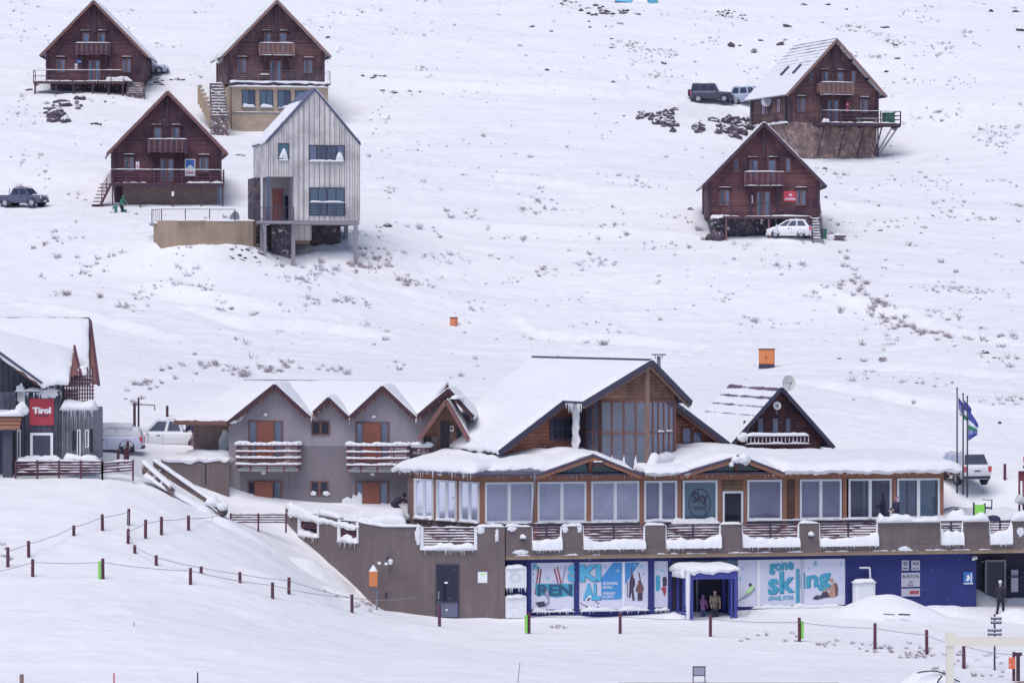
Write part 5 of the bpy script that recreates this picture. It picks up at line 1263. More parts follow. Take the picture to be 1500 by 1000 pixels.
x = R.x(1158, 0); b.box(x-.32, x+.32, -.02, .15, zwb-.02, zwt+.019, 'pine_yellow'); x0_, x1_ = R.x(1056, 0), R.x(1090, 0); b.box(x0_, x1_, -.03, .2, PR(1070, 719, 0).z, zwt+.015, 'pine_yellow')
for i in range(22): x = R.x(1160+i*11, 0); b.box(x-.07, x+.07, -.75, -.045, zev-.02, zev+.12, 'white_paint' if i % 3 == 0 else 'wood_trim')
for (pa, pb) in zip(plan2[:-1], plan2[1:]):
    a = RL(*pa, zwt+.02); c = RL(*pb, zwt+.02); b.prism([a, c, c+Vector((0, 0, zev-zwt)), a+Vector((0, 0, zev-zwt))], (.02, .2, 0), 'wood_beam')
    b.bar(Vector((a.x, a.y, zwb)), Vector((a.x, a.y, zwt+.05)), .16, .16, 'wood_beam')
b.build('timber_frame', rest)
b = MB(); b.box(.3, XE-.3, 3.6, 3.7, zfl, zev, 'interior'); b.poly([(0, .3, zfl+.25), (XE, .3, zfl+.25), (XE, 3.6, zfl+.25), (0, 3.6, zfl+.25)], 'interior_warm'); b.poly([(0, .3, zev-.02), (XE, .3, zev-.02), (XE, 3.6, zev-.02), (0, 3.6, zev-.02)], 'interior'); b.build('interior_wall', rest)
def rwin(p0, p1, glass, nv, cur=None, top=None, bot=None, lights=True, name='window', frost=None):
    x0, x1 = R.x(p0, 0), R.x(p1, 0); zb_, zt_ = bot or zwb, top or zwt
    b = MB(); f = .11
    for q in ((x0, x1, zt_-f, zt_), (x0, x1, zb_, zb_+f), (x0, x0+f, zb_+f, zt_-f), (x1-f, x1, zb_+f, zt_-f)): b.box(q[0], q[1], -.1, .0, q[2], q[3], 'white_frame')
    if nv: xc = (x0+x1)/2; b.box(xc-f*.8, xc+f*.8, -.095, -.005, zb_+f, zt_-f, 'white_frame')
    o = b.build(name, rest)
    g = MB(); g.poly([(x0+f, -.05, zb_+f), (x1-f, -.05, zb_+f), (x1-f, -.05, zt_-f), (x0+f, -.05, zt_-f)], glass); g.build('pane', o)
    if cur:
        c = MB()
        for (u0, u1, m) in cur: n = 14; c.grid(lambda i, j: (x0+f+(x1-x0-2*f)*(u0+(u1-u0)*i), .08+.015*math.sin(i*n*2.3), zb_+f+(zt_-zb_-2*f)*j), n, 1, m)
        c.build('curtain', o)
    if lights:
        l = MB(); rn = random.Random(int(p0)); y = .04 if glass != 'glass_frost' else -.06
        for i in range(int((x1-x0)/.14)):
            x = x0+f+.05+i*.14; L = rn.choice((.15, .25, .4, .5)); xx = x
            for q in range(int(L/.09)+1): l.ball((xx+rn.uniform(-.02, .02), y, zt_-f-.04-q*.09), .018, 'lamp_clear', 5, 3)
        l.build('fairy_lights', o)
    return o
rwin(710, 781, 'glass_frost', 1, [(0, 1, 'curtain_blind')]); rwin(787, 858.5, 'glass_frost', 1, [(0, 1, 'curtain_blind')]); rwin(865.5, 936, 'glass_frost', 1, [(0, 1, 'curtain_blind')])
rwin(943, 991.5, 'glass_day', 1, [(.1, .2, 'wood_beam')]); so_ = rwin(999.5, 1050.5, 'glass_teal', 0, [(0, 1, 'print_grey')], lights=True)
rwin(1094, 1145, 'glass_day', 0, [(0, .35, 'curtain_blind')]); rwin(1171, 1232.5, 'glass_day', 1, [(.02, .4, 'curtain_blind')]); rwin(1242.5, 1305.5, 'glass', 1, [(.34, .4, 'curtain_teal'), (.45, .48, 'curtain_teal')]); rwin(1313.5, 1376, 'glass', 1, [(.02, .2, 'curtain_teal'), (.52, .95, 'curtain_teal'), (.25, .45, 'print_grey')])
# round emblem on the large pane
e = MB(); cc = (PR(1025, 737, -.066)+PR(1025, 737, -.066))/2; ea, eb = .62, .80
for k1, k0 in ((1.0, .92),): e.add([(cc.x+ea*k*math.cos(i*PI/18), -.068, cc.z+eb*k*math.sin(i*PI/18)) for k in (k1, k0) for i in range(36)], [(i, (i+1) % 36, (i+1) % 36+36, i+36) for i in range(36)], 'print_dark')
text(e, 'Sky', cc.x-.42, cc.x+.45, cc.z-.12, cc.z+.62, -.07, 'print_dark', .03); text(e, 'RESTAURANT', cc.x-.34, cc.x+.34, cc.z-.3, cc.z-.2, -.07, 'print_dark', .02)
e.box(cc.x-.5, cc.x+.5, -.07, -.066, cc.z-.17, cc.z-.15, 'print_dark'); e.box(cc.x+.3, cc.x+.34, -.07, -.066, cc.z-.6, cc.z+.3, 'print_dark'); e.box(cc.x-.3, cc.x+.3, -.07, -.066, cc.z-.36, cc.z-.345, 'print_dark'); e.build('emblem', so_)
rwin(1058, 1088, 'glass_dark', 0, top=PR(1070, 719, 0).z, bot=zwb-.5, lights=False, name='terrace_door')
for i, ((pa, Da), (pb, Db)) in enumerate(zip(plan2[:3], plan2[1:4])):
    a = RL(pa, Da, zwb); c = RL(pb, Db, zwb); d = (c-a); a_ = a+d*.07; c_ = c-d*.07; nr = Vector((-(d.y), d.x, 0)).normalized(); nr = nr if nr.y < 0 or True else -nr
    if nr.y > 0: nr = -nr
    up = Vector((0, 0, 1)); H_ = zwt-zwb; b = MB(); f = .1
    for (u, v) in ((0, None), (.5, None), (1, None)): p = a_.lerp(c_, min(max(u, .03), .97)); b.bar(p+nr*.05, p+nr*.05+up*H_, .12, .12, 'white_frame')
    b.bar(a_+nr*.05+up*(H_-.05), c_+nr*.05+up*(H_-.05), .1, .11, 'white_frame'); b.bar(a_+nr*.05+up*.05, c_+nr*.05+up*.05, .1, .11, 'white_frame'); o = b.build('window', rest)
    g = MB(); g.poly([a_+nr*.02, c_+nr*.02, c_+nr*.02+up*H_, a_+nr*.02+up*H_], 'glass_frost'); g.build('pane', o)
    g = MB(); g.poly([a_-nr*.1, c_-nr*.1, c_-nr*.1+up*H_, a_-nr*.1+up*H_], 'shutter_blue' if i == 2 else 'curtain_blind'); g.build('blind', o)
    s = MB(); s.strip(c_+nr*.12, a_+nr*.12, .3, .16, amp=.4); s.build('snow_cap', o)
s = MB(); s.strip((R.x(712, 0), -.1, zwb-.03), (R.x(935, 0), -.1, zwb-.03), .12, .05, amp=.9, taper=.02); s.strip((R.x(943, 0), -.12, zwb-.03), (R.x(1052, 0), -.12, zwb-.03), .2, .13, amp=.7, taper=.02); s.strip((R.x(1093, 0), -.12, zwb-.03), (R.x(1378, 0), -.12, zwb-.03), .16, .07, amp=.8, taper=.02)
s.blanket((R.x(985, 0), -.55, zwb-.3), (R.x(1050, 0), -.55, zwb-.3), (R.x(1050, 0), -.1, zwb-.15), (R.x(985, 0), -.1, zwb-.15), .3, amp=.1); s.icicles((R.x(715, 0), -.1, zev), (R.x(1150, 0), -.1, zev), 90, .25, seed=5); s.build('sill_snow', rest)
# roof
def bl(mb, pts, th, **k): mb.blanket(*[Vector(p) for p in pts], th, **k)
ro = MB(); ze = zev+.12; rise = .6; vb = 8.2
xa, xb = R.x(742, -.7), XE+.75
lf = [RL(579, 211.6, ze+.18), RL(704, 203.0, ze+.02)]
ro.prism([(xa, -.75, ze), (xb, -.75, ze), (xb, vb, ze+rise), (xa, vb, ze+rise)], (0, 0, -.1), 'metal_roof')
lfa, lfb = RL(577, 209.6, ze+.02), RL(690, 202.8, ze+.02); bk = RL(668, 212.0, ze+.6)
ro.prism([lfa, lfb, (xa+.01, -.74, ze+.003), (xa+.01, vb, ze+rise), bk], (0, 0, -.12), 'metal_roof')
roof_o = ro.build('roof', rest)
sn = MB(); bl(sn, [(R.x(942, 0), -.8, ze), (R.x(1004, 0), -.8, ze), (R.x(1004, 0)+.6, vb, ze+rise), (R.x(942, 0)-.5, vb, ze+rise)], .32, amp=.06, nu=16)
bl(sn, [(R.x(1140, 0), -.85, ze), (xb+.05, -.85, ze), (xb+.05, vb, ze+rise-.2), (R.x(1140, 0)-2.6, vb, ze+rise)], .5, amp=.1, nu=50, edge=.5)
bl(sn, [(R.x(1000, 0), 1.2, ze+.35), (R.x(1145, 0), 1.2, ze+.3), (R.x(1150, 0), vb, ze+rise+.15), (R.x(985, 0), vb, ze+rise+.3)], .75, amp=.14, nu=40, edge=1.4)
bl(sn, [lfa+Vector((0, 0, .02)), lfb+Vector((.15, .2, .02)), (xa+1.0, 2.6, ze+.3), bk+Vector((0, 0, 0))], .62, amp=.12, nu=40, nv=26, edge=.9)
bl(sn, [(xa-.9, .5, ze+.1), (R.x(845, 0), .6, ze+.3), (R.x(870, 0), vb, ze+rise+.2), (xa-1.2, vb, ze+rise)], .62, amp=.16, nu=34, edge=1.6)
bl(sn, [(R.x(860, 0), 2.2, ze+.35), (R.x(950, 0), 1.2, ze+.2), (R.x(960, 0), vb, ze+rise+.1), (R.x(850, 0), vb, ze+rise)], .5, amp=.12, nu=34, edge=1.4)
sn.icicles(lfa, lfb, 60, .4, seed=2); sn.icicles((R.x(940, 0), -.8, ze), (R.x(1004, 0), -.8, ze), 26, .3, seed=3); sn.icicles((R.x(1150, 0), -.88, ze), (xb, -.88, ze), 70, .25, seed=4)
sn.build('roof_snow', roof_o)
for (pl_, pk_, pr_, yp, off) in ((787, 869.5, 940, 665, 0), (997, 1084, 1150, 666.5, 0)):
    g = MB(); vg = -.95
    A = PR(pl_, 694, vg); K = PR(pk_, yp, vg); Z = PR(pr_, 692, vg); A.z = ze-.02; Z.z = ze-.02
    back = 4.6
    for e in (A, Z): g.prism([K, e, e+Vector((0, 0, -.12)), K+Vector((0, 0, -.12))], (0, back, 0), 'metal_roof')
    for e in (A, Z): g.bar(K+Vector((0, .1, -.22)), e+Vector((0, .1, -.16)), .08, .22, 'wood_beam')
    g.box(A.x+.2, Z.x-.2, -.2, -.12, zev-.03, zev+.13, 'wood_beam'); cx = (A.x+Z.x)/2; cx = K.x
    g.box(cx-.1, cx+.1, -.22, -.1, zev, K.z-.25, 'wood_beam'); g.box(K.x-.12, K.x+.12, vg+.05, .1, K.z-.48, K.z-.25, 'wood_beam')
    go = g.build('gable', rest)
    p = MB(); 
    for s_, e in ((-1, A), (1, Z)): p.poly([(K.x+s_*.12, -.1, zev+.13), (e.x-s_*.5, -.1, zev+.13), (e.x-s_*.5, -.1, zev+.2), (K.x+s_*.12, -.1, K.z-.3)], 'glass_teal'); p.poly([(K.x+s_*.1, .1, zev+.1), (e.x-s_*.4, .1, zev+.1), (K.x+s_*.1, .1, K.z-.25)], 'interior')
    p.build('gable_glass', go)
    s = MB(); 
    s.blanket(A+Vector((.45, .45, .12)), K+Vector((-.02, .25, 0)), K+Vector((0, back+1.5, .1)), A+Vector((.2, back+1.5, .4)), .3, over=.0, edge=.5, amp=.06)
    s.blanket(K+Vector((.02, .25, 0)), Z+Vector((-.3, .3, .03)), Z+Vector((0, back+1.5, .4)), K+Vector((0, back+1.5, .1)), .3, over=.0, edge=.5, amp=.06); s.build('roof_snow', go)
b = MB(); q = PR(869, 678, -1.1); b.box(q.x-.02, q.x+.55, -1.2, -.85, q.z-.22, q.z+.06, 'wood_dark'); o = b.build('gable_lamp', rest); s = MB(); s.strip((q.x, -1.05, q.z+.06), (q.x+.55, -1.05, q.z+.06), .3, .1); s.build('snow_cap', o)
b = MB(); q = PR(1085, 676, -1.15); b.ball(q+Vector((-.3, 0, -.1)), .16, 'metal_dark', 8, 6); b.ball(q+Vector((.2, 0, -.1)), .16, 'metal_dark', 8, 6); o = b.build('gable_lamp', rest); s = MB(); s.ball(q+Vector((-.3, 0, .05)), .25, 'snow', 10, 7, (1, 1, .9)); s.ball(q+Vector((.2, 0, .1)), .34, 'snow', 10, 7, (1, 1, 1)); s.ball(q+Vector((-.5, 0, -.15)), .15, 'snow', 8, 6); s.build('snow_cap', o)
b = MB(); q = PR(783.5, 697, -.7); b.tube(q+Vector((0, 0, .15)), q-Vector((0, 0, .2)), .07, .07, 'metal_grey'); b.tube(q-Vector((0, 0, .2)), (q.x, -.12, zwb), .04, .04, 'metal_grey'); b.build('downpipe', rest)
b = MB(); b.bar((XE-.1, -.6, ze-.16), (XE+.75, -.6, ze-.16), .12, .2, 'wood_trim'); b.box(XE+.05, XE+.3, -.1, .1, zwt-.0, zwt+.28, 'black'); b.build('eave_end', rest)

# ================================================================== main lodge hall behind it
Hh = Frame(955, 527, 206, 27); hall = thing('lodge_hall', 'tall lodge hall with glazed prow gable and wide snowy roof', 'lodge', Hh.O, Hh.th); PH = Hh.P
s_ = 2.2/3.3
def rz(x): return -s_*abs(x)
v1, v2, vbk = 1.63, 3.8, 14.0; LX, RX = -7.3, 7.0
r = MB(); th = Vector((0, 0, -.2))
for (pts) in ([(0, 0, 0), (-3.35, v1, rz(3.35)), (-3.35, v2, rz(3.35)), (LX, v2, rz(LX)), (LX, vbk, rz(LX)), (0, vbk, 0)],
              [(0, 0, 0), (3.35, v1, rz(3.35)), (3.35, v2, rz(3.35)), (RX, v2, rz(RX)), (RX, vbk, rz(RX)), (0, vbk, 0)]):
    r.prism([Vector(p) for p in pts], th, 'roof_sheet', 'metal_roof')
ro = r.build('roof', hall)
bb = MB()
for sx in (-1, 1):
    bb.bar(Vector((0, -.03, -.14)), Vector((sx*3.37, v1-.03, rz(3.37)-.16)), .07, .3, 'metal_dark'); bb.bar(Vector((0, .12, -.34)), Vector((sx*3.3, v1+.12, rz(3.3)-.36)), .1, .22, 'wood_weathered')
    bb.bar(Vector((sx*3.3, v2-.03, rz(3.3)-.12)), Vector((sx*abs(LX if sx < 0 else RX), v2-.03, rz(LX if sx < 0 else RX)-.14)), .07, .28, 'metal_dark')
    bb.bar(Vector((sx*3.2, v2+.12, rz(3.2)-.32)), Vector((sx*6.9, v2+.12, rz(6.9)-.34)), .1, .2, 'wood_trim')
bb.bar((0, vbk, .03), (0, .2, .03), .2, .06, 'metal_dark'); bb.build('bargeboard', ro)
s = MB()
s.blanket((-.25, .7, rz(.25)), (-3.3, v1+.35, rz(3.3)), (-3.3, vbk, rz(3.3)), (-.25, vbk-.3, rz(.25)), .1, over=0, amp=.035, edge=.5, nu=20, nv=40)
s.blanket((-3.2, v2+.1, rz(3.2)), (LX+.02, v2+.1, rz(LX)), (LX, vbk, rz(LX)), (-3.2, vbk, rz(3.2)), .26, over=.05, amp=.07, edge=.6, nu=20, nv=40)
s.blanket((.2, .5, rz(.2)), (3.35, v1+.1, rz(3.3)), (3.35, vbk, rz(3.3)), (.2, vbk, rz(.2)), .16, over=.03, amp=.05, edge=.5)
s.blanket((3.3, v2, rz(3.3)), (RX, v2, rz(RX)), (RX, vbk, rz(RX)), (3.3, vbk, rz(3.3)), .22, over=.03, amp=.05, edge=.5)
s.icicles((-3.4, v1, rz(3.4)-.1), (-3.4, v2, rz(3.4)-.1), 26, .6, seed=1, r=.035); s.icicles((3.4, v1, rz(3.4)-.1), (3.4, v2, rz(3.4)-.1), 14, .6, seed=2, r=.03)
# frozen snow column hanging beside the bay
s.grid(lambda u, v: Vector((-2.72-.16*math.sin(u*PI)*(1-.4*v)+.14*noise.noise(Vector((u*5, v*7, 0))), 3.2+.8*u, rz(3.3)+.1-2.9*v+.1*noise.noise(Vector((u*9, v*4, 2))))), 14, 20, 'snow')
s.blanket((-4.4, 2.4, -5.7), (-1.9, 1.6, -5.9), (-1.9, 4.4, -5.0), (-4.8, 4.4, -5.1), .5, amp=.2, edge=.9)
s.build('roof_snow', ro)
# walls: prow bay, wing walls
A_b, C_b, B_b = Vector((-2.1, 2.0, 0)), Vector((-.05, .45, 0)), Vector((2.45, 1.9, 0))
zg = -2.25; zlo = -5.6
def atz(p, z): return Vector((p.x, p.y, z))
b = MB()
b.poly([atz(A_b, zg), atz(C_b, zg), atz(C_b, rz(C_b.x)-.2), atz(A_b, rz(A_b.x)-.2)], 'pine_aged'); b.poly([atz(C_b, zg), atz(B_b, zg), atz(B_b, rz(B_b.x)-.2), atz(C_b, rz(C_b.x)-.2)], 'pine_aged')
b.poly([(-3.3, v1+.3, rz(3.3)-.2), atz(A_b, zg+.35), atz(A_b, rz(2.1)-.22), (-3.2, v1+.35, rz(3.2)-.15)], 'pine_aged')
wl = 4.6
b.poly([(-7.0, wl, rz(7)-.25), (-2.0, wl, -6), (-2.0, wl, rz(2)-.2), (-3.3, wl, rz(3.3)-.2)], 'pine_wall'); b.poly([(-7.0, wl, rz(7)-.24), (-7.0, wl, -6.5), (-2.0, wl, -6.5), (-2.0, wl, -6)], 'pine_wall')
b.poly([(2.3, wl, -6.5), (6.9, wl, -6.5), (6.9, wl, rz(6.9)-.22), (2.3, wl, rz(2.3)-.22)], 'pine_wall')
b.poly([(-7.0, wl, -6.5), (-7.0, vbk-.5, -6.5), (-7.0, vbk-.5, rz(7)-.2), (-7.0, wl, rz(7)-.2)], 'pine_wall'); b.poly([(-7, vbk-.5, -6.5), (6.9, vbk-.5, -6.5), (6.9, vbk-.5, rz(6.9)-.2), (0, vbk-.5, -.2), (-7, vbk-.5, rz(7)-.2)], 'pine_wall')
b.poly([(2.5, 4.55, rz(3)-.3), (4.4, 4.55, rz(4.4)-.25), (2.5, 4.55, rz(2.5)-.3)], 'pine_aged')
b.build('wall', hall)
b = MB()
def glaz(p, q, n, zs_, m='wood_trim'):
    for i in range(n+1):
        t = p.lerp(q, i/n); w = .16 if i in (0, n) else .09; b.bar(atz(t, zlo-.6), atz(t, zg+.04), w, w, m)
    for z in zs_: b.bar(atz(p, z), atz(q, z), .09, .12, m)
glaz(A_b, C_b, 4, (zg, -3.95)); glaz(C_b, B_b, 5, (zg, -3.95)); D_b = Vector((-2.05, 4.4, 0)); glaz(D_b, A_b, 3, (zg+.1, -3.95)); b.bar(atz(C_b, zlo-.6), atz(C_b, -.4), .2, .2, 'wood_weathered')
bay = b.build('bay_window', hall)
g = MB()
for p, q in ((A_b, C_b), (C_b, B_b), (D_b, A_b)): g.poly([atz(p, zlo-.6), atz(q, zlo-.6), atz(q, zg), atz(p, zg)], 'glass_hall')
g.build('pane', bay)
g = MB(); g.poly([(-2.0, 4.55, zlo-1), (2.3, 4.55, zlo-1), (2.3, 4.55, zg), (-2.0, 4.55, zg)], 'interior')
for i in range(7): x = -1.7+i*.6; g.bar((x, 4.4, zlo), (x+.1, 4.4, zg), .03, .03, 'metal_grey')
t0 = Vector((.35, 2.6, 0)); g.tube(atz(t0, zlo), atz(t0, zg-.4), .04, .02, 'curtain_teal', 6)
for k in range(14): z = zlo+.3+k*.19; L = .55-.03*k; g.bar(Vector((t0.x-L*.6, t0.y, z-.1)), Vector((t0.x, t0.y, z)), .02, .02, 'curtain_teal'); g.bar(Vector((t0.x+L*.6, t0.y, z-.1)), Vector((t0.x, t0.y, z)), .02, .02, 'curtain_teal')
g.build('interior', bay)
s = MB()
for i in range(5): t = A_b.lerp(C_b, i/4); s.tube(atz(t, zlo-.6)-Vector((0, .04, 0)), atz(t, zlo+.45)-Vector((0, .03, 0)), .2, .02, 'snow', 8)
for i in (1, 2): t = C_b.lerp(B_b, .15+.3*i); s.strip(atz(t, -3.9)+Vector((-.2, -.1, 0)), atz(t, -3.9)+Vector((.3, .03, 0)), .2, .1)
s.strip(atz(C_b, -5.7)+Vector((0, -.3, 0)), atz(B_b, -5.4)+Vector((0, -.3, 0)), .7, .5, amp=.25); s.build('snow_cap', bay)
a = PH(805, 644, wl); c = PH(840, 611, wl); window(hall, a.x, c.x, a.z, c.z, wl, 'metal_dark', 'glass_dark', nv=1, nh=1, fw=.07, curtain=[(.05, .95)] if False else None)
a = PH(998, 652, wl); c = PH(1028, 625, wl)
w = window(hall, a.x, (a.x+c.x)/2-.02, a.z, c.z, wl, 'wood_trim', 'glass', nv=0, fw=.08, curtain=[(0, 1)], cur='curtain_blind'); w = window(hall, (a.x+c.x)/2+.02, c.x, a.z, c.z-.25, wl, 'wood_trim', 'glass', nv=0, fw=.08, curtain=[(0, 1)], cur='curtain_blind')
b = MB(); q = PH(965, 528, 3); b.tube((q.x, 3, q.z-.6), (q.x, 3, q.z+.25), .11, .11, 'metal_grey'); b.box(q.x-.35, q.x+.35, 2.8, 3.2, q.z+.3, q.z+.36, 'metal_dark'); b.bar((q.x-.2, 3, q.z+.1), (q.x-.25, 3, q.z+.3), .03, .03, 'metal_dark'); b.bar((q.x+.2, 3, q.z+.1), (q.x+.25, 3, q.z+.3), .03, .03, 'metal_dark'); b.build('chimney_pipe', hall)

# ================================================================== small A-frame cabin behind the restaurant
Cc = Frame(1139, 652, 222, 15); cab = thing('a_frame_cabin', 'dark timber cabin with steep snowy roof behind the restaurant, dish on its ridge', 'cabin', Cc.O, Cc.th); PC = Cc.P
K = PC(1139, 566, 0); LT = PC(1067, 637, 0); RT = PC(1214, 652, 0); K.x = 0; hw = (RT.x-LT.x)/2+.15; rs = (K.z-min(LT.z, RT.z))/hw*1.0
r = MB()
for sx in (-1, 1): r.prism([(0, -.7, K.z), (sx*hw, -.7, K.z-rs*hw), (sx*hw, -.7, K.z-rs*hw-.15), (0, -.7, K.z-.15)], (0, 9.5, 0), 'roof_cabin' if sx < 0 else 'metal_roof')
ro = r.build('roof', cab); MATS['roof_sheet2'] = MATS['roof_tile']
s = MB(); s.blanket((-hw*.5, -.5, K.z-rs*hw*.5), (-hw, -.6, K.z-rs*hw), (-hw, 8.8, K.z-rs*hw), (-hw*.5, 8.6, K.z-rs*hw*.5), .07, over=0, amp=.06, edge=.3, nu=30); s.blanket((.1, -.6, K.z-rs*.1), (hw, -.6, K.z-rs*hw), (hw, 8.8, K.z-rs*hw), (.1, 8.8, K.z-rs*.1), .14, over=.02, edge=.3, amp=.04); s.build('roof_snow', ro)
b = MB(); b.bar((0, -.74, K.z-.1), (-hw, -.74, K.z-rs*hw-.12), .06, .22, 'metal_dark'); b.bar((0, -.74, K.z-.1), (hw, -.74, K.z-rs*hw-.12), .06, .22, 'metal_dark'); b.build('bargeboard', ro)
b = MB(); b.poly([(-hw+.3, 0, K.z-rs*(hw-.3)-.2), (hw-.3, 0, K.z-rs*(hw-.3)-.2), (0, 0, K.z-.2)], 'log_wall'); b.poly([(-hw+.3, 8.4, K.z-rs*(hw-.3)-.2), (0, 8.4, K.z-.2), (hw-.3, 8.4, K.z-rs*(hw-.3)-.2)], 'log_wall'); b.box(-hw+.6, hw-.6, .02, 8.3, -2.5, K.z-rs*(hw-.3)-.2, 'log_wall'); b.build('wall', cab)
for (p0, p1, m, nm) in ((1089, 1099, 'curtain_blind', 'window'), (1108, 1119.5, 'curtain_blind', 'window'), (1130, 1141, 'sign_white', 'balcony_door'), (1149, 1159, 'curtain_blind', 'window')):
    a = PC(p0, 636, 0); c = PC(p1, 611 if p0 > 1100 else 616, 0); window(cab, a.x, c.x, a.z, c.z, 0, 'wood_dark', 'glass', nv=0, fw=.07, curtain=[(0, 1)], cur=m, name=nm)
b = MB(); a = PC(1092, 650, -1.0); c = PC(1185, 638, -1.0)
b.box(a.x, c.x, -1.1, -.01, a.z-.12, a.z, 'wood_dark'); bo = b.build('balcony', cab); b = MB()
for i in range(34): x = a.x+(c.x-a.x)*i/33; b.box(x-.025, x+.025, -1.08, -1.04, a.z, c.z, 'wood_dark')
b.box(a.x-.05, c.x+.05, -1.1, -1.0, c.z-.06, c.z, 'wood_dark'); b.bar((c.x, -1.04, c.z-.04), (c.x, -.02, c.z-.04), .07, .07, 'wood_dark'); b.build('balcony_railing', bo)
s = MB(); s.strip((a.x-.05, -1.08, a.z), (c.x+.05, -1.08, a.z), .12, .1); [s.box(a.x+(c.x-a.x)*(i+.5)/33-.02, a.x+(c.x-a.x)*(i+.5)/33+.02, -1.1, -1.06, a.z+.1, c.z-.08, 'snow') for i in range(0, 33, 2)]; s.strip((a.x-.05, -.85, c.z), (c.x+.05, -.85, c.z), .6, .2, amp=.2); s.ball((a.x-.1, -.9, c.z-.1), .3, 'snow'); s.build('snow_cap', bo)
dish('satellite_dish', 'large pale satellite dish on the ridge of the small A-frame cabin', Cc.world((.35, -.6, K.z-.55)), .46, 30, .1, pole=.75)
dish('satellite_dish', 'small round white dish on the gable wall of the small A-frame cabin', Cc.world((-.15, -.25, K.z-1.6)), .24, 10, .15, 'white_paint', pole=.5)
# ================================================================== apartment block
A = Frame(335, 745, 212.5, -4); apt = thing('apartment_block', 'grey rendered apartment block with brown doors and snowy cross gabled roof', 'apartment block', A.O, A.th); PA = A.P
def pa(px, py, v=0): return PA(px, py, v)
b = MB()
pts = [(335, 745), (690, 780), (690, 640), (657, 572), (608, 612), (560, 567), (512, 610), (480, 585), (455, 611), (402, 564), (335, 618)]
b.poly([pa(x, y) for x, y in pts], 'stucco_grey')
b.poly([pa(335, 745), pa(335, 618), pa(335, 618)+Vector((0, 8, 0)), pa(335, 745)+Vector((0, 8, 0))], 'stucco_grey')
b.poly([pa(690, 780), pa(690, 780)+Vector((0, 1.5, 0)), pa(690, 640)+Vector((0, 1.5, 0)), pa(690, 640)], 'stucco_grey')
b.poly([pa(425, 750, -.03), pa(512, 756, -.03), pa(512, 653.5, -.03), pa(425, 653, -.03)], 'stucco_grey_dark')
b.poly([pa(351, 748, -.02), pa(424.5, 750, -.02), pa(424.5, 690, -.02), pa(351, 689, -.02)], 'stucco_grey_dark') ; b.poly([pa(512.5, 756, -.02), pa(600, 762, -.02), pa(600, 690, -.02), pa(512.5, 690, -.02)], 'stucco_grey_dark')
b.build('wall', apt)
# brown side wing and low porch wall at the left
b = MB(); b.poly([pa(283, 675, 1.2), pa(335, 675, 1.2), pa(335, 616, 1.2), pa(283, 616, 1.2)], 'brown_board'); b.poly([pa(283, 675, 1.2), pa(283, 616, 1.2), pa(283, 616, 1.2)+Vector((0, 7, 0)), pa(283, 675, 1.2)+Vector((0, 7, 0))], 'brown_board')
wgo = b.build('side_wing', apt); s = MB(); splat(s, pa(329, 652, 1.15), .3, .9, seed=3, drip=.2); s.strip(pa(296, 668, 1.0), pa(334, 668, 1.0), .6, .3); s.build('snow_patch', wgo)
# roof: main slope, hipped at the left, with cross gables
ez = pa(333, 616, -.7).z; rzz = pa(402, 562.5, 0).z+.02; vr = 5.0
e0 = pa(255, 611, -.7); e1 = pa(700, 640, -.7); e0.z = ez; e1.z = ez; k0 = pa(360, 562, vr); k1 = pa(656, 570, vr); k0.z = rzz+.05; k1.z = rzz
zm = lambda v: ez+(rzz-ez)*(v+.7)/(vr+.7)
xw = pa(334, 616, 0).x
r = MB(); r.prism([e0, Vector((xw, -.7, ez)), Vector((xw, vr, rzz)), k0], (0, 0, -.12), 'metal_roof'); r.prism([Vector((xw, .15, zm(.15))), Vector((pa(616, 600).x, .15, zm(.15))), Vector((pa(655, 600, vr).x, vr, rzz)), Vector((xw, vr, rzz))], (0, 0, -.12), 'metal_roof'); b0 = Vector((e0.x+1.5, 11, ez)); b1 = Vector((k1.x, 11, ez)); r.prism([k0, k1, b1, b0], (0, 0, -.12), 'metal_roof'); r.poly([e0, k0, b0], 'metal_roof')
r.bar(e0+Vector((0, -.02, -.12)), pa(333, 616, -.72)+Vector((0, 0, -.14)), .08, .22, 'wood_trim'); r.bar(k0+Vector((-.1, 0, .06)), k1+Vector((0, 0, .02)), .2, .06, 'metal_dark')
ro = r.build('roof', apt)
s = MB(); s.blanket(e0+Vector((.02, .05, 0)), pa(345, 616, -.7)*1.0, Vector((k0.x+2.6, vr, rzz)), k0+Vector((0, -.25, -.05)), .2, amp=.06, nu=30, edge=.5, over=.05)
x4 = pa(440, 600, 0).x; x5 = e1.x; s.blanket((x4, .2, zm(.2)), (pa(618, 600).x, .2, zm(.2)), (pa(656, 600, vr).x, vr-.1, rzz-.0), (x4, vr-.1, rzz-.0), .16, amp=.03, nu=70, nv=12, over=0.04, edge=.12); s.blanket((xw, 1.2, zm(1.2)), (x4+1.0, .6, zm(.6)), (x4+1, vr-.1, rzz), (xw, vr-.1, rzz), .14, amp=.03, over=0.04, edge=.12)
s.blanket(Vector((k0.x, vr+.2, rzz)), Vector((k1.x, vr+.2, rzz)), b1, b0, .15, over=0)
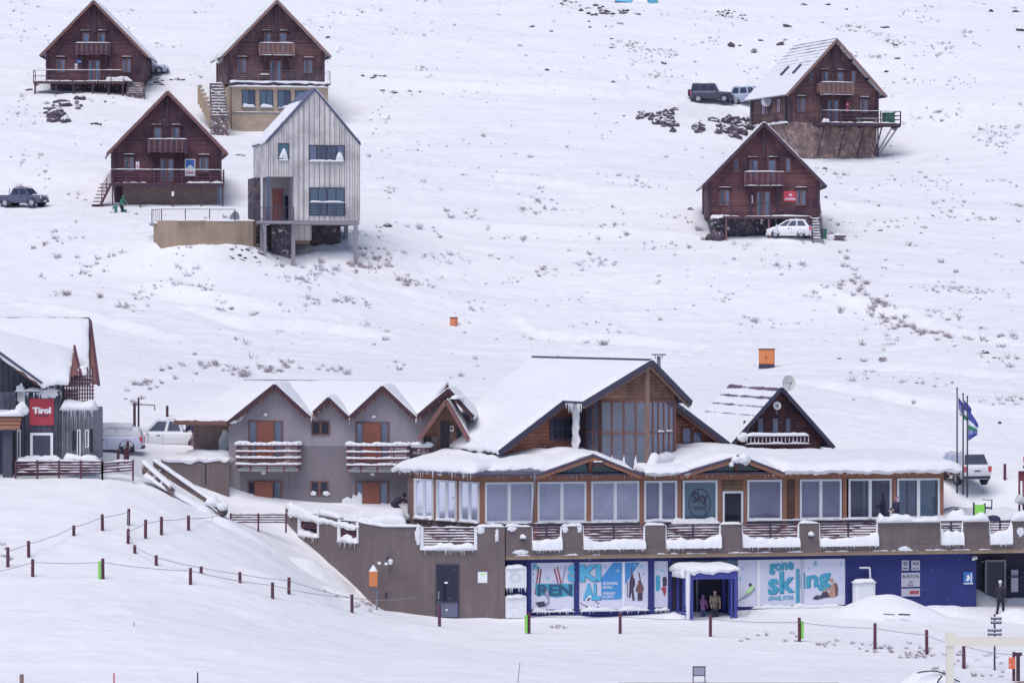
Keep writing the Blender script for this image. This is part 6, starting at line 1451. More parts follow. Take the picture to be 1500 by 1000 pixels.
# wings of white sheet joining the porch roof
s.build('roof_snow', ro)
def xgable(pk, le, re_, front=-.75, snow=.2, back=None, nm='cross_gable'):
    K_ = pa(*pk, front); L_ = pa(*le, front); R_ = pa(*re_, front); bk_ = back or vr
    g = MB()
    for e in (L_, R_): g.prism([K_, e, e+Vector((0, 0, -.1)), K_+Vector((0, 0, -.1))], (0, bk_-front, 0), 'metal_roof')
    for e in (L_, R_):
        g.bar(K_+Vector((0, -.03, -.03)), e+Vector((0, -.03, -.06)), .06, .17, 'wood_dark'); g.bar(K_+Vector((0, .12, -.2)), e+Vector((0, .12, -.2)), .1, .16, 'wood_trim')
        for f in (.3, .62, .92): p = K_.lerp(e, f); g.box(p.x-.06, p.x+.06, front+.05, -.01, p.z-.34, p.z-.2, 'wood_weathered')
    go = g.build(nm, apt); q = MB()
    q.blanket(L_+Vector((.05, .1, .0)), K_+Vector((-.02, .12, -.0)), K_+Vector((-.02, bk_-front, 0)), L_+Vector((.05, bk_-front, .0)), snow, over=.06, edge=.35, amp=.04, nu=18)
    q.blanket(K_+Vector((.02, .02, .0)), R_+Vector((.03, 0, 0)), R_+Vector((.03, bk_-front, 0)), K_+Vector((.02, bk_-front, 0)), snow*.8, over=.05, edge=.3, amp=.04, nu=18)
    q.icicles(R_, R_+Vector((0, 1, 0)), 8, .5, seed=int(pk[0])); q.icicles(K_, R_, 14, .22, seed=int(pk[0])); q.build('roof_snow', go)
xgable((402, 563), (333, 618), (455, 611)); xgable((560, 565.5), (512.5, 609), (609, 611)); xgable((481, 582.5), (458.5, 603), (511, 611), back=3); xgable((657, 569.5), (612, 607), (694, 609), back=3.2)
# fronts of the flats
def aw(x0, x1, y0, y1, v=0, **k): a = pa(x0, y1, v); c = pa(x1, y0, v); return window(apt, a.x, c.x, a.z, c.z, v, **k)
def flat(xa, xb, d0, d1, y0, y1, dark=0):
    aw(xa, xb, y0, y1, frame='wood_trim', glass='glass_dark' if dark else 'glass', nv=0, fw=.07, curtain=[(.02, .98)] if not dark else [(.78, .98)])
    a = pa(d0, y1-.5, -.1); c = pa(d1, y0+1, -.1); b = MB(); b.box(a.x, c.x, -.16, -.1, a.z, c.z, 'wood_door')
    for i in range(2):
        for j in range(3):
            w = (c.x-a.x)/2; h = (c.z-a.z)/3; b.box(a.x+w*i+.08, a.x+w*(i+1)-.08, -.18, -.161, a.z+h*j+.12, a.z+h*(j+1)-.1, 'wood_door')
    for xx in (a.x-.05, c.x): b.box(xx, xx+.05, -.17, -.1, a.z, c.z, 'wood_trim')
    do = b.build('door', apt); g = MB(); g.ball((a.x+.1, -.22, a.z+1.0), .045, 'metal_grey', 6, 4); g.build('handle', do)
flat(364, 414, 377, 400.5, 616, 674); flat(363, 413, 374, 399, 704, 742, 1); flat(521, 570, 532, 557, 618, 676); flat(521, 569, 532, 556, 705, 751)
for q in ((456.5, 483, 616.5, 637), (455, 481.5, 704, 725)): aw(*q, frame='wood_trim', glass='glass_dark', nv=1, fw=.07, mull=.12)
s = MB()
for (px, py, rx, rz_) in ((459, 722, .16, .12), (478, 722, .2, .12), (510, 735, .35, .25), (524, 737, .4, .55), (562, 742, .4, .2)): splat(s, pa(px, py, -.1), rx, rz_, seed=px, m='snow')
s.strip(pa(355, 745, -.4), pa(418, 746, -.4), .8, .2, amp=.4); s.build('snow_patch', apt)
for (px, py) in ((389, 607), (547.5, 610), (386, 692), (546, 694)):
    b = MB(); c = pa(px, py, -.06); b.ball(c, .14, 'lamp_clear', 10, 6, (1, .5, .7)); b.box(c.x-.16, c.x+.16, -.05, -.003, c.z-.03, c.z+.08, 'metal_grey'); b.build('wall_lamp', apt)
def balcony(x0, x1, yt, yb):
    a = pa(x0, yt, 0); c = pa(x1, yt, 0); zt = a.z; zb_ = pa(x0, yb, 0).z; cx = (a.x+c.x)/2; w = (c.x-a.x)/2
    def bow(t, off=0): # t -1..1
        x = cx+w*t; y = -(.75+.4*math.sqrt(max(0, 1-t*t*.9)))-off; return x, y
    ts = [-1+2*i/12 for i in range(13)]
    b = MB(); out = [(cx-w, -.01)]+[bow(t) for t in ts]+[(cx+w, -.01)]
    b.prism([Vector((x, y, zb_)) for x, y in out], (0, 0, .16), 'concrete'); bo = b.build('balcony', apt)
    rl = MB(); sn_ = MB(); H_ = zt-zb_
    for k in range(4):
        z = zb_+.34+(H_-.4)*k/3.0*1.0; pl_ = [Vector((cx-w, -.02, z))]+[Vector((*bow(t, .02), z)) for t in ts]+[Vector((cx+w, -.02, z))]
        for p, q in zip(pl_[:-1], pl_[1:]): rl.bar(p, q, .05, .10, 'wood_red')
        for p, q in zip(pl_[:-1], pl_[1:]): sn_.strip(p+Vector((0, 0, .05)), q+Vector((0, 0, .05)), .2 if k < 3 else .34, .12 if k < 3 else .2, seed=k, taper=0, amp=.25, n=3)
    for t in (-1, -.55, 0, .55, 1): x, y = bow(t, -.03); rl.bar((x, y, zb_-.05), (x, y, zt), .07, .07, 'wood_red')
    ro_ = rl.build('balcony_railing', bo); sn_.build('snow_cap', ro_); f = MB(); f.strip((cx-w+.1, -.5, zb_+.16), (cx+w-.1, -.5, zb_+.16), .9, .18); f.build('floor_snow', bo)
balcony(350.5, 440, 650, 689); balcony(512, 599.5, 651, 690); balcony(607, 632, 651, 664)
# projecting timber A-frame dormer at the right end
D_ = MB(); fr = -1.6; K_ = pa(654, 584, fr); L_ = pa(614, 640, fr); R_ = pa(686.5, 641, fr)
for e in (L_, R_): D_.prism([K_, e, e+Vector((0, 0, -.12)), K_+Vector((0, 0, -.14))], (0, 3.4, 0), 'wood_weathered'); D_.bar(K_+Vector((0, -.05, -.1)), e+Vector((0, -.05, -.12)), .08, .24, 'wood_trim')
do = D_.build('timber_dormer', apt)
b = MB(); q = .0; b.poly([pa(640, 668, q-.05), pa(690, 668, q-.05), pa(686, 642, q-.05), pa(656, 590, q-.05), pa(640, 616, q-.05)], 'wood_weathered'); b.poly([pa(620, 640, q-.06), pa(640, 640, q-.06), pa(640, 604, q-.06)], 'pine_aged'); b.build('dormer_wall', do)
for (x0, x1, y0, y1) in ((646, 658, 618, 665), (669, 681, 620, 665)): w = aw(x0, x1, y0, y1, -.06, frame='metal_dark', glass='glass_dark', nv=1, nh=1, fw=.06)
aw(621, 632, 640, 652, -.06, frame='metal_dark', glass='glass_dark', nv=0, fw=.05)
b = MB(); c = pa(662, 627, -.3); b.box(c.x-.1, c.x+.1, -.35, -.1, c.z-.18, c.z+.14, 'sign_white'); b.ball((c.x-.02, -.36, c.z), .07, 'black', 8, 6, (1, .3, 1)); b.build('wall_lamp', do)
s = MB(); s.blanket(K_+Vector((.02, .1, 0)), R_+Vector((0, .1, 0)), R_+Vector((0, 3.2, 0)), K_+Vector((.02, 3.2, 0)), .12, over=0, edge=.2); s.strip(K_+Vector((.3, .1, -.0)), K_+Vector((.9, 1.2, .0)), .4, .2); s.build('roof_snow', do)

# retaining wall with snow on it, left of the flats
Rw = Frame(240, 740, 211.6, 0); t = thing('retaining_wall', 'plain brown retaining wall under deep snow beside the stairway', 'wall', Rw.O, 0)
b = MB(); z0, z1 = Rw.P(240, 760).z, Rw.P(240, 673).z; xm = Rw.x(301.5); b.box(Rw.x(236), xm-.03, 0, .3, z0, z1, 'stucco_brown'); b.box(xm+.03, Rw.x(335.5), 0, .3, z0, z1+.02, 'stucco_brown'); b.build('wall_face', t)
s = MB(); s.blanket((Rw.x(236), -.05, z1), (Rw.x(335), -.05, z1), (Rw.x(335), 2.6, z1+.1), (Rw.x(236), 2.6, z1+.1), .24, over=.04, amp=.12, nu=40, edge=.5); s.ball((Rw.x(303), 1.2, z1-.1), .8, 'snow', 18, 12, (2.0, 1, .75)); s.ball((xm, .0, z1), .12, 'snow', 8, 6, (1, .8, 1.4)); s.build('snow_cap', t)
# snowed-in stairway between stone cheeks
St = W(250, 700, 204.5); t = thing('stairway', 'snow filled stairway between two stone cheek walls going down to the flats', 'stairway', St, 0)
b = MB(); s = MB()
def sp(px, py, D): return W(px, py, D)-St
for (p, q, h, seed) in (((208, 676, 204.0), (254, 716, 203.0), .75, 1), ((224, 674, 204.9), (322, 742, 203.6), .5, 2)):
    a = sp(*p); c = sp(*q); dn = Vector((0, 0, -h)); b.prism([a, c, c+dn*.5, a+dn], (0, .35, 0), 'stone_step')
    b.bar(a+Vector((0, -.02, 0)), c+Vector((0, -.02, 0)), .06, .07, 'wood_red_dark'); s.strip(a+Vector((0, .17, .02)), c+Vector((0, .17, .02)), .5, .2, seed=seed, amp=.1, m='snow', taper=.02)
for i in range(0): f = i/11; p = sp(214+98*f, 681+62*f, 204.5-.9*f); b.box(p.x, p.x+.5, p.y-.4, p.y+.4, p.z-.5, p.z-.1, 'stone_step')
a = sp(214, 684, 204.4); c = sp(318, 750, 203.6); s.strip(a-Vector((0, .2, .42)), c-Vector((0, .2, .3)), 1.5, .3, amp=.15, m='snow', taper=.02)
p = sp(326, 748, 203.2); b.ball(p, .32, 'stone_step', 8, 6, (.9, .6, 1)); s.ball(p+Vector((0, -.05, .2)), .3, 'snow', 8, 6, (1, .8, .8)); s.strip(sp(300, 738, 203.7), sp(332, 745, 203.7), .9, .4, amp=.6, m='snow')
so_ = b.build('cheek_wall', t); s.build('snow_cap', t)

# low slatted fences
def slat_fence(lab, pts, h, n, mat, posts, grp=None, snow=.07, leanz=0):
    O = pts[0].copy(); t = thing('slatted_fence', lab, 'fence', O, 0, grp); b = MB(); s = MB(); p_ = MB()
    for a, c in zip(pts[:-1], pts[1:]):
        a = a-O; c = c-O
        for k in range(n):
            z = h*(k+.5)/n; b.bar(a+Vector((0, 0, z)), c+Vector((0, 0, z)), .04, h/n*.62, mat); s.strip(a+Vector((0, 0, z+h/n*.31)), c+Vector((0, 0, z+h/n*.31)), .08, snow*(1.3 if k == n-1 else .6), seed=k, amp=.8, taper=.01)
        for i in range(posts+1): p = a.lerp(c, i/posts); p_.bar(p-Vector((0, .04, .5)), p+Vector((0, -.04, h+.02)), .09, .09, mat)
    b.build('slat_panel', t); p_.build('post', t); s.build('snow_cap', t); return t
slat_fence('long red brown slatted fence in front of the dark building with the red sign', [W(23, 694, 203.2), W(150, 694, 203.2)], .72, 5, 'wood_red_dark', 4)
slat_fence('short end of red brown slatted fence half buried beside the stairway', [W(150, 693, 203.2), W(195, 690, 203.4)], .6, 4, 'wood_red_dark', 1)
slat_fence('dark slatted fence half buried in snow below the apartment doors', [W(338, 766, 204.2), W(419, 766, 204.6)], .52, 4, 'wood_red_dark', 2)

# ================================================================== dark building with the red sign (left edge)
Tf = Frame(60, 695, 204.4, 0); tir = thing('cafe_building', 'dark grey cafe building with red Tirol sign and deep snow roof', 'cafe', Tf.O, 0); PT_ = Tf.P
def tq(x, y, v=0): return PT_(x, y, v)
b = MB()
b.poly([tq(22, 705), tq(90, 705), tq(90, 572), tq(22, 572)], 'siding_dark'); b.poly([tq(90, 705), tq(90, 705)+Vector((0, 8, 0)), tq(90, 572)+Vector((0, 8, 0)), tq(90, 572)], 'siding_dark')
b.poly([tq(-150, 705, .6), tq(22, 705, .6), tq(22, 630, .6), tq(-150, 630, .6)], 'stucco_dark'); b.poly([tq(-150, 600, .5), tq(60, 600, .5), tq(60, 556, .5), tq(0, 514, .5), tq(-150, 420, .5)], 'siding_dark')
b.box(tq(7, 600).x, tq(21, 600).x, -.9, -.45, tq(0, 712).z, tq(0, 629).z, 'stucco_dark'); b.build('wall', tir)
b = MB(); a = tq(91, 672, 0); c = tq(143, 664, 0); q0 = Vector((a.x, -.2, a.z)); q1 = Vector((c.x-.12, -.25, a.z)); q2 = Vector((c.x, 2.6, a.z)); zt = tq(91, 597).z
for p, q in ((q0, q1), (q1, q2)): b.poly([p, q, Vector((q.x, q.y, zt)), Vector((p.x, p.y, zt))], 'siding_grey')
b.poly([(q0.x, q0.y, zt), (q1.x, q1.y, zt), (q2.x, q2.y, zt), (q0.x, q2.y, zt)], 'siding_grey')
for i in range(14): p = q0.lerp(q1, (i+.5)/14); b.box(p.x-.03, p.x+.03, p.y-.05, p.y-.003, a.z, zt, 'siding_grey')
wo = b.build('clad_wing', tir)
for (px, y0, y1, m) in ((108, 631, 659, 'black'), (115.5, 629, 671, 'white_frame'), (127.5, 629, 655, 'white_frame'), (134, 628, 662, 'black')):
    g = MB(); p = tq(px, y1, -.3); e = tq(px, y0, -.3); g.box(p.x-.09, p.x+.09, -.31, -.255, p.z, e.z, m); g.box(p.x-.05, p.x+.03, -.32, -.311, p.z+.05, e.z-.05, 'glass_dark'); g.build('slit_window', wo)
s = MB(); s.strip((q0.x-.1, .3, zt-.1), (q1.x+.1, .3, zt-.1), 1.5, .5, amp=.12, taper=.06); s.icicles((q0.x, -.3, zt-.05), (q1.x, -.3, zt-.05), 40, .55, seed=4, r=.03); s.build('snow_cap', wo)
# lattice screen over the wing
b = MB()
for i in range(13): x = tq(90+3.8*i, 600, .3).x; zt_ = tq(0, 548-(i if i > 5 else 0)).z; b.box(x-.035, x+.035, .3, .38, zt-.1, zt_, 'wood_red_dark')
for k in range(9): z = zt+.1+k*.2; b.box(tq(90, 600, .4).x, tq(138, 600, .4).x, .4, .44, z, z+.07, 'wood_weathered')
lo = b.build('lattice_screen', tir); s = MB()
for k in range(9): z = zt+.17+k*.2; s.strip((tq(90, 600, .4).x, .38, z), (tq(138, 600, .4).x, .38, z), .1, .04, seed=k, amp=.8)
s.build('snow_cap', lo)
# red sign
b = MB(); a = tq(43.5, 622.5, 0); c = tq(79, 583.5, 0); b.box(a.x, c.x, -.08, -.003, a.z, c.z, 'red_sign_dark'); so_ = b.build('name_sign', tir)
g = MB(); zz0, zz1 = tq(0, 605.5).z, tq(0, 596).z; x0_, x1_ = tq(48, 600, 0).x, tq(75, 600, 0).x; text(g, 'Tirol', x0_, x1_, zz0, zz1, -.086, 'sign_white', .07); text(g, 'LODGE', x0_+.15, x1_-.1, zz0-.2, zz0-.07, -.086, 'print_dark', .02) if False else g.box(x0_+.15, x1_-.1, -.086, -.081, zz0-.16, zz0-.09, 'print_dark'); g.build('lettering', so_)
a = tq(44.5, 672, 0); c = tq(78, 633.5, 0); w = window(tir, a.x, c.x, a.z, c.z, 0, 'white_frame', 'glass', nv=0, fw=.14, d=.12); a = tq(25, 672, 0); c = tq(30.5, 629, 0)
b = MB(); b.box(a.x, c.x, -.08, -.003, a.z, c.z, 'white_frame'); b.box(a.x+.06, c.x-.06, -.09, -.081, a.z+.1, c.z-.1, 'glass_dark'); b.build('slit_window', tir)
# balcony box, logs and snow at far left
b = MB(); b.box(tq(-60, 600, -1.2).x, tq(23, 600, -1.2).x, -1.2, -.6, tq(0, 600, -1.2).z, tq(0, 574, -1.2).z, 'siding_dark'); b.box(tq(-60, 600, -1.3).x, tq(32, 600, -1.3).x, -1.3, .4, tq(0, 611, -1.3).z, tq(0, 608, -1.3).z, 'wood_dark'); b.build('balcony', tir)
b = MB()
for k in range(3): z = tq(0, 611+k*6, -1.2).z; b.tube((tq(-60, 600, -1.2).x, -1.2, z-.1), (tq(31-k*1, 600, -1.2).x, -1.2, z-.1), .11, .11, 'wood_beam', 8)
b.build('log_beam', tir)
s = MB(); s.strip((tq(-60, 600, -1.2).x, -1.0, tq(0, 609, -1.2).z), (tq(34, 600, -1.2).x, -1.0, tq(0, 609, -1.2).z), .9, .3, amp=.3); s.ball(tq(32, 600, -1.0), .42, 'snow', 10, 8, (.9, .8, .9)); s.strip(tq(22, 573, .1), tq(91, 572, .1), .8, .2, amp=.5); s.icicles(tq(25, 575, -.1), tq(90, 574, -.1), 50, .35, seed=9, r=.03)
for (px, rz_) in ((30, .5), (66, .25), (78, .2)): splat(s, tq(px, 577, -.02), .25, rz_, seed=px)
s.strip(tq(24, 676, -.3), tq(92, 676, -.3), .9, .34, amp=.3, m='snow'); s.strip(tq(92, 675, -.6), tq(145, 672, -.6), .9, .3, amp=.3, m='snow'); s.build('snow_cap', tir)
# roofs
r = MB(); z_ = .0
def T3(px, py, D): return W(px, py, D)-Tf.O
m1 = [T3(-160, 466, 212), T3(131.5, 466, 212), T3(130, 549, 206.5), T3(-160, 549, 206.5)]
r.prism(m1, (0, 0, -.18), 'metal_roof'); back = [m1[1], m1[0], T3(-160, 560, 222), T3(133, 560, 222)]; r.prism(back, (0, 0, -.18), 'metal_roof')
r.prism([T3(131, 466.5, 212), T3(133.5, 470, 211.8), T3(146, 565, 205.6), T3(142.5, 565, 205.6)], (.0, .35, 0), 'wood_red_dark')
r.prism([T3(131, 474, 211.9), T3(142.5, 563, 205.8), T3(134.5, 563, 206.2), T3(127.5, 545, 207.4), T3(126.5, 484, 211.4)], (0, .3, 0), 'wood_trim')
r.bar(T3(-160, 465.5, 212), T3(131, 466, 212), .12, .1, 'metal_dark')
m2 = [T3(-60, 440, 209.6), T3(108.5, 509, 207.4), T3(101.5, 556, 203.9), T3(62, 562, 203.5)]
ro = r.build('roof', tir); g = MB()
g.prism([T3(109, 508, 207.2), T3(117.5, 548, 204.4), T3(102.5, 551, 204.3)], (0, .5, 0), 'wood_trim'); g.bar(T3(109, 507, 207.2), T3(118.5, 549, 204.2), .1, .16, 'wood_red_dark'); g.bar(T3(109, 507, 207.2), T3(101, 556, 204.0), .08, .14, 'wood_weathered'); g.build('small_gable', ro)
g = MB(); g.bar(T3(-70, 466, 203.6), T3(62, 561, 203.6), .3, .12, 'metal_roof'); g.bar(T3(-70, 472, 203.7), T3(59, 563, 203.7), .12, .26, 'wood_trim'); g.bar(T3(79, 560, 204), T3(101, 558, 204), .1, .3, 'wood_trim'); g.box(T3(66, 560, 204).x, T3(68, 560, 204).x, T3(66, 560, 204).y, T3(66, 560, 204).y+.1, T3(0, 560, 204).z, T3(0, 551, 204).z, 'metal_dark'); g.box(T3(60, 560, 204.2).x, T3(90, 560, 204.2).x, 0, 1, T3(0, 574, 204.4).z, T3(0, 558, 204.4).z, 'siding_dark'); g.build('bargeboard', ro)
s = MB(); s.blanket(m1[0]-Vector((0, 0, .05)), m1[1]-Vector((.05, 0, .08)), m1[2], m1[3], .28, over=.02, amp=.06, nu=50, edge=.5)
s.blanket(T3(-75, 468, 203.55), T3(62, 562, 203.5), T3(101, 557, 203.9), T3(108, 513, 206.8), .16, over=.04, amp=.06, nu=40, edge=.3)
s.blanket(T3(-75, 474, 203.6), T3(104, 530, 205.6), T3(108, 514, 208), T3(-75, 482, 211), .14, over=.0, amp=.05, nu=40, edge=.3)
s.strip(T3(119, 549, 204.6), T3(128, 545, 205.6), .6, .35, amp=.4); s.icicles(T3(62, 561, 203.5), T3(100, 558, 204), 14, .4, seed=3); s.build('roof_snow', ro)
# ================================================================== rope fences: posts and ropes
post_tops = {}
def post(px, y0, y1, lab=None, cat='post', w=.17, snow=True, D=None, pad=None, mat='wood_post', below=.6):
    if D is None: p = hit(px, y1, 140, 240)
    else: p = W(px, y1, D)
    h = (y1-y0)*p.y/FPX
    b = MB(); rn = random.Random(int(px*3)); lean = rn.uniform(-.03, .03)
    b.tube((0, 0, -below), (lean, 0, h), w/2, w/2*.94, mat, 9)
    o = solo(b, 'fence_post', lab, cat, p, 0, GP)
    if snow and (int(px)) % 3 == 0:
        s = MB(); s.ball((lean, 0, h), w*.42, 'snow', 8, 5, (1, 1, .6)); s.build('snow_cap', o)
    post_tops[px] = p+Vector((lean, -.05, h*.82))
    return o
GP = 'rope fence posts in the snow'
PL = [(11.5, 803, 832), (42.5, 795, 819), (48, 821, 847), (108, 776, 791), (150.5, 760, 784), (188, 748, 772), (187.5, 776.5, 798), (198, 798.5, 811), (213, 766, 793.5),
      (236.5, 760, 786.6), (276.5, 756, 778), (151, 818, 848), (229, 816, 831), (279, 833, 857.5), (294, 830, 839.5), (352, 838, 854), (399.5, 853, 877), (423, 847, 871.5), (516, 871.5, 898.5),
      (644, 884.5, 918.7), (775, 896, 927), (908.5, 897, 926.5), (1040.6, 900, 933), (1171.5, 904, 940), (1281.6, 912, 952), (1358, 922, 961), (1412.4, 937, 981)]
names = {644: 'leaning red post in front of the glass door in the brown wall', 775: 'red post with green pad in front of the snow coated outdoor units', 908.5: 'red post below the skiers on the ski rental banner',
         1040.6: 'wooden post in front of the blue entrance porch', 1171.5: 'red post with green pad below the letter i of the skiing banner', 1281.6: 'red post in front of the large snow heap by the blue wall', 1358: 'red post left of the timber frame',
         1412.4: 'red post seen under the timber crossbeam', 151: 'red post with green pad on the left snow mound', 11.5: 'weathered post with fittings at the left edge', 516: 'red post nearest the foot of the brown terrace wall', 188: 'red post with snowy bracket, topmost of the upper rope line'}
for (x, y0, y1) in PL:
    D = {644: 192.5, 775: 192, 908.5: 191.8, 1040.6: 191, 1171.5: 190, 1281.6: 188, 1358: 186.5, 1412.4: 181.5}.get(x)
    o = post(x, y0, y1, names.get(x, 'short red brown post of the rope fence on the left snow mound'), D=D)
for (x, s_) in ((151, -1), (775, -1), (1171.5, 1)):
    p = post_tops[x]; b = MB(); b.box(-.06+s_*.15, .06+s_*.15, -.1, .1, -.82, 0, 'green_pad'); b.box(-.07+s_*.15, .07+s_*.15, -.11, .11, -.02, .05, 'green_pad')
    solo(b, 'crash_pad', {151: 'bright green pad hung on a post of the left snow mound', 775: 'bright green pad on the post before the snow coated outdoor units', 1171.5: 'bright green pad on the post below the skiing banner'}[x], 'crash pad', p+Vector((0, 0, .0)), .2, None, .03)
def ropef(lab, pts, sag=.12):
    O = pts[0].copy(); b = MB()
    for a, c in zip(pts[:-1], pts[1:]):
        n = 8; L = (c-a).length; q = [a.lerp(c, i/n)-O-Vector((0, 0, sag*L*.25*4*(i/n)*(1-i/n)*.6)) for i in range(n+1)]; b.path(q, .016, 'rope', 4)
    solo(b, 'rope', lab, 'rope', O)
pt = post_tops
ropef('rope along the uppermost posts on the left mound', [pt[k] for k in (11.5, 42.5, 108, 150.5, 188)]+[pt[187.5]])
ropef('rope from the middle posts towards the stairway', [pt[k] for k in (187.5, 213, 236.5, 276.5)]+[W(325, 752, 203)])
ropef('rope down the mound past the small half buried posts', [pt[k] for k in (187.5, 198, 229, 294, 352, 423, 516)]+[W(612, 873, 199.5)])
ropef('lowest rope on the mound, past the green padded post', [W(-10, 838, 184), pt[48], pt[151], pt[279], pt[399.5], pt[516]])
ropef('rope along the front posts before the shops', [pt[k] for k in (775, 908.5, 1040.6, 1171.5, 1281.6, 1358, 1412.4)]+[W(1487, 958, 176)])
# small posts elsewhere
for (x, y0, y1, D, lab) in ((1345, 672, 683, 219, 'short brown post behind the restaurant roof'), (1472, 679, 698, 217.5, 'brown post right of the parked white van'), (52, 586, 604, 232, None), (197, 590, 616, 222, 'leaning timber marker beside the two posts behind the parking area'),
                            (245, 594, 606, 226, 'small dark post above the side wing roof'), (183, 656, 672, 206.5, 'red post in front of the covered car'), (173, 658, 672, 206.3, 'stubby red post by the end of the slatted fence'), (187, 646, 662, 207, 'red post close to the pickup bumper')):
    if lab: post(x, y0, y1, lab, D=D, snow=False)
b = MB(); b.bar((.1, 0, .55), (.95, -.1, .5), .06, .05, 'wood_dark'); b.bar((.95, -.1, .5), (.95, -.1, .2), .05, .05, 'wood_dark'); b.bar((.0, 0, -.8), (0, 0, .95), .1, .1, 'wood_dark'); solo(b, 'barrier_gate', 'thin dark barrier arm on the upper side of the parking area', 'barrier', W(203, 606, 222.3))
for (x, y0, m, lab) in ((167, 985, 'red_sign', 'thin red marker pole standing up from the bottom edge, left of the thin dark one'), (289.5, 984, 'metal_dark', 'thin dark marker pole at the bottom edge'), (31.7, 987, 'wood_weathered', 'weathered post top at the bottom left corner')):
    p = onT(x, 162); b = MB(); top = W(x, y0, 162).z-p.z; b.tube((0, 0, -.3), (0, 0, top), .035 if x > 100 else .09, .03 if x > 100 else .09, m, 8); solo(b, 'marker_pole', lab, 'pole', p)
p = W(757, 1000, 166); b = MB(); b.tube((0, 0, -.4), (.14, 0, .9), .018, .012, 'metal_dark', 5); solo(b, 'marker_pole', 'thin bent stick standing in the snow at the bottom middle', 'stick', p)
p = W(196.5, 931, 175); p.z = T(p.x, p.y); b = MB(); b.tube((0, 0, -.3), (0, 0, .16), .02, .02, 'metal_dark', 5); solo(b, 'marker_peg', 'tiny dark peg in the empty snow of the left foreground', 'peg', p)
# lantern sign, direction sign, timber frame, orange boxes
p = onT(1024, 166); b = MB(); b.box(-.28, -.24, -.02, .02, -.3, .62, 'metal_dark'); b.box(.24, .28, -.02, .02, -.3, .62, 'metal_dark'); b.box(-.24, .24, -.02, .02, .2, .24, 'metal_dark'); b.box(-.28, .28, -.02, .02, .58, .62, 'metal_dark'); o = solo(b, 'small_sign_frame', 'small dark framed board on two legs at the bottom edge', 'sign', W(1024, 996, 166), .1)
b = MB(); b.box(-.24, .24, -.01, .01, .24, .58, 'print_grey'); b.build('panel', o)
t = thing('direction_sign', 'dark signpost with five short boards near the lower right corner', 'signpost', W(1457, 987, 181)); b = MB(); b.tube((0, 0, -.4), (0, 0, 2.85), .045, .045, 'metal_dark', 8); b.build('pole', t)
for (y0, y1, x0, x1) in ((903, 907, 1451, 1467), (908.5, 913, 1451, 1467), (920.3, 924.3, 1446.5, 1467), (926.3, 930, 1446.5, 1467), (931.5, 934, 1447, 1467)):
    b = MB(); z0 = (987-y1)*181/FPX; z1 = (987-y0)*181/FPX; b.box((x0-1457)*181/FPX, (x1-1457)*181/FPX, -.09, -.05, z0, z1, 'metal_dark'); b.box((x0-1456)*181/FPX, (x1-1458)*181/FPX, -.095, -.091, z0+.05, z1-.05, 'print_grey'); bo = b.build('board', t); s = MB(); s.strip(((x0-1457)*181/FPX, -.07, z1), ((x1-1457)*181/FPX, -.07, z1), .08, .03); s.build('snow_cap', bo)
t = thing('wooden_gantry', 'raw pale timber post and crossbeam in the lower right corner', 'gantry', W(1391, 1040, 160)); b = MB(); k = 160/FPX
b.box(-5*k, 6*k, -.14, .14, -1.5, (1040-926)*k, 'wood_raw'); b.build('upright', t); b = MB(); b.box(-8*k, 160*k, -.2, -.145, (1040-945)*k, (1040-932)*k, 'wood_raw'); b.build('crossbeam', t)
b = MB(); b.bar((90*k, .3, (1040-1002)*k), (180*k, -1.8, (1040-980)*k), .3, .06, 'wood_trim'); b.build('platform_board', t)
t = thing('post_cabinet', 'small orange box on brown posts in the lower right corner', 'electrical box', W(1483, 1000, 170)); k = 170/FPX; b = MB(); b.box(-6*k, 3*k, -.28, -.1, 22*k, 38*k, 'orange_bright'); b.box(-5*k, -4*k, -.285, -.281, 26*k, 29*k, 'sign_white'); b.build('casing', t)
b = MB(); b.box(0, 4*k, -.08, .05, -1, 46*k, 'wood_red_dark'); b.box(6*k, 11*k, -.05, .1, -1, 44*k, 'wood_dark'); b.box(2*k, 14*k, -.03, .02, 40*k, 45*k, 'metal_dark'); b.build('post', t)
# buried car: curved roof rail and hoop showing above the snow
t = thing('buried_vehicle', 'vehicle buried in snow with only dark curved rails showing, lower right', 'vehicle', W(1370, 1000, 163)); b = MB(); k = 163/FPX
b.path([Vector(((x-1370)*k, 0, (1000-y)*k)) for x, y in ((1344, 985), (1352, 983), (1362, 982), (1374, 983), (1384, 986), (1394, 992), (1406, 998))], .03, 'black', 6)
b.path([Vector(((x-1370)*k, -.3, (1000-y)*k)) for x, y in ((1379, 988), (1374, 994), (1371, 1001), (1369, 1006))], .035, 'black', 6); b.build('rail', t)
s = MB(); s.ball((0, .7, -.55), 1.0, 'snow', 22, 12, (1.7, 1, .9)); s.build('snow_cover', t)
b = MB(); b.box(-8.0, 1.4, 0, .05, -.3, .02, 'wood_trim'); solo(b, 'edging_board', 'long thin wooden edge along the bottom of the picture', 'board', W(1180, 1000, 163.5))
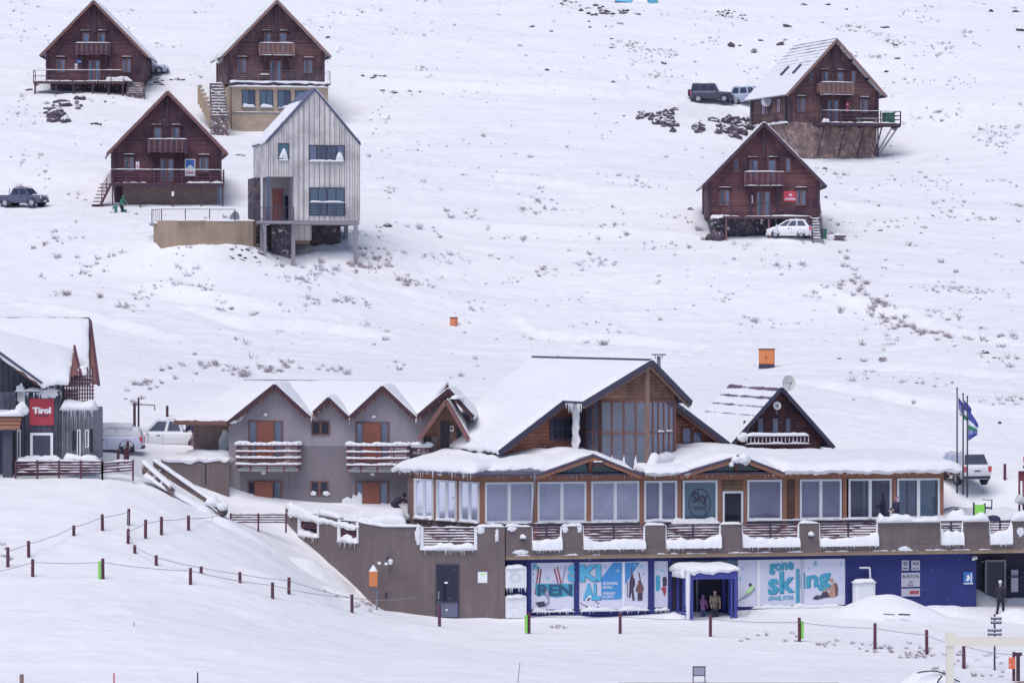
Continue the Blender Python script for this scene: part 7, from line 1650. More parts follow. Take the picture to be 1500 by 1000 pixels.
# cabinets on the slope
def cabinet(lab, px, py, D, w, h, grp=None, double=True):
    O = W(px, py, D); t = thing('utility_cabinet', lab, 'cabinet', O, math.radians(-8), grp)
    b = MB(); b.box(-w/2, w/2, -.25, .45, -.6, h*.2, 'metal_dark'); b.build('plinth', t)
    b = MB(); b.box(-w/2, w/2, -.25, .45, h*.2+.002, h, 'orange_paint'); b.box(-w/2-.04, w/2+.04, -.3, .5, h, h+.06, 'wood_dark'); bo = b.build('casing', t, .01)
    for i in range(2 if double else 1):
        n = 2 if double else 1; x0 = -w/2+.04+i*(w-.08)/n; x1 = x0+(w-.08)/n-.02; g = MB(); g.box(x0, x1, -.28, -.252, h*.2+.05, h-.05, 'orange_paint'); g.box((x1 if i == 0 else x0)-.03, (x1 if i == 0 else x0)+.03, -.3, -.281, h*.55, h*.62, 'black'); g.build('door', t)
    s = MB(); s.strip((-w/2, .1, h+.06), (w/2, .1, h+.06), .6, .08); s.build('snow_cap', t)
cabinet('large orange double door cabinet on a black plinth on the slope', 1123, 538.5, 275, 1.1, 1.32); cabinet('small orange cabinet alone in the open snow of the mid slope', 664.5, 480, 300, .5, .78, double=False)
t = thing('wall_box', 'orange box capped with a snow cone at the corner of the brown wall', 'box', W(547, 885, 199.2)); k = 199.2/FPX
b = MB(); b.box(-6*k, 6*k, -.25, .15, 27*k, 49*k, 'orange_paint'); b.build('casing', t, .02); b = MB(); b.tube((5*k, 0, -.6), (5*k, 0, 27*k), .05, .05, 'metal_grey', 8); b.path([Vector((5*k, -.05, 22*k)), Vector((7*k, -.1, 18*k)), Vector((4*k, -.05, 12*k))], .03, 'metal_grey'); b.build('pole', t)
s = MB(); s.tube((0, -.05, 49*k), (0, -.05, 58*k), .24, .03, 'snow', 10); s.build('snow_cap', t)
# snow heaps before the blue wall
def heap(lab, c, sc, seed, m='snow', conf=True):
    me_ = MB(); c = Vector(c)
    if conf: c.z = T(c.x, c.y)
    def f(u, v):
        a = 2*PI*u; r = v; x = math.cos(a)*r; y = math.sin(a)*r; h = (math.cos(min(1, r**1.35)*PI)*.5+.5)
        p = Vector((x*sc[0], y*sc[1], 0)); zc = (T(c.x+p.x, c.y+p.y)-c.z) if conf else 0
        return Vector((p.x, p.y, zc+h*sc[2]*(1+.25*noise.noise(Vector((x*1.6+seed, y*1.6, seed))))+.05*noise.noise(p*1.2+Vector((seed, 0, 0)))*(1-r)-.06))
    me_.grid(f, 44, 18, m); return solo(me_, 'snow_heap', lab, 'snow heap', c)
zz = W(1300, 886, 202).z
o = heap('big smooth snow heap against the blue wall right of the skiing banner', Vector((W(1302, 0, 201.6).x, 201.4, zz-.15)), (3.6, 2.2, .92), 2)
b = MB(); b.bar((.3, -1.9, .12), (.9, -2.0, .1), .05, .08, 'wood_dark'); b.bar((-.5, -1.95, .14), (.1, -2.0, .1), .04, .05, 'wood_dark'); b.build('buried_plank', o)
heap('lower snow ridge in front of the pictogram sign', Vector((W(1395, 0, 203).x, 202.6, zz-.2)), (2.9, 1.5, .42), 5); heap('snow bank under the black entrance at the right edge', Vector((W(1500, 0, 203).x, 202.0, zz-.25)), (2.4, 1.5, .6), 8, 'snow')
b = MB(); b.box(-.55, .55, -.35, .35, -1.0, .95, 'sign_white'); o = solo(b, 'service_box', 'boxy unit crusted with snow behind the big heap', 'cabinet', B.world(PB(1265.5, 878, -.8)), B.th, None, .08); s = MB(); s.strip((-.62, 0, .93), (.62, 0, .93), .85, .2); s.build('snow_cap', o)

heap('rough snow bank in the hollow beside the receding brown wall', Vector((W(470, 0, 200).x, 201.5, 0)), (2.2, 1.6, .5), 12); heap('small wind drift on the mound left of the brown wall corner', Vector((W(505, 0, 197).x, 198.3, 0)), (1.6, 1.2, .4), 15); heap('churned snow ridge below the stairway end', Vector((W(345, 0, 201).x, 201.5, 0)), (2.4, 1.0, .35), 17)
# ================================================================== flags
def flag(lab, px, ytop, ybot, D, fl):
    O = W(px, ybot, D); H_ = (ybot-ytop)*D/FPX; t = thing('flagpole', lab, 'flagpole', O, 0, None); b = MB(); b.tube((0, 0, -.6), (0, 0, H_), .05, .035, 'metal_dark', 8); b.ball((0, 0, H_), .06, 'metal_dark', 6, 4); b.build('pole', t)
    b = MB(); k = D/FPX; pts, bands = fl
    def f(u, v):
        a = Vector(pts[0]).lerp(Vector(pts[1]), u); c = Vector(pts[3]).lerp(Vector(pts[2]), u); p = a.lerp(c, v); return Vector(((p.x-px)*k+.05, -.03+.12*math.sin(u*7+v*3), (ybot-p.y)*k))
    for i in range(12):
        for j, m in enumerate(bands):
            n = len(bands); q = [f(i/12, j/n), f((i+1)/12, j/n), f((i+1)/12, (j+1)/n), f(i/12, (j+1)/n)]; b.add(q, [(0, 1, 2, 3)], m, True)
    b.build('flag', t); return t
flag('left flagpole, pale blue and white flag drooping against it', 1402, 569, 706, 208.5, ([(1402.5, 580), (1409, 592), (1409, 610), (1403, 608)], ['flag_blue', 'flag_pale', 'flag_white']))
flag('middle flagpole with blue, white and green banded flag', 1410.8, 577, 708, 208, ([(1411, 585), (1422, 599), (1420, 618), (1410.5, 614)], ['flag_blue', 'flag_blue', 'flag_white', 'flag_green']))
flag('right flagpole whose blue, white and green flag blows right', 1417, 581, 712, 207.5, ([(1417.5, 598), (1432, 622), (1430, 637), (1417, 645)], ['flag_blue', 'flag_blue', 'flag_white', 'flag_green', 'flag_pale', 'flag_blue']))

# ================================================================== cars
def hull(mb, st, m):
    """stations (x, half width, z low, z belt, z top, crown): rounded car body along x"""
    rings = []
    for (x, w, zl, zbt, zt) in st:
        r = [(w*.82, zl), (w*.97, zl+.12), (w, (zl+zbt)/2+.05), (w*.985, zbt-.06), (w*.93, zbt), (w*.6, zt), (0, zt+.015)]
        rings.append([Vector((x, y, z)) for y, z in r]+[Vector((x, -y, z)) for y, z in r[-2::-1]])
    n = len(rings[0]); vs = [p for r in rings for p in r]
    fs = [(i*n+k, (i+1)*n+k, (i+1)*n+k+1, i*n+k+1) for i in range(len(rings)-1) for k in range(n-1)]+[(i*n+n-1, (i+1)*n+n-1, (i+1)*n, i*n) for i in range(len(rings)-1)]
    fs += [tuple(range(n)), tuple(range((len(rings)-1)*n, len(rings)*n))[::-1]]
    mb.add(vs, fs, m, True)
def car(lab, cat, loc, rot, paint, L, Wd, belt, H, cab, hood, spec=None, group=None, snow=(), spare=False, bars=False, bed=False, grow=1, wr=.34, clear=.28, pane='car_glass'):
    """front is +x. cab = (x rear bottom, x rear top, x front top, x front bottom)"""
    t = thing('parked_car', lab, cat, loc, rot, group); hw = Wd/2; f = L/2
    st = [(-f, hw*.8, clear+.12, belt-.18, belt-.12), (-f+.06, hw*.95, clear, belt-.05, belt-.02), (-f+.4, hw, clear-.05, belt, belt+.02), (cab[3]-.1, hw, clear-.05, belt, belt+.01), (cab[3]+.25, hw*.98, clear-.05, belt-.03, hood), (f-.45, hw*.95, clear-.03, hood-.1, hood-.05), (f-.12, hw*.86, clear, hood-.2, hood-.14), (f, hw*.72, clear+.1, hood-.35, hood-.3)]
    if bed: st[2] = (-f+.4, hw, clear, belt, belt+.02)
    b = MB(); hull(b, st, paint); bo = b.build('body', t)
    bm = (cab[0], cab[1], cab[2], cab[3]); wy = hw*.93; wt = hw*.76; zb_ = belt-.02
    q = {}
    for s_ in (-1, 1): q[s_] = [Vector((bm[0], s_*wy, zb_)), Vector((bm[3], s_*wy, zb_)), Vector((bm[2], s_*wt, H)), Vector((bm[1], s_*wt, H))]
    g = MB(); g.poly(q[-1], paint); g.poly(q[1][::-1], paint); g.poly([q[-1][3], q[-1][2], q[1][2], q[1][3]], paint); g.poly([q[-1][0], q[-1][3], q[1][3], q[1][0]], paint); g.poly([q[-1][1], q[1][1], q[1][2], q[-1][2]], paint)
    g.blanket(q[-1][3]-Vector((0, 0, .03)), q[-1][2]-Vector((0, 0, .03)), q[1][2]-Vector((0, 0, .03)), q[1][3]-Vector((0, 0, .03)), .06, paint, nu=8, nv=8, over=0, amp=0, edge=.2)
    co = g.build('cabin', t)
    def bil(Q, u, v): return Q[0].lerp(Q[1], u).lerp(Q[3].lerp(Q[2], u), v)
    w = MB()
    for s_ in (-1, 1):
        Q = q[s_]; segs = spec or [(.08, .36), (.40, .66), (.70, .93)]
        for (u0, u1) in segs: w.poly([bil(Q, u0, .12)+Vector((0, s_*.012, 0)), bil(Q, u1, .12)+Vector((0, s_*.012, 0)), bil(Q, u1 if u1 < .9 else u1-.03, .88)+Vector((0, s_*.012, 0)), bil(Q, u0+.02, .88)+Vector((0, s_*.012, 0))], pane)
    w.build('side_window', t)
    for nm, Q, dx in (('windscreen', [q[-1][1], q[1][1], q[1][2], q[-1][2]], .02), ('rear_window', [q[-1][0], q[1][0], q[1][3], q[-1][3]], -.02)):
        w = MB(); w.poly([bil(Q, u, v)+Vector((dx, 0, .01)) for u, v in ((.07, .12), (.93, .12), (.91, .9), (.09, .9))], pane); w.build(nm, t)
    for x in (-f+.85, f-.85):
        for s_ in (-1, 1):
            w = MB(); c = Vector((x, s_*(hw-.13), wr)); w.tube(c-Vector((0, .11, 0)), c+Vector((0, .11, 0)), wr, wr, 'rubber', 18); wo = w.build('wheel', t)
            w = MB(); w.tube(c+Vector((0, s_*.10, 0)), c+Vector((0, s_*.125, 0)), wr*.62, wr*.55, 'rim', 12); w.build('rim', wo)
            w = MB(); 
            w.add([c+Vector((math.cos(a*PI/10)*r, s_*.115+s_*.02*(r > wr*1.1), math.sin(a*PI/10)*r)) for r in (wr*1.02, wr*1.2) for a in range(-1, 12)], [(i, i+1, i+14, i+13) for i in range(12)], 'rubber'); w.build('wheel_arch', wo)
    for s_ in (-1, 1):
        w = MB(); w.box(f-.16, f-.02, s_*hw*.62-.14, s_*hw*.62+.14, hood-.38, hood-.2, 'lamp_clear'); w.build('headlight', t)
        w = MB(); w.box(-f-.01, -f+.16, s_*hw*.84-.1, s_*hw*.84+.1, belt-.34, belt-.04, 'tail_red'); w.build('tail_light', t)
        w = MB(); w.ball((bm[3]-.15, s_*(hw+.1), belt+.08), .11, paint if paint != 'car_dark' else 'black', 8, 5, (.7, 1, .8)); w.build('mirror', t)
        w = MB()
        for x in (bm[3]-.25, (bm[0]+bm[3])/2+.05): w.box(x-.006, x+.006, s_*(hw+.002)-.003, s_*(hw+.002)+.003, clear+.1, belt-.05, 'black')
        w.box((bm[0]+bm[3])/2+.2, (bm[0]+bm[3])/2+.4, s_*(hw+.01)-.012, s_*(hw+.01)+.012, belt-.2, belt-.16, 'black' if paint not in ('car_dark',) else 'rim'); w.build('door_seam', t)
    w = MB(); w.box(-f-.03, -f+.1, -hw*.85, hw*.85, clear, clear+.16, 'hull_plastic' if cat != 'hatchback' else paint); w.box(f-.06, f+.03, -hw*.75, hw*.75, clear+.02, clear+.2, 'hull_plastic' if cat != 'hatchback' else paint); w.build('bumper', t)
    w = MB(); w.box(-f-.02, -f-.005, -.26, .26, belt-.35, belt-.22, 'sign_white'); w.box(-f-.024, -f-.02, -.2, .2, belt-.32, belt-.25, 'print_dark'); w.box(f+.031, f+.04, -.26, .26, clear+.05, clear+.16, 'sign_white'); w.build('number_plate', t)
    if spare: w = MB(); w.tube((-f-.04, 0, belt-.12), (-f-.28, 0, belt-.12), .36, .34, 'rubber', 16); w.build('spare_wheel', t)
    if bars:
        w = MB()
        for s_ in (-1, 1): w.tube((bm[1]+.1, s_*wt*.9, H+.1), (bm[2]-.05, s_*wt*.9, H+.1), .025, .025, 'black', 6)
        w.build('roof_bars', t)
    if bed:
        w = MB(); w.box(-f+.1, bm[0]-.02, -hw*.9, hw*.9, belt+.0, belt+.03, 'black'); 
        w.tube((bm[0]-.15, -hw*.7, belt), (bm[0]-.15, -hw*.6, H-.02), .035, .035, 'black', 6); w.tube((bm[0]-.15, hw*.7, belt), (bm[0]-.15, hw*.6, H-.02), .035, .035, 'black', 6); w.build('load_bed', t)
    if snow:
        w = MB()
        for (x0, x1, z, th, ww) in snow: w.blanket((x0, -ww, z), (x1, -ww, z), (x1, ww, z), (x0, ww, z), th, nu=14, nv=10, over=.02, amp=.03, edge=.2)
        w.build('snow_cover', t)
    return t
R_ = math.radians
def onG(px, D, dz=0): x = (px-750)*D/FPX; return Vector((x, D, T(x, D)+dz))
def at(px, py, D): return hit(px, py, D-5, D+14)
car('dark green boxy off-road car with spare wheel parked on the upper track', 'off-road car', at(1043, 152, 390), R_(-9), 'car_dark', 4.35, 1.8, 1.15, 1.93, (-2.1, -1.95, .35, .75), 1.12, spec=[(.04, .3), (.35, .62), (.67, .93)], spare=True, wr=.38, clear=.42, snow=[(-1.9, .3, 1.96, .04, .6)])
car('silver off-road car half hidden behind the upper right chalet', 'off-road car', at(1102, 157.5, 388), R_(-28), 'car_silver', 4.6, 1.9, 1.15, 1.9, (-2.1, -1.85, .5, 1.0), 1.12, spec=[(.05, .3), (.35, .62), (.67, .93)], wr=.38, clear=.38, snow=[(-1.8, .4, 1.93, .05, .6)])
car('silver car beside the topmost left chalet', 'car', at(214, 109.5, 388), R_(-4), 'car_silver', 4.6, 1.8, .98, 1.6, (-2.0, -1.5, .2, 1.1), .95, snow=[(-1.5, .2, 1.62, .06, .6), (1.2, 2.0, .93, .05, .6)])
car('slate grey double cab pickup at the left edge of the slope', 'pickup', at(34, 306, 334), R_(-24), 'car_slate', 4.4, 1.8, 1.06, 1.7, (-.9, -.6, .55, 1.15), 1.12, spec=[(.08, .45), (.52, .93)], wr=.39, clear=.42, bed=True, bars=True, snow=[(1.3, 2.2, 1.12, .04, .6)])
car('white hatchback parked below the red signed chalet', 'hatchback', at(1158, 350.5, 326), R_(162), 'car_white', 3.95, 1.72, .95, 1.52, (-1.85, -1.35, .2, 1.15), .95, wr=.31, clear=.22, snow=[(-1.3, .1, 1.55, .05, .6)])
car('white double cab pickup in the parking area behind the slatted fence', 'pickup', W(245, 660.5, 220), R_(180), 'car_ice', 5.2, 1.88, 1.12, 1.82, (-1.0, -.75, .55, 1.25), 1.1, spec=[(.06, .42), (.5, .93)], wr=.4, clear=.42, bed=True, snow=[(-.7, .5, 1.85, .07, .7), (1.4, 2.3, 1.08, .08, .7), (-2.4, -1.2, 1.13, .1, .8)])
car('snow plastered car between the dark cafe building and the pickup', 'car', W(150, 664, 214), R_(180), 'car_frost', 4.6, 1.8, .98, 1.55, (-2.0, -1.6, .2, 1.2), .95, wr=.36, clear=.28, pane='snow', snow=[(-2.2, -1.5, 1.0, .5, .8), (-1.7, .3, 1.52, .2, .75), (.9, 2.2, .97, .12, .8)])
car('maroon people carrier glimpsed behind the brown side wing', 'people carrier', W(304, 665, 219.0), R_(-66), 'car_maroon', 4.4, 1.75, 1.05, 1.7, (-1.9, -1.6, .4, 1.3), 1.0, wr=.34, clear=.25, snow=[(-1.5, .3, 1.72, .08, .6)])
car('white sport utility car seen from behind near the flagpoles', 'sport utility car', W(1407, 708.5, 216.5), R_(108), 'car_white', 4.5, 1.85, 1.12, 1.8, (-2.1, -1.8, .45, 1.15), 1.1, spec=[(.05, .3), (.35, .62), (.67, .93)], wr=.38, clear=.38, snow=[(-1.7, .4, 1.83, .1, .7), (1.2, 2.1, 1.1, .08, .7)])
car('snow covered car cut off at the right edge behind red railings', 'car', W(1562, 694, 217), R_(4), 'car_frost', 4.6, 1.85, 1.0, 1.6, (-2.0, -1.6, .3, 1.2), 1.0, wr=.38, clear=.3, snow=[(-1.5, .3, 1.62, .2, .7), (-2.2, -1.6, 1.0, .2, .7)])
# red timber structure at the right edge
t = thing('timber_shelter', 'red timber railing structure cut off at the right edge', 'railing', W(1493, 740, 207)); b = MB(); k = 207/FPX
b.box(0, 40*k, 0, .1, 36*k, 51*k, 'wood_red'); b.box(-1*k, 1.6*k, -.02, .12, -8*k, 50*k, 'wood_red'); b.box(5*k, 7*k, -.02, .12, -8*k, 36*k, 'wood_red'); b.box(5*k, 40*k, -.05, .1, -20*k, 4*k, 'wood_red'); b.build('frame', t); s = MB(); s.strip((0, 0, 51*k), (40*k, 0, 51*k), .3, .12); s.ball((1*k, -.2, 8*k), .28, 'snow_clod'); s.build('snow_cap', t)
# things on the snowy terrace corner
b = MB(); b.box(-.27, .27, -.1, .1, 0, .78, 'green_pad'); b.box(-.33, -.27, -.12, .12, -.1, .9, 'metal_dark'); b.box(.27, .33, -.12, .12, -.1, .85, 'metal_dark'); b.bar((.3, 0, .62), (.65, 0, .6), .08, .1, 'metal_dark'); solo(b, 'green_board', 'bright green upright board in the snow by the terrace corner', 'board', W(1434.5, 760, 205.5), .05)
b = MB(); b.ball((0, 0, 0), .4, 'cloth_navy', 12, 8, (1, .6, .55)); solo(b, 'duffel_bag', 'dark rounded bundle in the snow right of the green board', 'bag', W(1455, 760, 205.5))
b = MB(); b.bar((.0, 0, 0), (.02, 0, .55), .06, .06, 'metal_dark'); b.bar((.0, 0, .5), (-.5, .1, .55), .04, .04, 'metal_dark'); solo(b, 'drink_stand', 'thin dark stand right of the green board', 'stand', W(1452.5, 746, 206.5))
o = heap('rounded snow covered table left of the green board', W(1402, 764, 205.6), (.9, .6, .75), 4, conf=False); b = MB(); b.box(-.14, .14, -.1, .1, .62, .7, 'black'); b.build('knob', o)
heap('tall snow drift at the right end of the restaurant', W(1405, 752, 208.2), (3.0, 1.8, .9), 9, 'snow'); heap('trampled snow pile at the right edge of the terrace', W(1475, 752, 209.5), (2.6, 1.8, .6), 6, 'snow')
# bins beside the lower right chalet
t = thing('waste_bin', 'dark green waste bin at the foot of the chalet stairs', 'bin', at(1206, 350, 327)); b = MB(); b.box(-.28, .28, -.28, .28, -.2, .75, 'green_bin'); b.build('body', t, .03); b = MB(); b.box(-.3, .3, -.3, .3, .752, .82, 'green_bin'); b.build('lid', t, .02)
t = thing('garden_chest', 'small tan tub under snow right of the waste bin', 'tub', at(1230, 353.5, 326)); b = MB(); b.box(-.45, .5, -.3, .3, -.2, .42, 'stone_step'); b.build('body', t, .08); s = MB(); s.strip((-.5, 0, .42), (.55, 0, .42), .7, .18, amp=.4); s.ball((-.7, 0, .2), .4, 'snow', 10, 6, (1, .6, .7)); s.build('snow_cap', t)
# ================================================================== people
def capsules(segs, balls, voxel, mat, name, parent):
    """fuse tapering limbs and rounded masses into one continuous skin"""
    b = MB()
    for (a, c, r0, r1) in segs:
        b.tube(a, c, r0, r1, mat, 12); b.ball(a, r0, mat, 12, 8); b.ball(c, r1, mat, 12, 8)
    for (c, r, sc) in balls: b.ball(c, r, mat, 14, 10, sc)
    tmp = b.build('tmp', None); md = tmp.modifiers.new('r', 'REMESH'); md.mode = 'VOXEL'; md.voxel_size = voxel; md.use_smooth_shade = True
    sm = tmp.modifiers.new('s', 'SMOOTH'); sm.iterations = 3; sm.factor = .5
    dg = bpy.context.evaluated_depsgraph_get(); me = bpy.data.meshes.new_from_object(tmp.evaluated_get(dg)); bpy.data.objects.remove(tmp)
    me.materials.clear(); me.materials.append(MATS[mat]); me.name = name
    for p in me.polygons: p.use_smooth = True; p.material_index = 0
    o = bpy.data.objects.new(name, me); C.objects.link(o)
    if parent: o.parent = parent
    return o
def person(lab, loc, rot, h=1.75, lean=0.0, step=.14, armL=(.12, -.08), armR=(-.1, -.06), bend=0.0, jacket='cloth_black', trousers='cloth_black', hat=None, hood=None, boots='rubber', build=1.0, pack=None, knee=0.0, glove='cloth_black'):
    """faces local -y; lean = torso pitch forward in radians; arms given as (swing of upper arm, swing of forearm) forward in radians"""
    k = h/1.75; t = thing('person', lab, 'person', loc, rot); V = Vector; drop = knee*.25
    hip = V((0, .02+.18*bend, .92-drop))*k; up = V((0, -math.sin(lean), math.cos(lean)))
    chest = hip+up*.38*k; neck = hip+up*.56*k; head = neck+V((0, -math.sin(lean*.7)*.17, math.cos(lean*.7)*.17))*k
    seg = []; jk = []; tr = []; bt = []
    for s in (-1, 1):
        hp = hip+V((s*.095, 0, -.02))*k; kn = V((s*.11, -.04+s*step*.5-knee*.22, .49-drop*.6))*k; an = V((s*.12, .03+s*step, .09))*k; toe = an+V((s*.02, -.17, -.045))*k
        seg += [(hp, kn, .085*k, .058*k), (kn, an, .056*k, .038*k), (an, toe, .04*k, .034*k)]
        tr += [(hp, kn, .105*k*build, .08*k), (kn, an+V((0, 0, .03)), .078*k, .07*k)]; bt += [(an+V((0, .02, .06)), an, .06*k, .055*k), (an, toe, .058*k, .048*k)]
        sh = neck+V((s*.18*build, 0, -.06))*k; A_ = (armL if s < 0 else armR)
        a1 = A_[0]+lean*.4; a2 = A_[0]+A_[1]+lean*.4
        el = sh+V((s*.05, -math.sin(a1)*.28, -math.cos(a1)*.28))*k; wr = el+V((s*-.02, -math.sin(a2)*.25, -math.cos(a2)*.25))*k
        seg += [(sh, el, .05*k, .04*k), (el, wr, .038*k, .026*k)]; jk += [(sh, el, .072*k*build, .062*k), (el, wr-(wr-el)*.06, .06*k, .048*k)]
        dr = (wr-el).normalized(); side = V((s, 0, 0)); fw = dr.cross(side).normalized()
        palm = wr+dr*.05*k; seg += [(wr, palm+dr*.03*k, .024*k, .03*k)]
        for q in range(4):
            base = palm+dr*.035*k+fw*(q-1.5)*.017*k; L_ = (.062, .07, .066, .052)[q]*k; mid = base+dr*L_*.55; tip_ = mid+(dr*.75-side*.6).normalized()*L_*.5
            seg += [(base, mid, .0095*k, .009*k), (mid, tip_, .009*k, .0075*k)]
        th_ = palm+fw*(-.028 if True else .028)*k; seg += [(th_-dr*.01*k, th_-fw*.018*k+dr*.035*k-side*.01*k, .011*k, .009*k)]
    seg += [(hip, chest, .13*k, .14*k), (chest, neck, .13*k, .06*k), (neck, head, .055*k, .055*k), (hip+V((-.08, 0, -.02))*k, hip+V((.08, 0, -.02))*k, .1*k, .1*k), (neck+V((-.15, 0, -.06))*k, neck+V((.15, 0, -.06))*k, .06*k, .06*k)]
    hd = V((0, -math.sin(lean*.7), math.cos(lean*.7)))
    balls = [(head+hd*.03*k, .105*k, (.78, .95, 1.12)), (head+V((0, -.1, .02))*k, .02*k, (1, 1, 1.3)), (head+V((-.08, 0, .02))*k, .022*k, (.5, 1, 1.4)), (head+V((.08, 0, .02))*k, .022*k, (.5, 1, 1.4))]
    capsules(seg, balls, .014*k, 'skin', 'body', t)
    f = MB()
    for s in (-1, 1): f.ball(head+V((s*.033, -.09, .04))*k, .012*k, 'black', 6, 4)
    f.box(head.x-.025*k, head.x+.025*k, head.y-.1*k, head.y-.085*k, head.z-.035*k, head.z-.028*k, 'print_red'); f.build('face', t)
    jk += [(hip+V((0, 0, -.04)), chest, .15*k*build, .165*k*build), (chest, neck-up*.05*k, .16*k*build, .09*k), (neck+V((-.15, 0, -.06))*k, neck+V((.15, 0, -.06))*k, .085*k, .085*k), (hip+V((-.07, 0, -.06))*k, hip+V((.07, 0, -.06))*k, .13*k, .13*k)]
    capsules(jk, [], .02*k, jacket, 'jacket', t); capsules(tr+[(hip+V((-.08, 0, -.04))*k, hip+V((.08, 0, -.04))*k, .115*k, .115*k)], [], .02*k, trousers, 'trousers', t); capsules(bt, [], .018*k, boots, 'boots', t)
    if hood: capsules([], [(head+hd*.04*k+V((0, .02, 0)), .14*k, (.9, .95, 1.05))], .02*k, hood, 'hood', t)
    elif hat: capsules([], [(head+hd*.085*k+V((0, .012, 0)), .105*k, (.92, 1.05, .8))], .016*k, hat, 'hat', t)
    else: capsules([], [(head+hd*.07*k+V((0, .025, 0)), .108*k, (.85, .95, .95))], .016*k, 'hair', 'hair', t)
    if pack: b = MB(); b.box(-.15*k, .15*k, chest.y+.14*k, chest.y+.32*k, chest.z-.25*k, chest.z+.16*k, pack); b.build('rucksack', t, .05)
    return t
def pp(px, py, D): return W(px, py, D)
zp = T(W(1040, 0, 199).x, 199)
person('child in pink and purple jacket stepping out of the blue porch', pp(1029.5, 910, 201.0), .25, 1.38, lean=.12, armL=(.7, .9), armR=(.4, .5), jacket='cloth_pink', trousers='cloth_denim', hood='cloth_purple', boots='cloth_hotpink')
person('adult in camouflage jacket and black beanie in the blue porch', pp(1047, 914, 200.7), .1, 1.8, lean=.08, armL=(.3, .4), armR=(.25, .2), jacket='camo', trousers='cloth_black', hat='cloth_black', build=1.12)
person('person in black with white hat at the dark entrance on the right', hit(1465.5, 899, 190, 215), 2.6, 1.78, armL=(.1, .3), armR=(-.1, .2), jacket='cloth_black', trousers='cloth_black', hat='cloth_white', build=1.1)
q = R.world(PR(1313, 770, -1.3)); person('person in dark jacket standing outside the right restaurant windows', Vector((q.x, q.y, q.z-.16)), -1.0, 1.74, armR=(.4, .9), armL=(.3, .8), jacket='cloth_navy', trousers='cloth_black', hat='cloth_purple')
q = R.world(PR(1224.5, 768, .55)); person('dark figure standing inside behind a restaurant window', Vector((q.x, q.y, q.z-.15)), 1.6, 1.72, jacket='cloth_black', trousers='cloth_black', armL=(.3, .9), armR=(.2, .5))
q = pp(581, 757.5, 209.0); person('person in black bent over shovelling snow by the apartment door', q, 1.9, 1.75, lean=1.0, bend=.8, knee=.6, armL=(.5, .2), armR=(.7, .1), jacket='cloth_black', trousers='cloth_black', hood='cloth_black', build=1.2)
shv = MB(); shv.tube((0, 0, .1), (.7, 0, 1.05), .018, .018, 'wood_beam', 6); shv.box(-.28, .06, -.2, .2, -.02, .06, 'metal_grey'); solo(shv, 'snow_shovel', 'snow shovel in the hands of the bent figure in black', 'shovel', pp(572, 761, 208.8), .2)
person('person in green leaning forward beside the brick base', pp(178.5, 314.5, 331), .6, 1.72, lean=.5, bend=.4, knee=.3, armL=(.5, .3), armR=(.5, .3), jacket='cloth_green', trousers='cloth_black', hood='cloth_green', build=1.1)
person('crouching person in green, lower of the pair beside the brick based chalet', pp(169.5, 317.5, 329.5), -.4, 1.2, lean=.3, bend=.3, knee=.6, armL=(.5, .5), armR=(.6, .6), jacket='cloth_green', trousers='cloth_green', hood='cloth_green', build=1.3)
b = MB(); b.tube((0, 0, -.1), (0, 0, .26), .13, .16, 'cloth_green', 12); solo(b, 'bucket', 'small green bucket beside the two people in green', 'bucket', pp(183, 311, 331))

# ================================================================== tent-like play structure at the top edge
t = thing('event_tent', 'blue and white tent fabric peeking in at the top edge', 'tent', W(931, 8, 424)); b = MB(); k = 424/FPX
def q_(x, y, v): return Vector(((x-931)*k, v, (8-y)*k))
b.poly([q_(900, 2, 0), q_(905, -14, 1), q_(922, -16, 1), (q_(926, 4, 0))], 'banner_cyan'); b.poly([q_(926, 4, 0), q_(922, -16, 1), q_(948, -14, 1), q_(950, 5, 0)], 'sign_white'); b.poly([q_(950, 5, 0), q_(948, -14, 1), q_(960, -12, 1), q_(964, 9, 0)], 'banner_teal')
b.poly([q_(905, -14, 1), q_(930, -24, 2.5), q_(960, -12, 1), q_(948, -14, 1), q_(922, -16, 1)], 'banner_cyan'); b.poly([q_(900, 2, 0), q_(905, -14, 1), q_(930, -24, 2.5), q_(915, 0, 5)], 'banner_blue'); b.build('canopy', t)
for x in (901, 926, 949, 963): b = MB(); b.tube(q_(x, -6, .1), q_(x, 10, .1), .05, .05, 'metal_grey', 6); b.build('leg', t)

# ================================================================== rocks
protos = []
for i in range(8):
    bm = bmesh.new(); bmesh.ops.create_icosphere(bm, subdivisions=2, radius=1); rn = random.Random(i); ax = Vector((rn.uniform(.8, 1.4), rn.uniform(.7, 1.1), rn.uniform(.55, .85)))
    for v in bm.verts:
        c = v.co.normalized(); n_ = noise.noise(c*1.4+Vector((i*9, 0, 0)))*.5+noise.noise(c*3.1+Vector((0, i*7, 0)))*.28
        q = c*(1+n_); q = Vector((round(q.x*2.2)/2.2*.35+q.x*.65, round(q.y*2.2)/2.2*.35+q.y*.65, round(q.z*2.2)/2.2*.35+q.z*.65)); v.co = Vector((q.x*ax.x, q.y*ax.y, q.z*ax.z))
    me_ = bpy.data.meshes.new('rock'); bm.to_mesh(me_); bm.free(); me_.materials.append(MATS['rock']); protos.append(me_)
def rock(px, py, r, lab, grp, tall=1.0, seed=0):
    p = hit(px, py, 160, 470); rn = random.Random(int(px*13+py*7+seed)); o = bpy.data.objects.new('rock', protos[rn.randrange(8)]); C.objects.link(o)
    r *= 1.25; s = r*p.y/FPX; o.location = p+Vector((0, .1, s*.12*tall)); o.scale = (s, s*.8, s*tall); o.rotation_euler = (rn.uniform(-.3, .3), rn.uniform(-.3, .3), rn.uniform(0, 6)); tag(o, lab, 'rock', grp)
rn = random.Random(11)
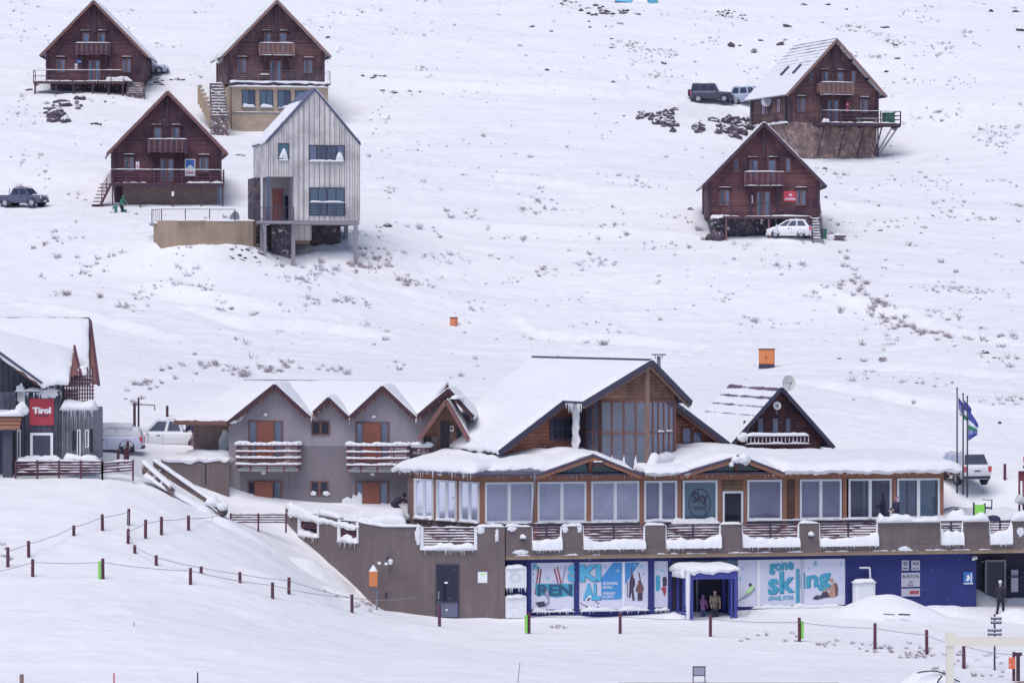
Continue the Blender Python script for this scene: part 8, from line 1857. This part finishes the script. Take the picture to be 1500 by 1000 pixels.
def cluster(lab, grp, boxes):
    for (x0, y0, x1, y1, n, r0, r1, tall) in boxes:
        for i in range(n): rock(rn.uniform(x0, x1), rn.uniform(y0, y1), rn.uniform(r0, r1), lab, grp, tall)
cluster('dark rock of the outcrop below the topmost left chalet', 'rocks of the outcrop below the topmost left chalet', [(76, 154, 94, 180, 5, 7, 9.5, 1.3), (76, 158, 96, 182, 13, 3.5, 8, 1.2), (66, 162, 80, 178, 5, 2, 4, 1), (110, 146, 124, 156, 5, 2, 4.5, 1.2), (112, 156, 121, 170, 4, 2, 3.5, 1.3), (133, 183, 146, 190, 3, 2, 3.5, 1.3), (150, 146, 168, 154, 3, 1.2, 2.5, 1), (38, 126, 62, 134, 5, 2, 3.5, .8)])
cluster('black stone in the row beside the parked silver car', 'stones in the row beside the parked silver car', [(213, 116, 240, 128, 16, 1.6, 3.4, .9), (240, 117, 268, 122, 7, 1.3, 3, .9), (292, 148, 315, 158, 5, 1.3, 3, .8)])
cluster('dark rock in the broken band below the upper track', 'rocks in the band below the upper track', [(930, 167, 990, 180, 8, 4, 6.5, 1.2), (1050, 178, 1108, 202, 8, 5, 8.5, 1.3), (1060, 180, 1100, 200, 5, 6, 9, 1.3), (940, 170, 990, 190, 4, 5, 7, 1.3), (1012, 186, 1032, 196, 3, 4.5, 6, 1.3), (931, 168, 955, 176, 6, 3, 5.2, 1), (955, 164, 992, 178, 9, 3, 5.5, 1), (950, 180, 992, 196, 7, 2.6, 5.5, 1.4), (1010, 184, 1035, 198, 7, 2, 4.2, 1.3), (1045, 176, 1108, 200, 15, 3, 7, 1.3), (1060, 195, 1084, 206, 4, 4, 7, 1.2)])
cluster('dark stone in the scatter at the top middle edge', 'stones scattered at the top middle edge', [(822, 2, 850, 12, 9, 1.5, 3, .8), (850, 10, 895, 26, 20, 1.6, 4.2, .9), (895, 18, 935, 28, 9, 1.5, 4, .8), (860, 34, 930, 42, 6, 1.2, 2.6, .7), (1030, 16, 1092, 24, 14, 1.2, 2.8, .9)])
cluster('dark stone in the loose row along the track right of the second chalet', 'stones in the row right of the second chalet', [(528, 115, 580, 122, 8, 1.6, 3.6, .8), (555, 131, 620, 137, 8, 1.5, 3, .7)])
cluster('black rubble under the posts of the grey clad house', 'rubble under the posts of the grey clad house', [(335, 370, 382, 384, 16, 1.6, 4.2, .7), (255, 366, 282, 382, 4, 1.5, 3, .6), (398, 376, 420, 384, 4, 1.5, 3, .6)])
singles = [(784, 127, 5, .5), (1071, 67, 5.5, 1.1), (1084, 68, 3, .8), (1105, 76, 4.5, 1), (1143, 67, 5.5, .8), (972, 92.5, 5, .7), (1154, 40, 4.5, .9), (1178, 10, 3.5, .8), (1213, 10, 3, .8), (1240, 17, 2, .8), (1296, 42, 5, .6), (1312, 71, 4, .6), (1315, 89, 4, .7), (1299, 105, 4, .5), (909, 38, 4.2, .6), (779, 38.5, 4, .6), (808, 48, 2.5, .7),
           (801, 102, 3.4, .8), (898, 125, 3.4, .6), (896, 58, 3, .6), (896, 70, 4, .35), (480, 59, 3.2, 1), (1205, 32, 2.4, .7), (1114, 60, 2.6, 1.2), (1088, 28, 2.5, 1), (914, 172, 2, 1), (1311, 193, 4, .7), (1316, 240, 3, .5), (1208, 249, 4, .8), (1349, 253, 2.4, .7), (1012, 303, 3, 1.2), (1210, 298, 2.5, 1), (1223, 304, 1.8, 1), (1350, 348, 3, .5), (1289, 340, 3.6, .7), (1342, 364, 1.8, .7),
           (567, 334, 6, .8), (798, 393, 2.4, .6), (1230, 528, 3, .7), (1292, 533, 4, 1.1), (1443, 522, 5.5, .9), (1458, 528, 2.5, .8), (730, 380, 2.5, .6), (672, 372, 1.6, .5), (1041, 536, 1.8, .6), (886, 508, 1.8, .8), (1488, 18, 5, .8), (1452, 18, 3, 1.3), (1495, 46, 5, .8), (352, 228, 5, .6), (246, 223, 3.4, .8), (184, 587, 3, .7), (1465, 622, 2.4, 1.6), (1018, 92, 1.6, 1)]
for i, (x, y, r, tl) in enumerate(singles):
    near = 'lone dark stone lying in the open snow of the slope'
    rock(x, y, r, near, 'lone stones scattered over the slope', tl)

# ================================================================== dry grass 
g = MB(); rn = random.Random(5)
def tuft(px, py, sc, lean=.5, n=16):
    p = hit(px, py, 165, 470); s = sc
    for i in range(int(n*2.0)):
        a = rn.uniform(0, 2*PI); L = 1.1*s*rn.uniform(.35, 1); d = Vector((math.cos(a)*.85+lean*rn.uniform(.1, .7), math.sin(a)*.85, rn.uniform(.25, 1.0))).normalized()
        q = p+Vector((rn.gauss(0, .13)*s, rn.gauss(0, .13)*s, 0)); w = rn.uniform(.005, .012)*(1+s); up = q+d*L; up.z -= L*.35*(1-d.z)
        m = q.lerp(up, .5)+Vector((0, 0, L*.16)); x = Vector((w, w*.3, 0))
        g.add([q-x-Vector((0, 0, .06)), q+x-Vector((0, 0, .06)), m+x*.7, m-x*.7, up], [(0, 1, 2, 3), (3, 2, 4)], 'dry_grass')
def patch(x0, y0, x1, y1, n, s0=.35, s1=.7, nb=16):
    for _ in range(n): tuft(rn.uniform(x0, x1), rn.uniform(y0, y1), rn.uniform(s0, s1), n=nb)
def line(pts, n, jit, s0, s1):
    for _ in range(n):
        k = rn.randrange(len(pts)-1); f = rn.random(); x = pts[k][0]+(pts[k+1][0]-pts[k][0])*f; y = pts[k][1]+(pts[k+1][1]-pts[k][1])*f; tuft(x+rn.gauss(0, jit), y+rn.gauss(0, jit), rn.uniform(s0, s1))
def band(x0, y0, x1, y1, n, s0=.25, s1=.6, slope=.06):
    """tufts gathered in loose wind rows, leaving open snow between"""
    c = 0; tries = 0
    while c < n and tries < n*12:
        tries += 1; x = rn.uniform(x0, x1); y = rn.uniform(y0, y1); f = noise.noise(Vector((x*.012, (y-x*slope)*.045, 3)))+.5*noise.noise(Vector((x*.05, y*.11, 7)))
        if f > rn.uniform(.08, .5): tuft(x, y, rn.uniform(s0, s1)*rn.choice((.4, .6, .8, 1, 1.45)), n=rn.choice((5, 8, 14))); c += 1
band(0, 2, 1500, 120, 380, .22, .5); band(880, 60, 1110, 120, 90, .22, .5); band(1220, 20, 1500, 240, 330, .22, .5); band(540, 120, 1110, 260, 110, .22, .5); band(540, 260, 1020, 420, 230, .25, .6); band(540, 420, 1500, 500, 110, .2, .45); band(1040, 350, 1500, 480, 150, .3, .65)
band(60, 315, 560, 460, 320, .3, .7); band(430, 380, 640, 430, 80, .35, .8); band(1180, 235, 1500, 350, 150, .25, .55); patch(0, 2, 1500, 560, 420, .1, .26, 5); band(0, 120, 160, 300, 60, .3, .6); band(250, 480, 700, 560, 30, .4, .8); band(1240, 500, 1500, 600, 60, .3, .6)
line([(197, 600), (200, 580), (225, 562), (262, 545), (300, 538), (330, 538)], 34, 6, .3, .6); line([(270, 540), (355, 545), (395, 547), (430, 538), (508, 548)], 14, 4, .35, .6); line([(1240, 370), (1262, 440), (1310, 470), (1380, 495), (1500, 500)], 70, 6, .4, .8)
for (x, y, s, n) in ((356, 552, 1.0, 40), (392, 548, .9, 30), (315, 537, .8, 30), (508, 552, .8, 24), (884, 506, .9, 34), (858, 500, .6, 16), (420, 540, .7, 18), (585, 545, .6, 18), (675, 552, .6, 16), (98, 436, .9, 30), (146, 438, .8, 24), (1265, 535, .7, 20), (1292, 535, .8, 24), (1480, 540, .7, 20),
                     (1175, 388, .8, 24), (1268, 420, .8, 24), (1400, 398, .7, 20), (1378, 386, .7, 20), (452, 373, 1.0, 40), (444, 378, .8, 30), (470, 384, .8, 24), (660, 325, .8, 24), (615, 337, .9, 26), (918, 345, .7, 22), (1024, 335, 1.1, 26), (1030, 348, .7, 20), (1120, 130, .8, 20), (80, 350, .8, 24), (85, 378, .8, 24), (48, 367, .6, 20), (1150, 60, .6, 16), (505, 300, .6, 16), (540, 235, .7, 18)): tuft(x, y, s, n=n)
for (x0, y0, x1, y1, n) in ((1255, 944, 1300, 958, 10), (1300, 944, 1365, 965, 26), (1365, 955, 1480, 990, 30), (1180, 935, 1250, 950, 10), (800, 918, 830, 926, 5), (1080, 928, 1170, 942, 8), (515, 882, 552, 897, 10), (466, 862, 500, 876, 5), (0, 800, 15, 824, 5)):
    for _ in range(n): tuft(rn.uniform(x0, x1), rn.uniform(y0, y1), rn.uniform(.2, .42), n=9)
go = g.build('dry_grass'); tag(go, 'dry winter grass poking through the snow of the slope', 'grass', kind='stuff')

# ================================================================== light snowfall
f = MB(); rn = random.Random(21)
for _ in range(1500):
    D = rn.uniform(120, 196); px = rn.uniform(-60, 1560); py = rn.uniform(120, 990); p = W(px, py, D)
    if p.z < float(T0([p.x], [p.y])[0])+.3: continue
    r = rn.uniform(.007, .016); f.add([p+Vector((r, 0, 0)), p+Vector((-r*.5, r, 0)), p+Vector((-r*.5, -r, 0)), p+Vector((0, 0, r)), p+Vector((0, 0, -r))], [(0, 1, 3), (1, 2, 3), (2, 0, 3), (1, 0, 4), (2, 1, 4), (0, 2, 4)], 'snow')
fo = f.build('falling_snow'); tag(fo, 'light snowflakes drifting through the air', 'snowfall', kind='stuff')
bpy.context.view_layer.update()
# winter haze painted into surface colours: lavender mixed in, stronger on far things
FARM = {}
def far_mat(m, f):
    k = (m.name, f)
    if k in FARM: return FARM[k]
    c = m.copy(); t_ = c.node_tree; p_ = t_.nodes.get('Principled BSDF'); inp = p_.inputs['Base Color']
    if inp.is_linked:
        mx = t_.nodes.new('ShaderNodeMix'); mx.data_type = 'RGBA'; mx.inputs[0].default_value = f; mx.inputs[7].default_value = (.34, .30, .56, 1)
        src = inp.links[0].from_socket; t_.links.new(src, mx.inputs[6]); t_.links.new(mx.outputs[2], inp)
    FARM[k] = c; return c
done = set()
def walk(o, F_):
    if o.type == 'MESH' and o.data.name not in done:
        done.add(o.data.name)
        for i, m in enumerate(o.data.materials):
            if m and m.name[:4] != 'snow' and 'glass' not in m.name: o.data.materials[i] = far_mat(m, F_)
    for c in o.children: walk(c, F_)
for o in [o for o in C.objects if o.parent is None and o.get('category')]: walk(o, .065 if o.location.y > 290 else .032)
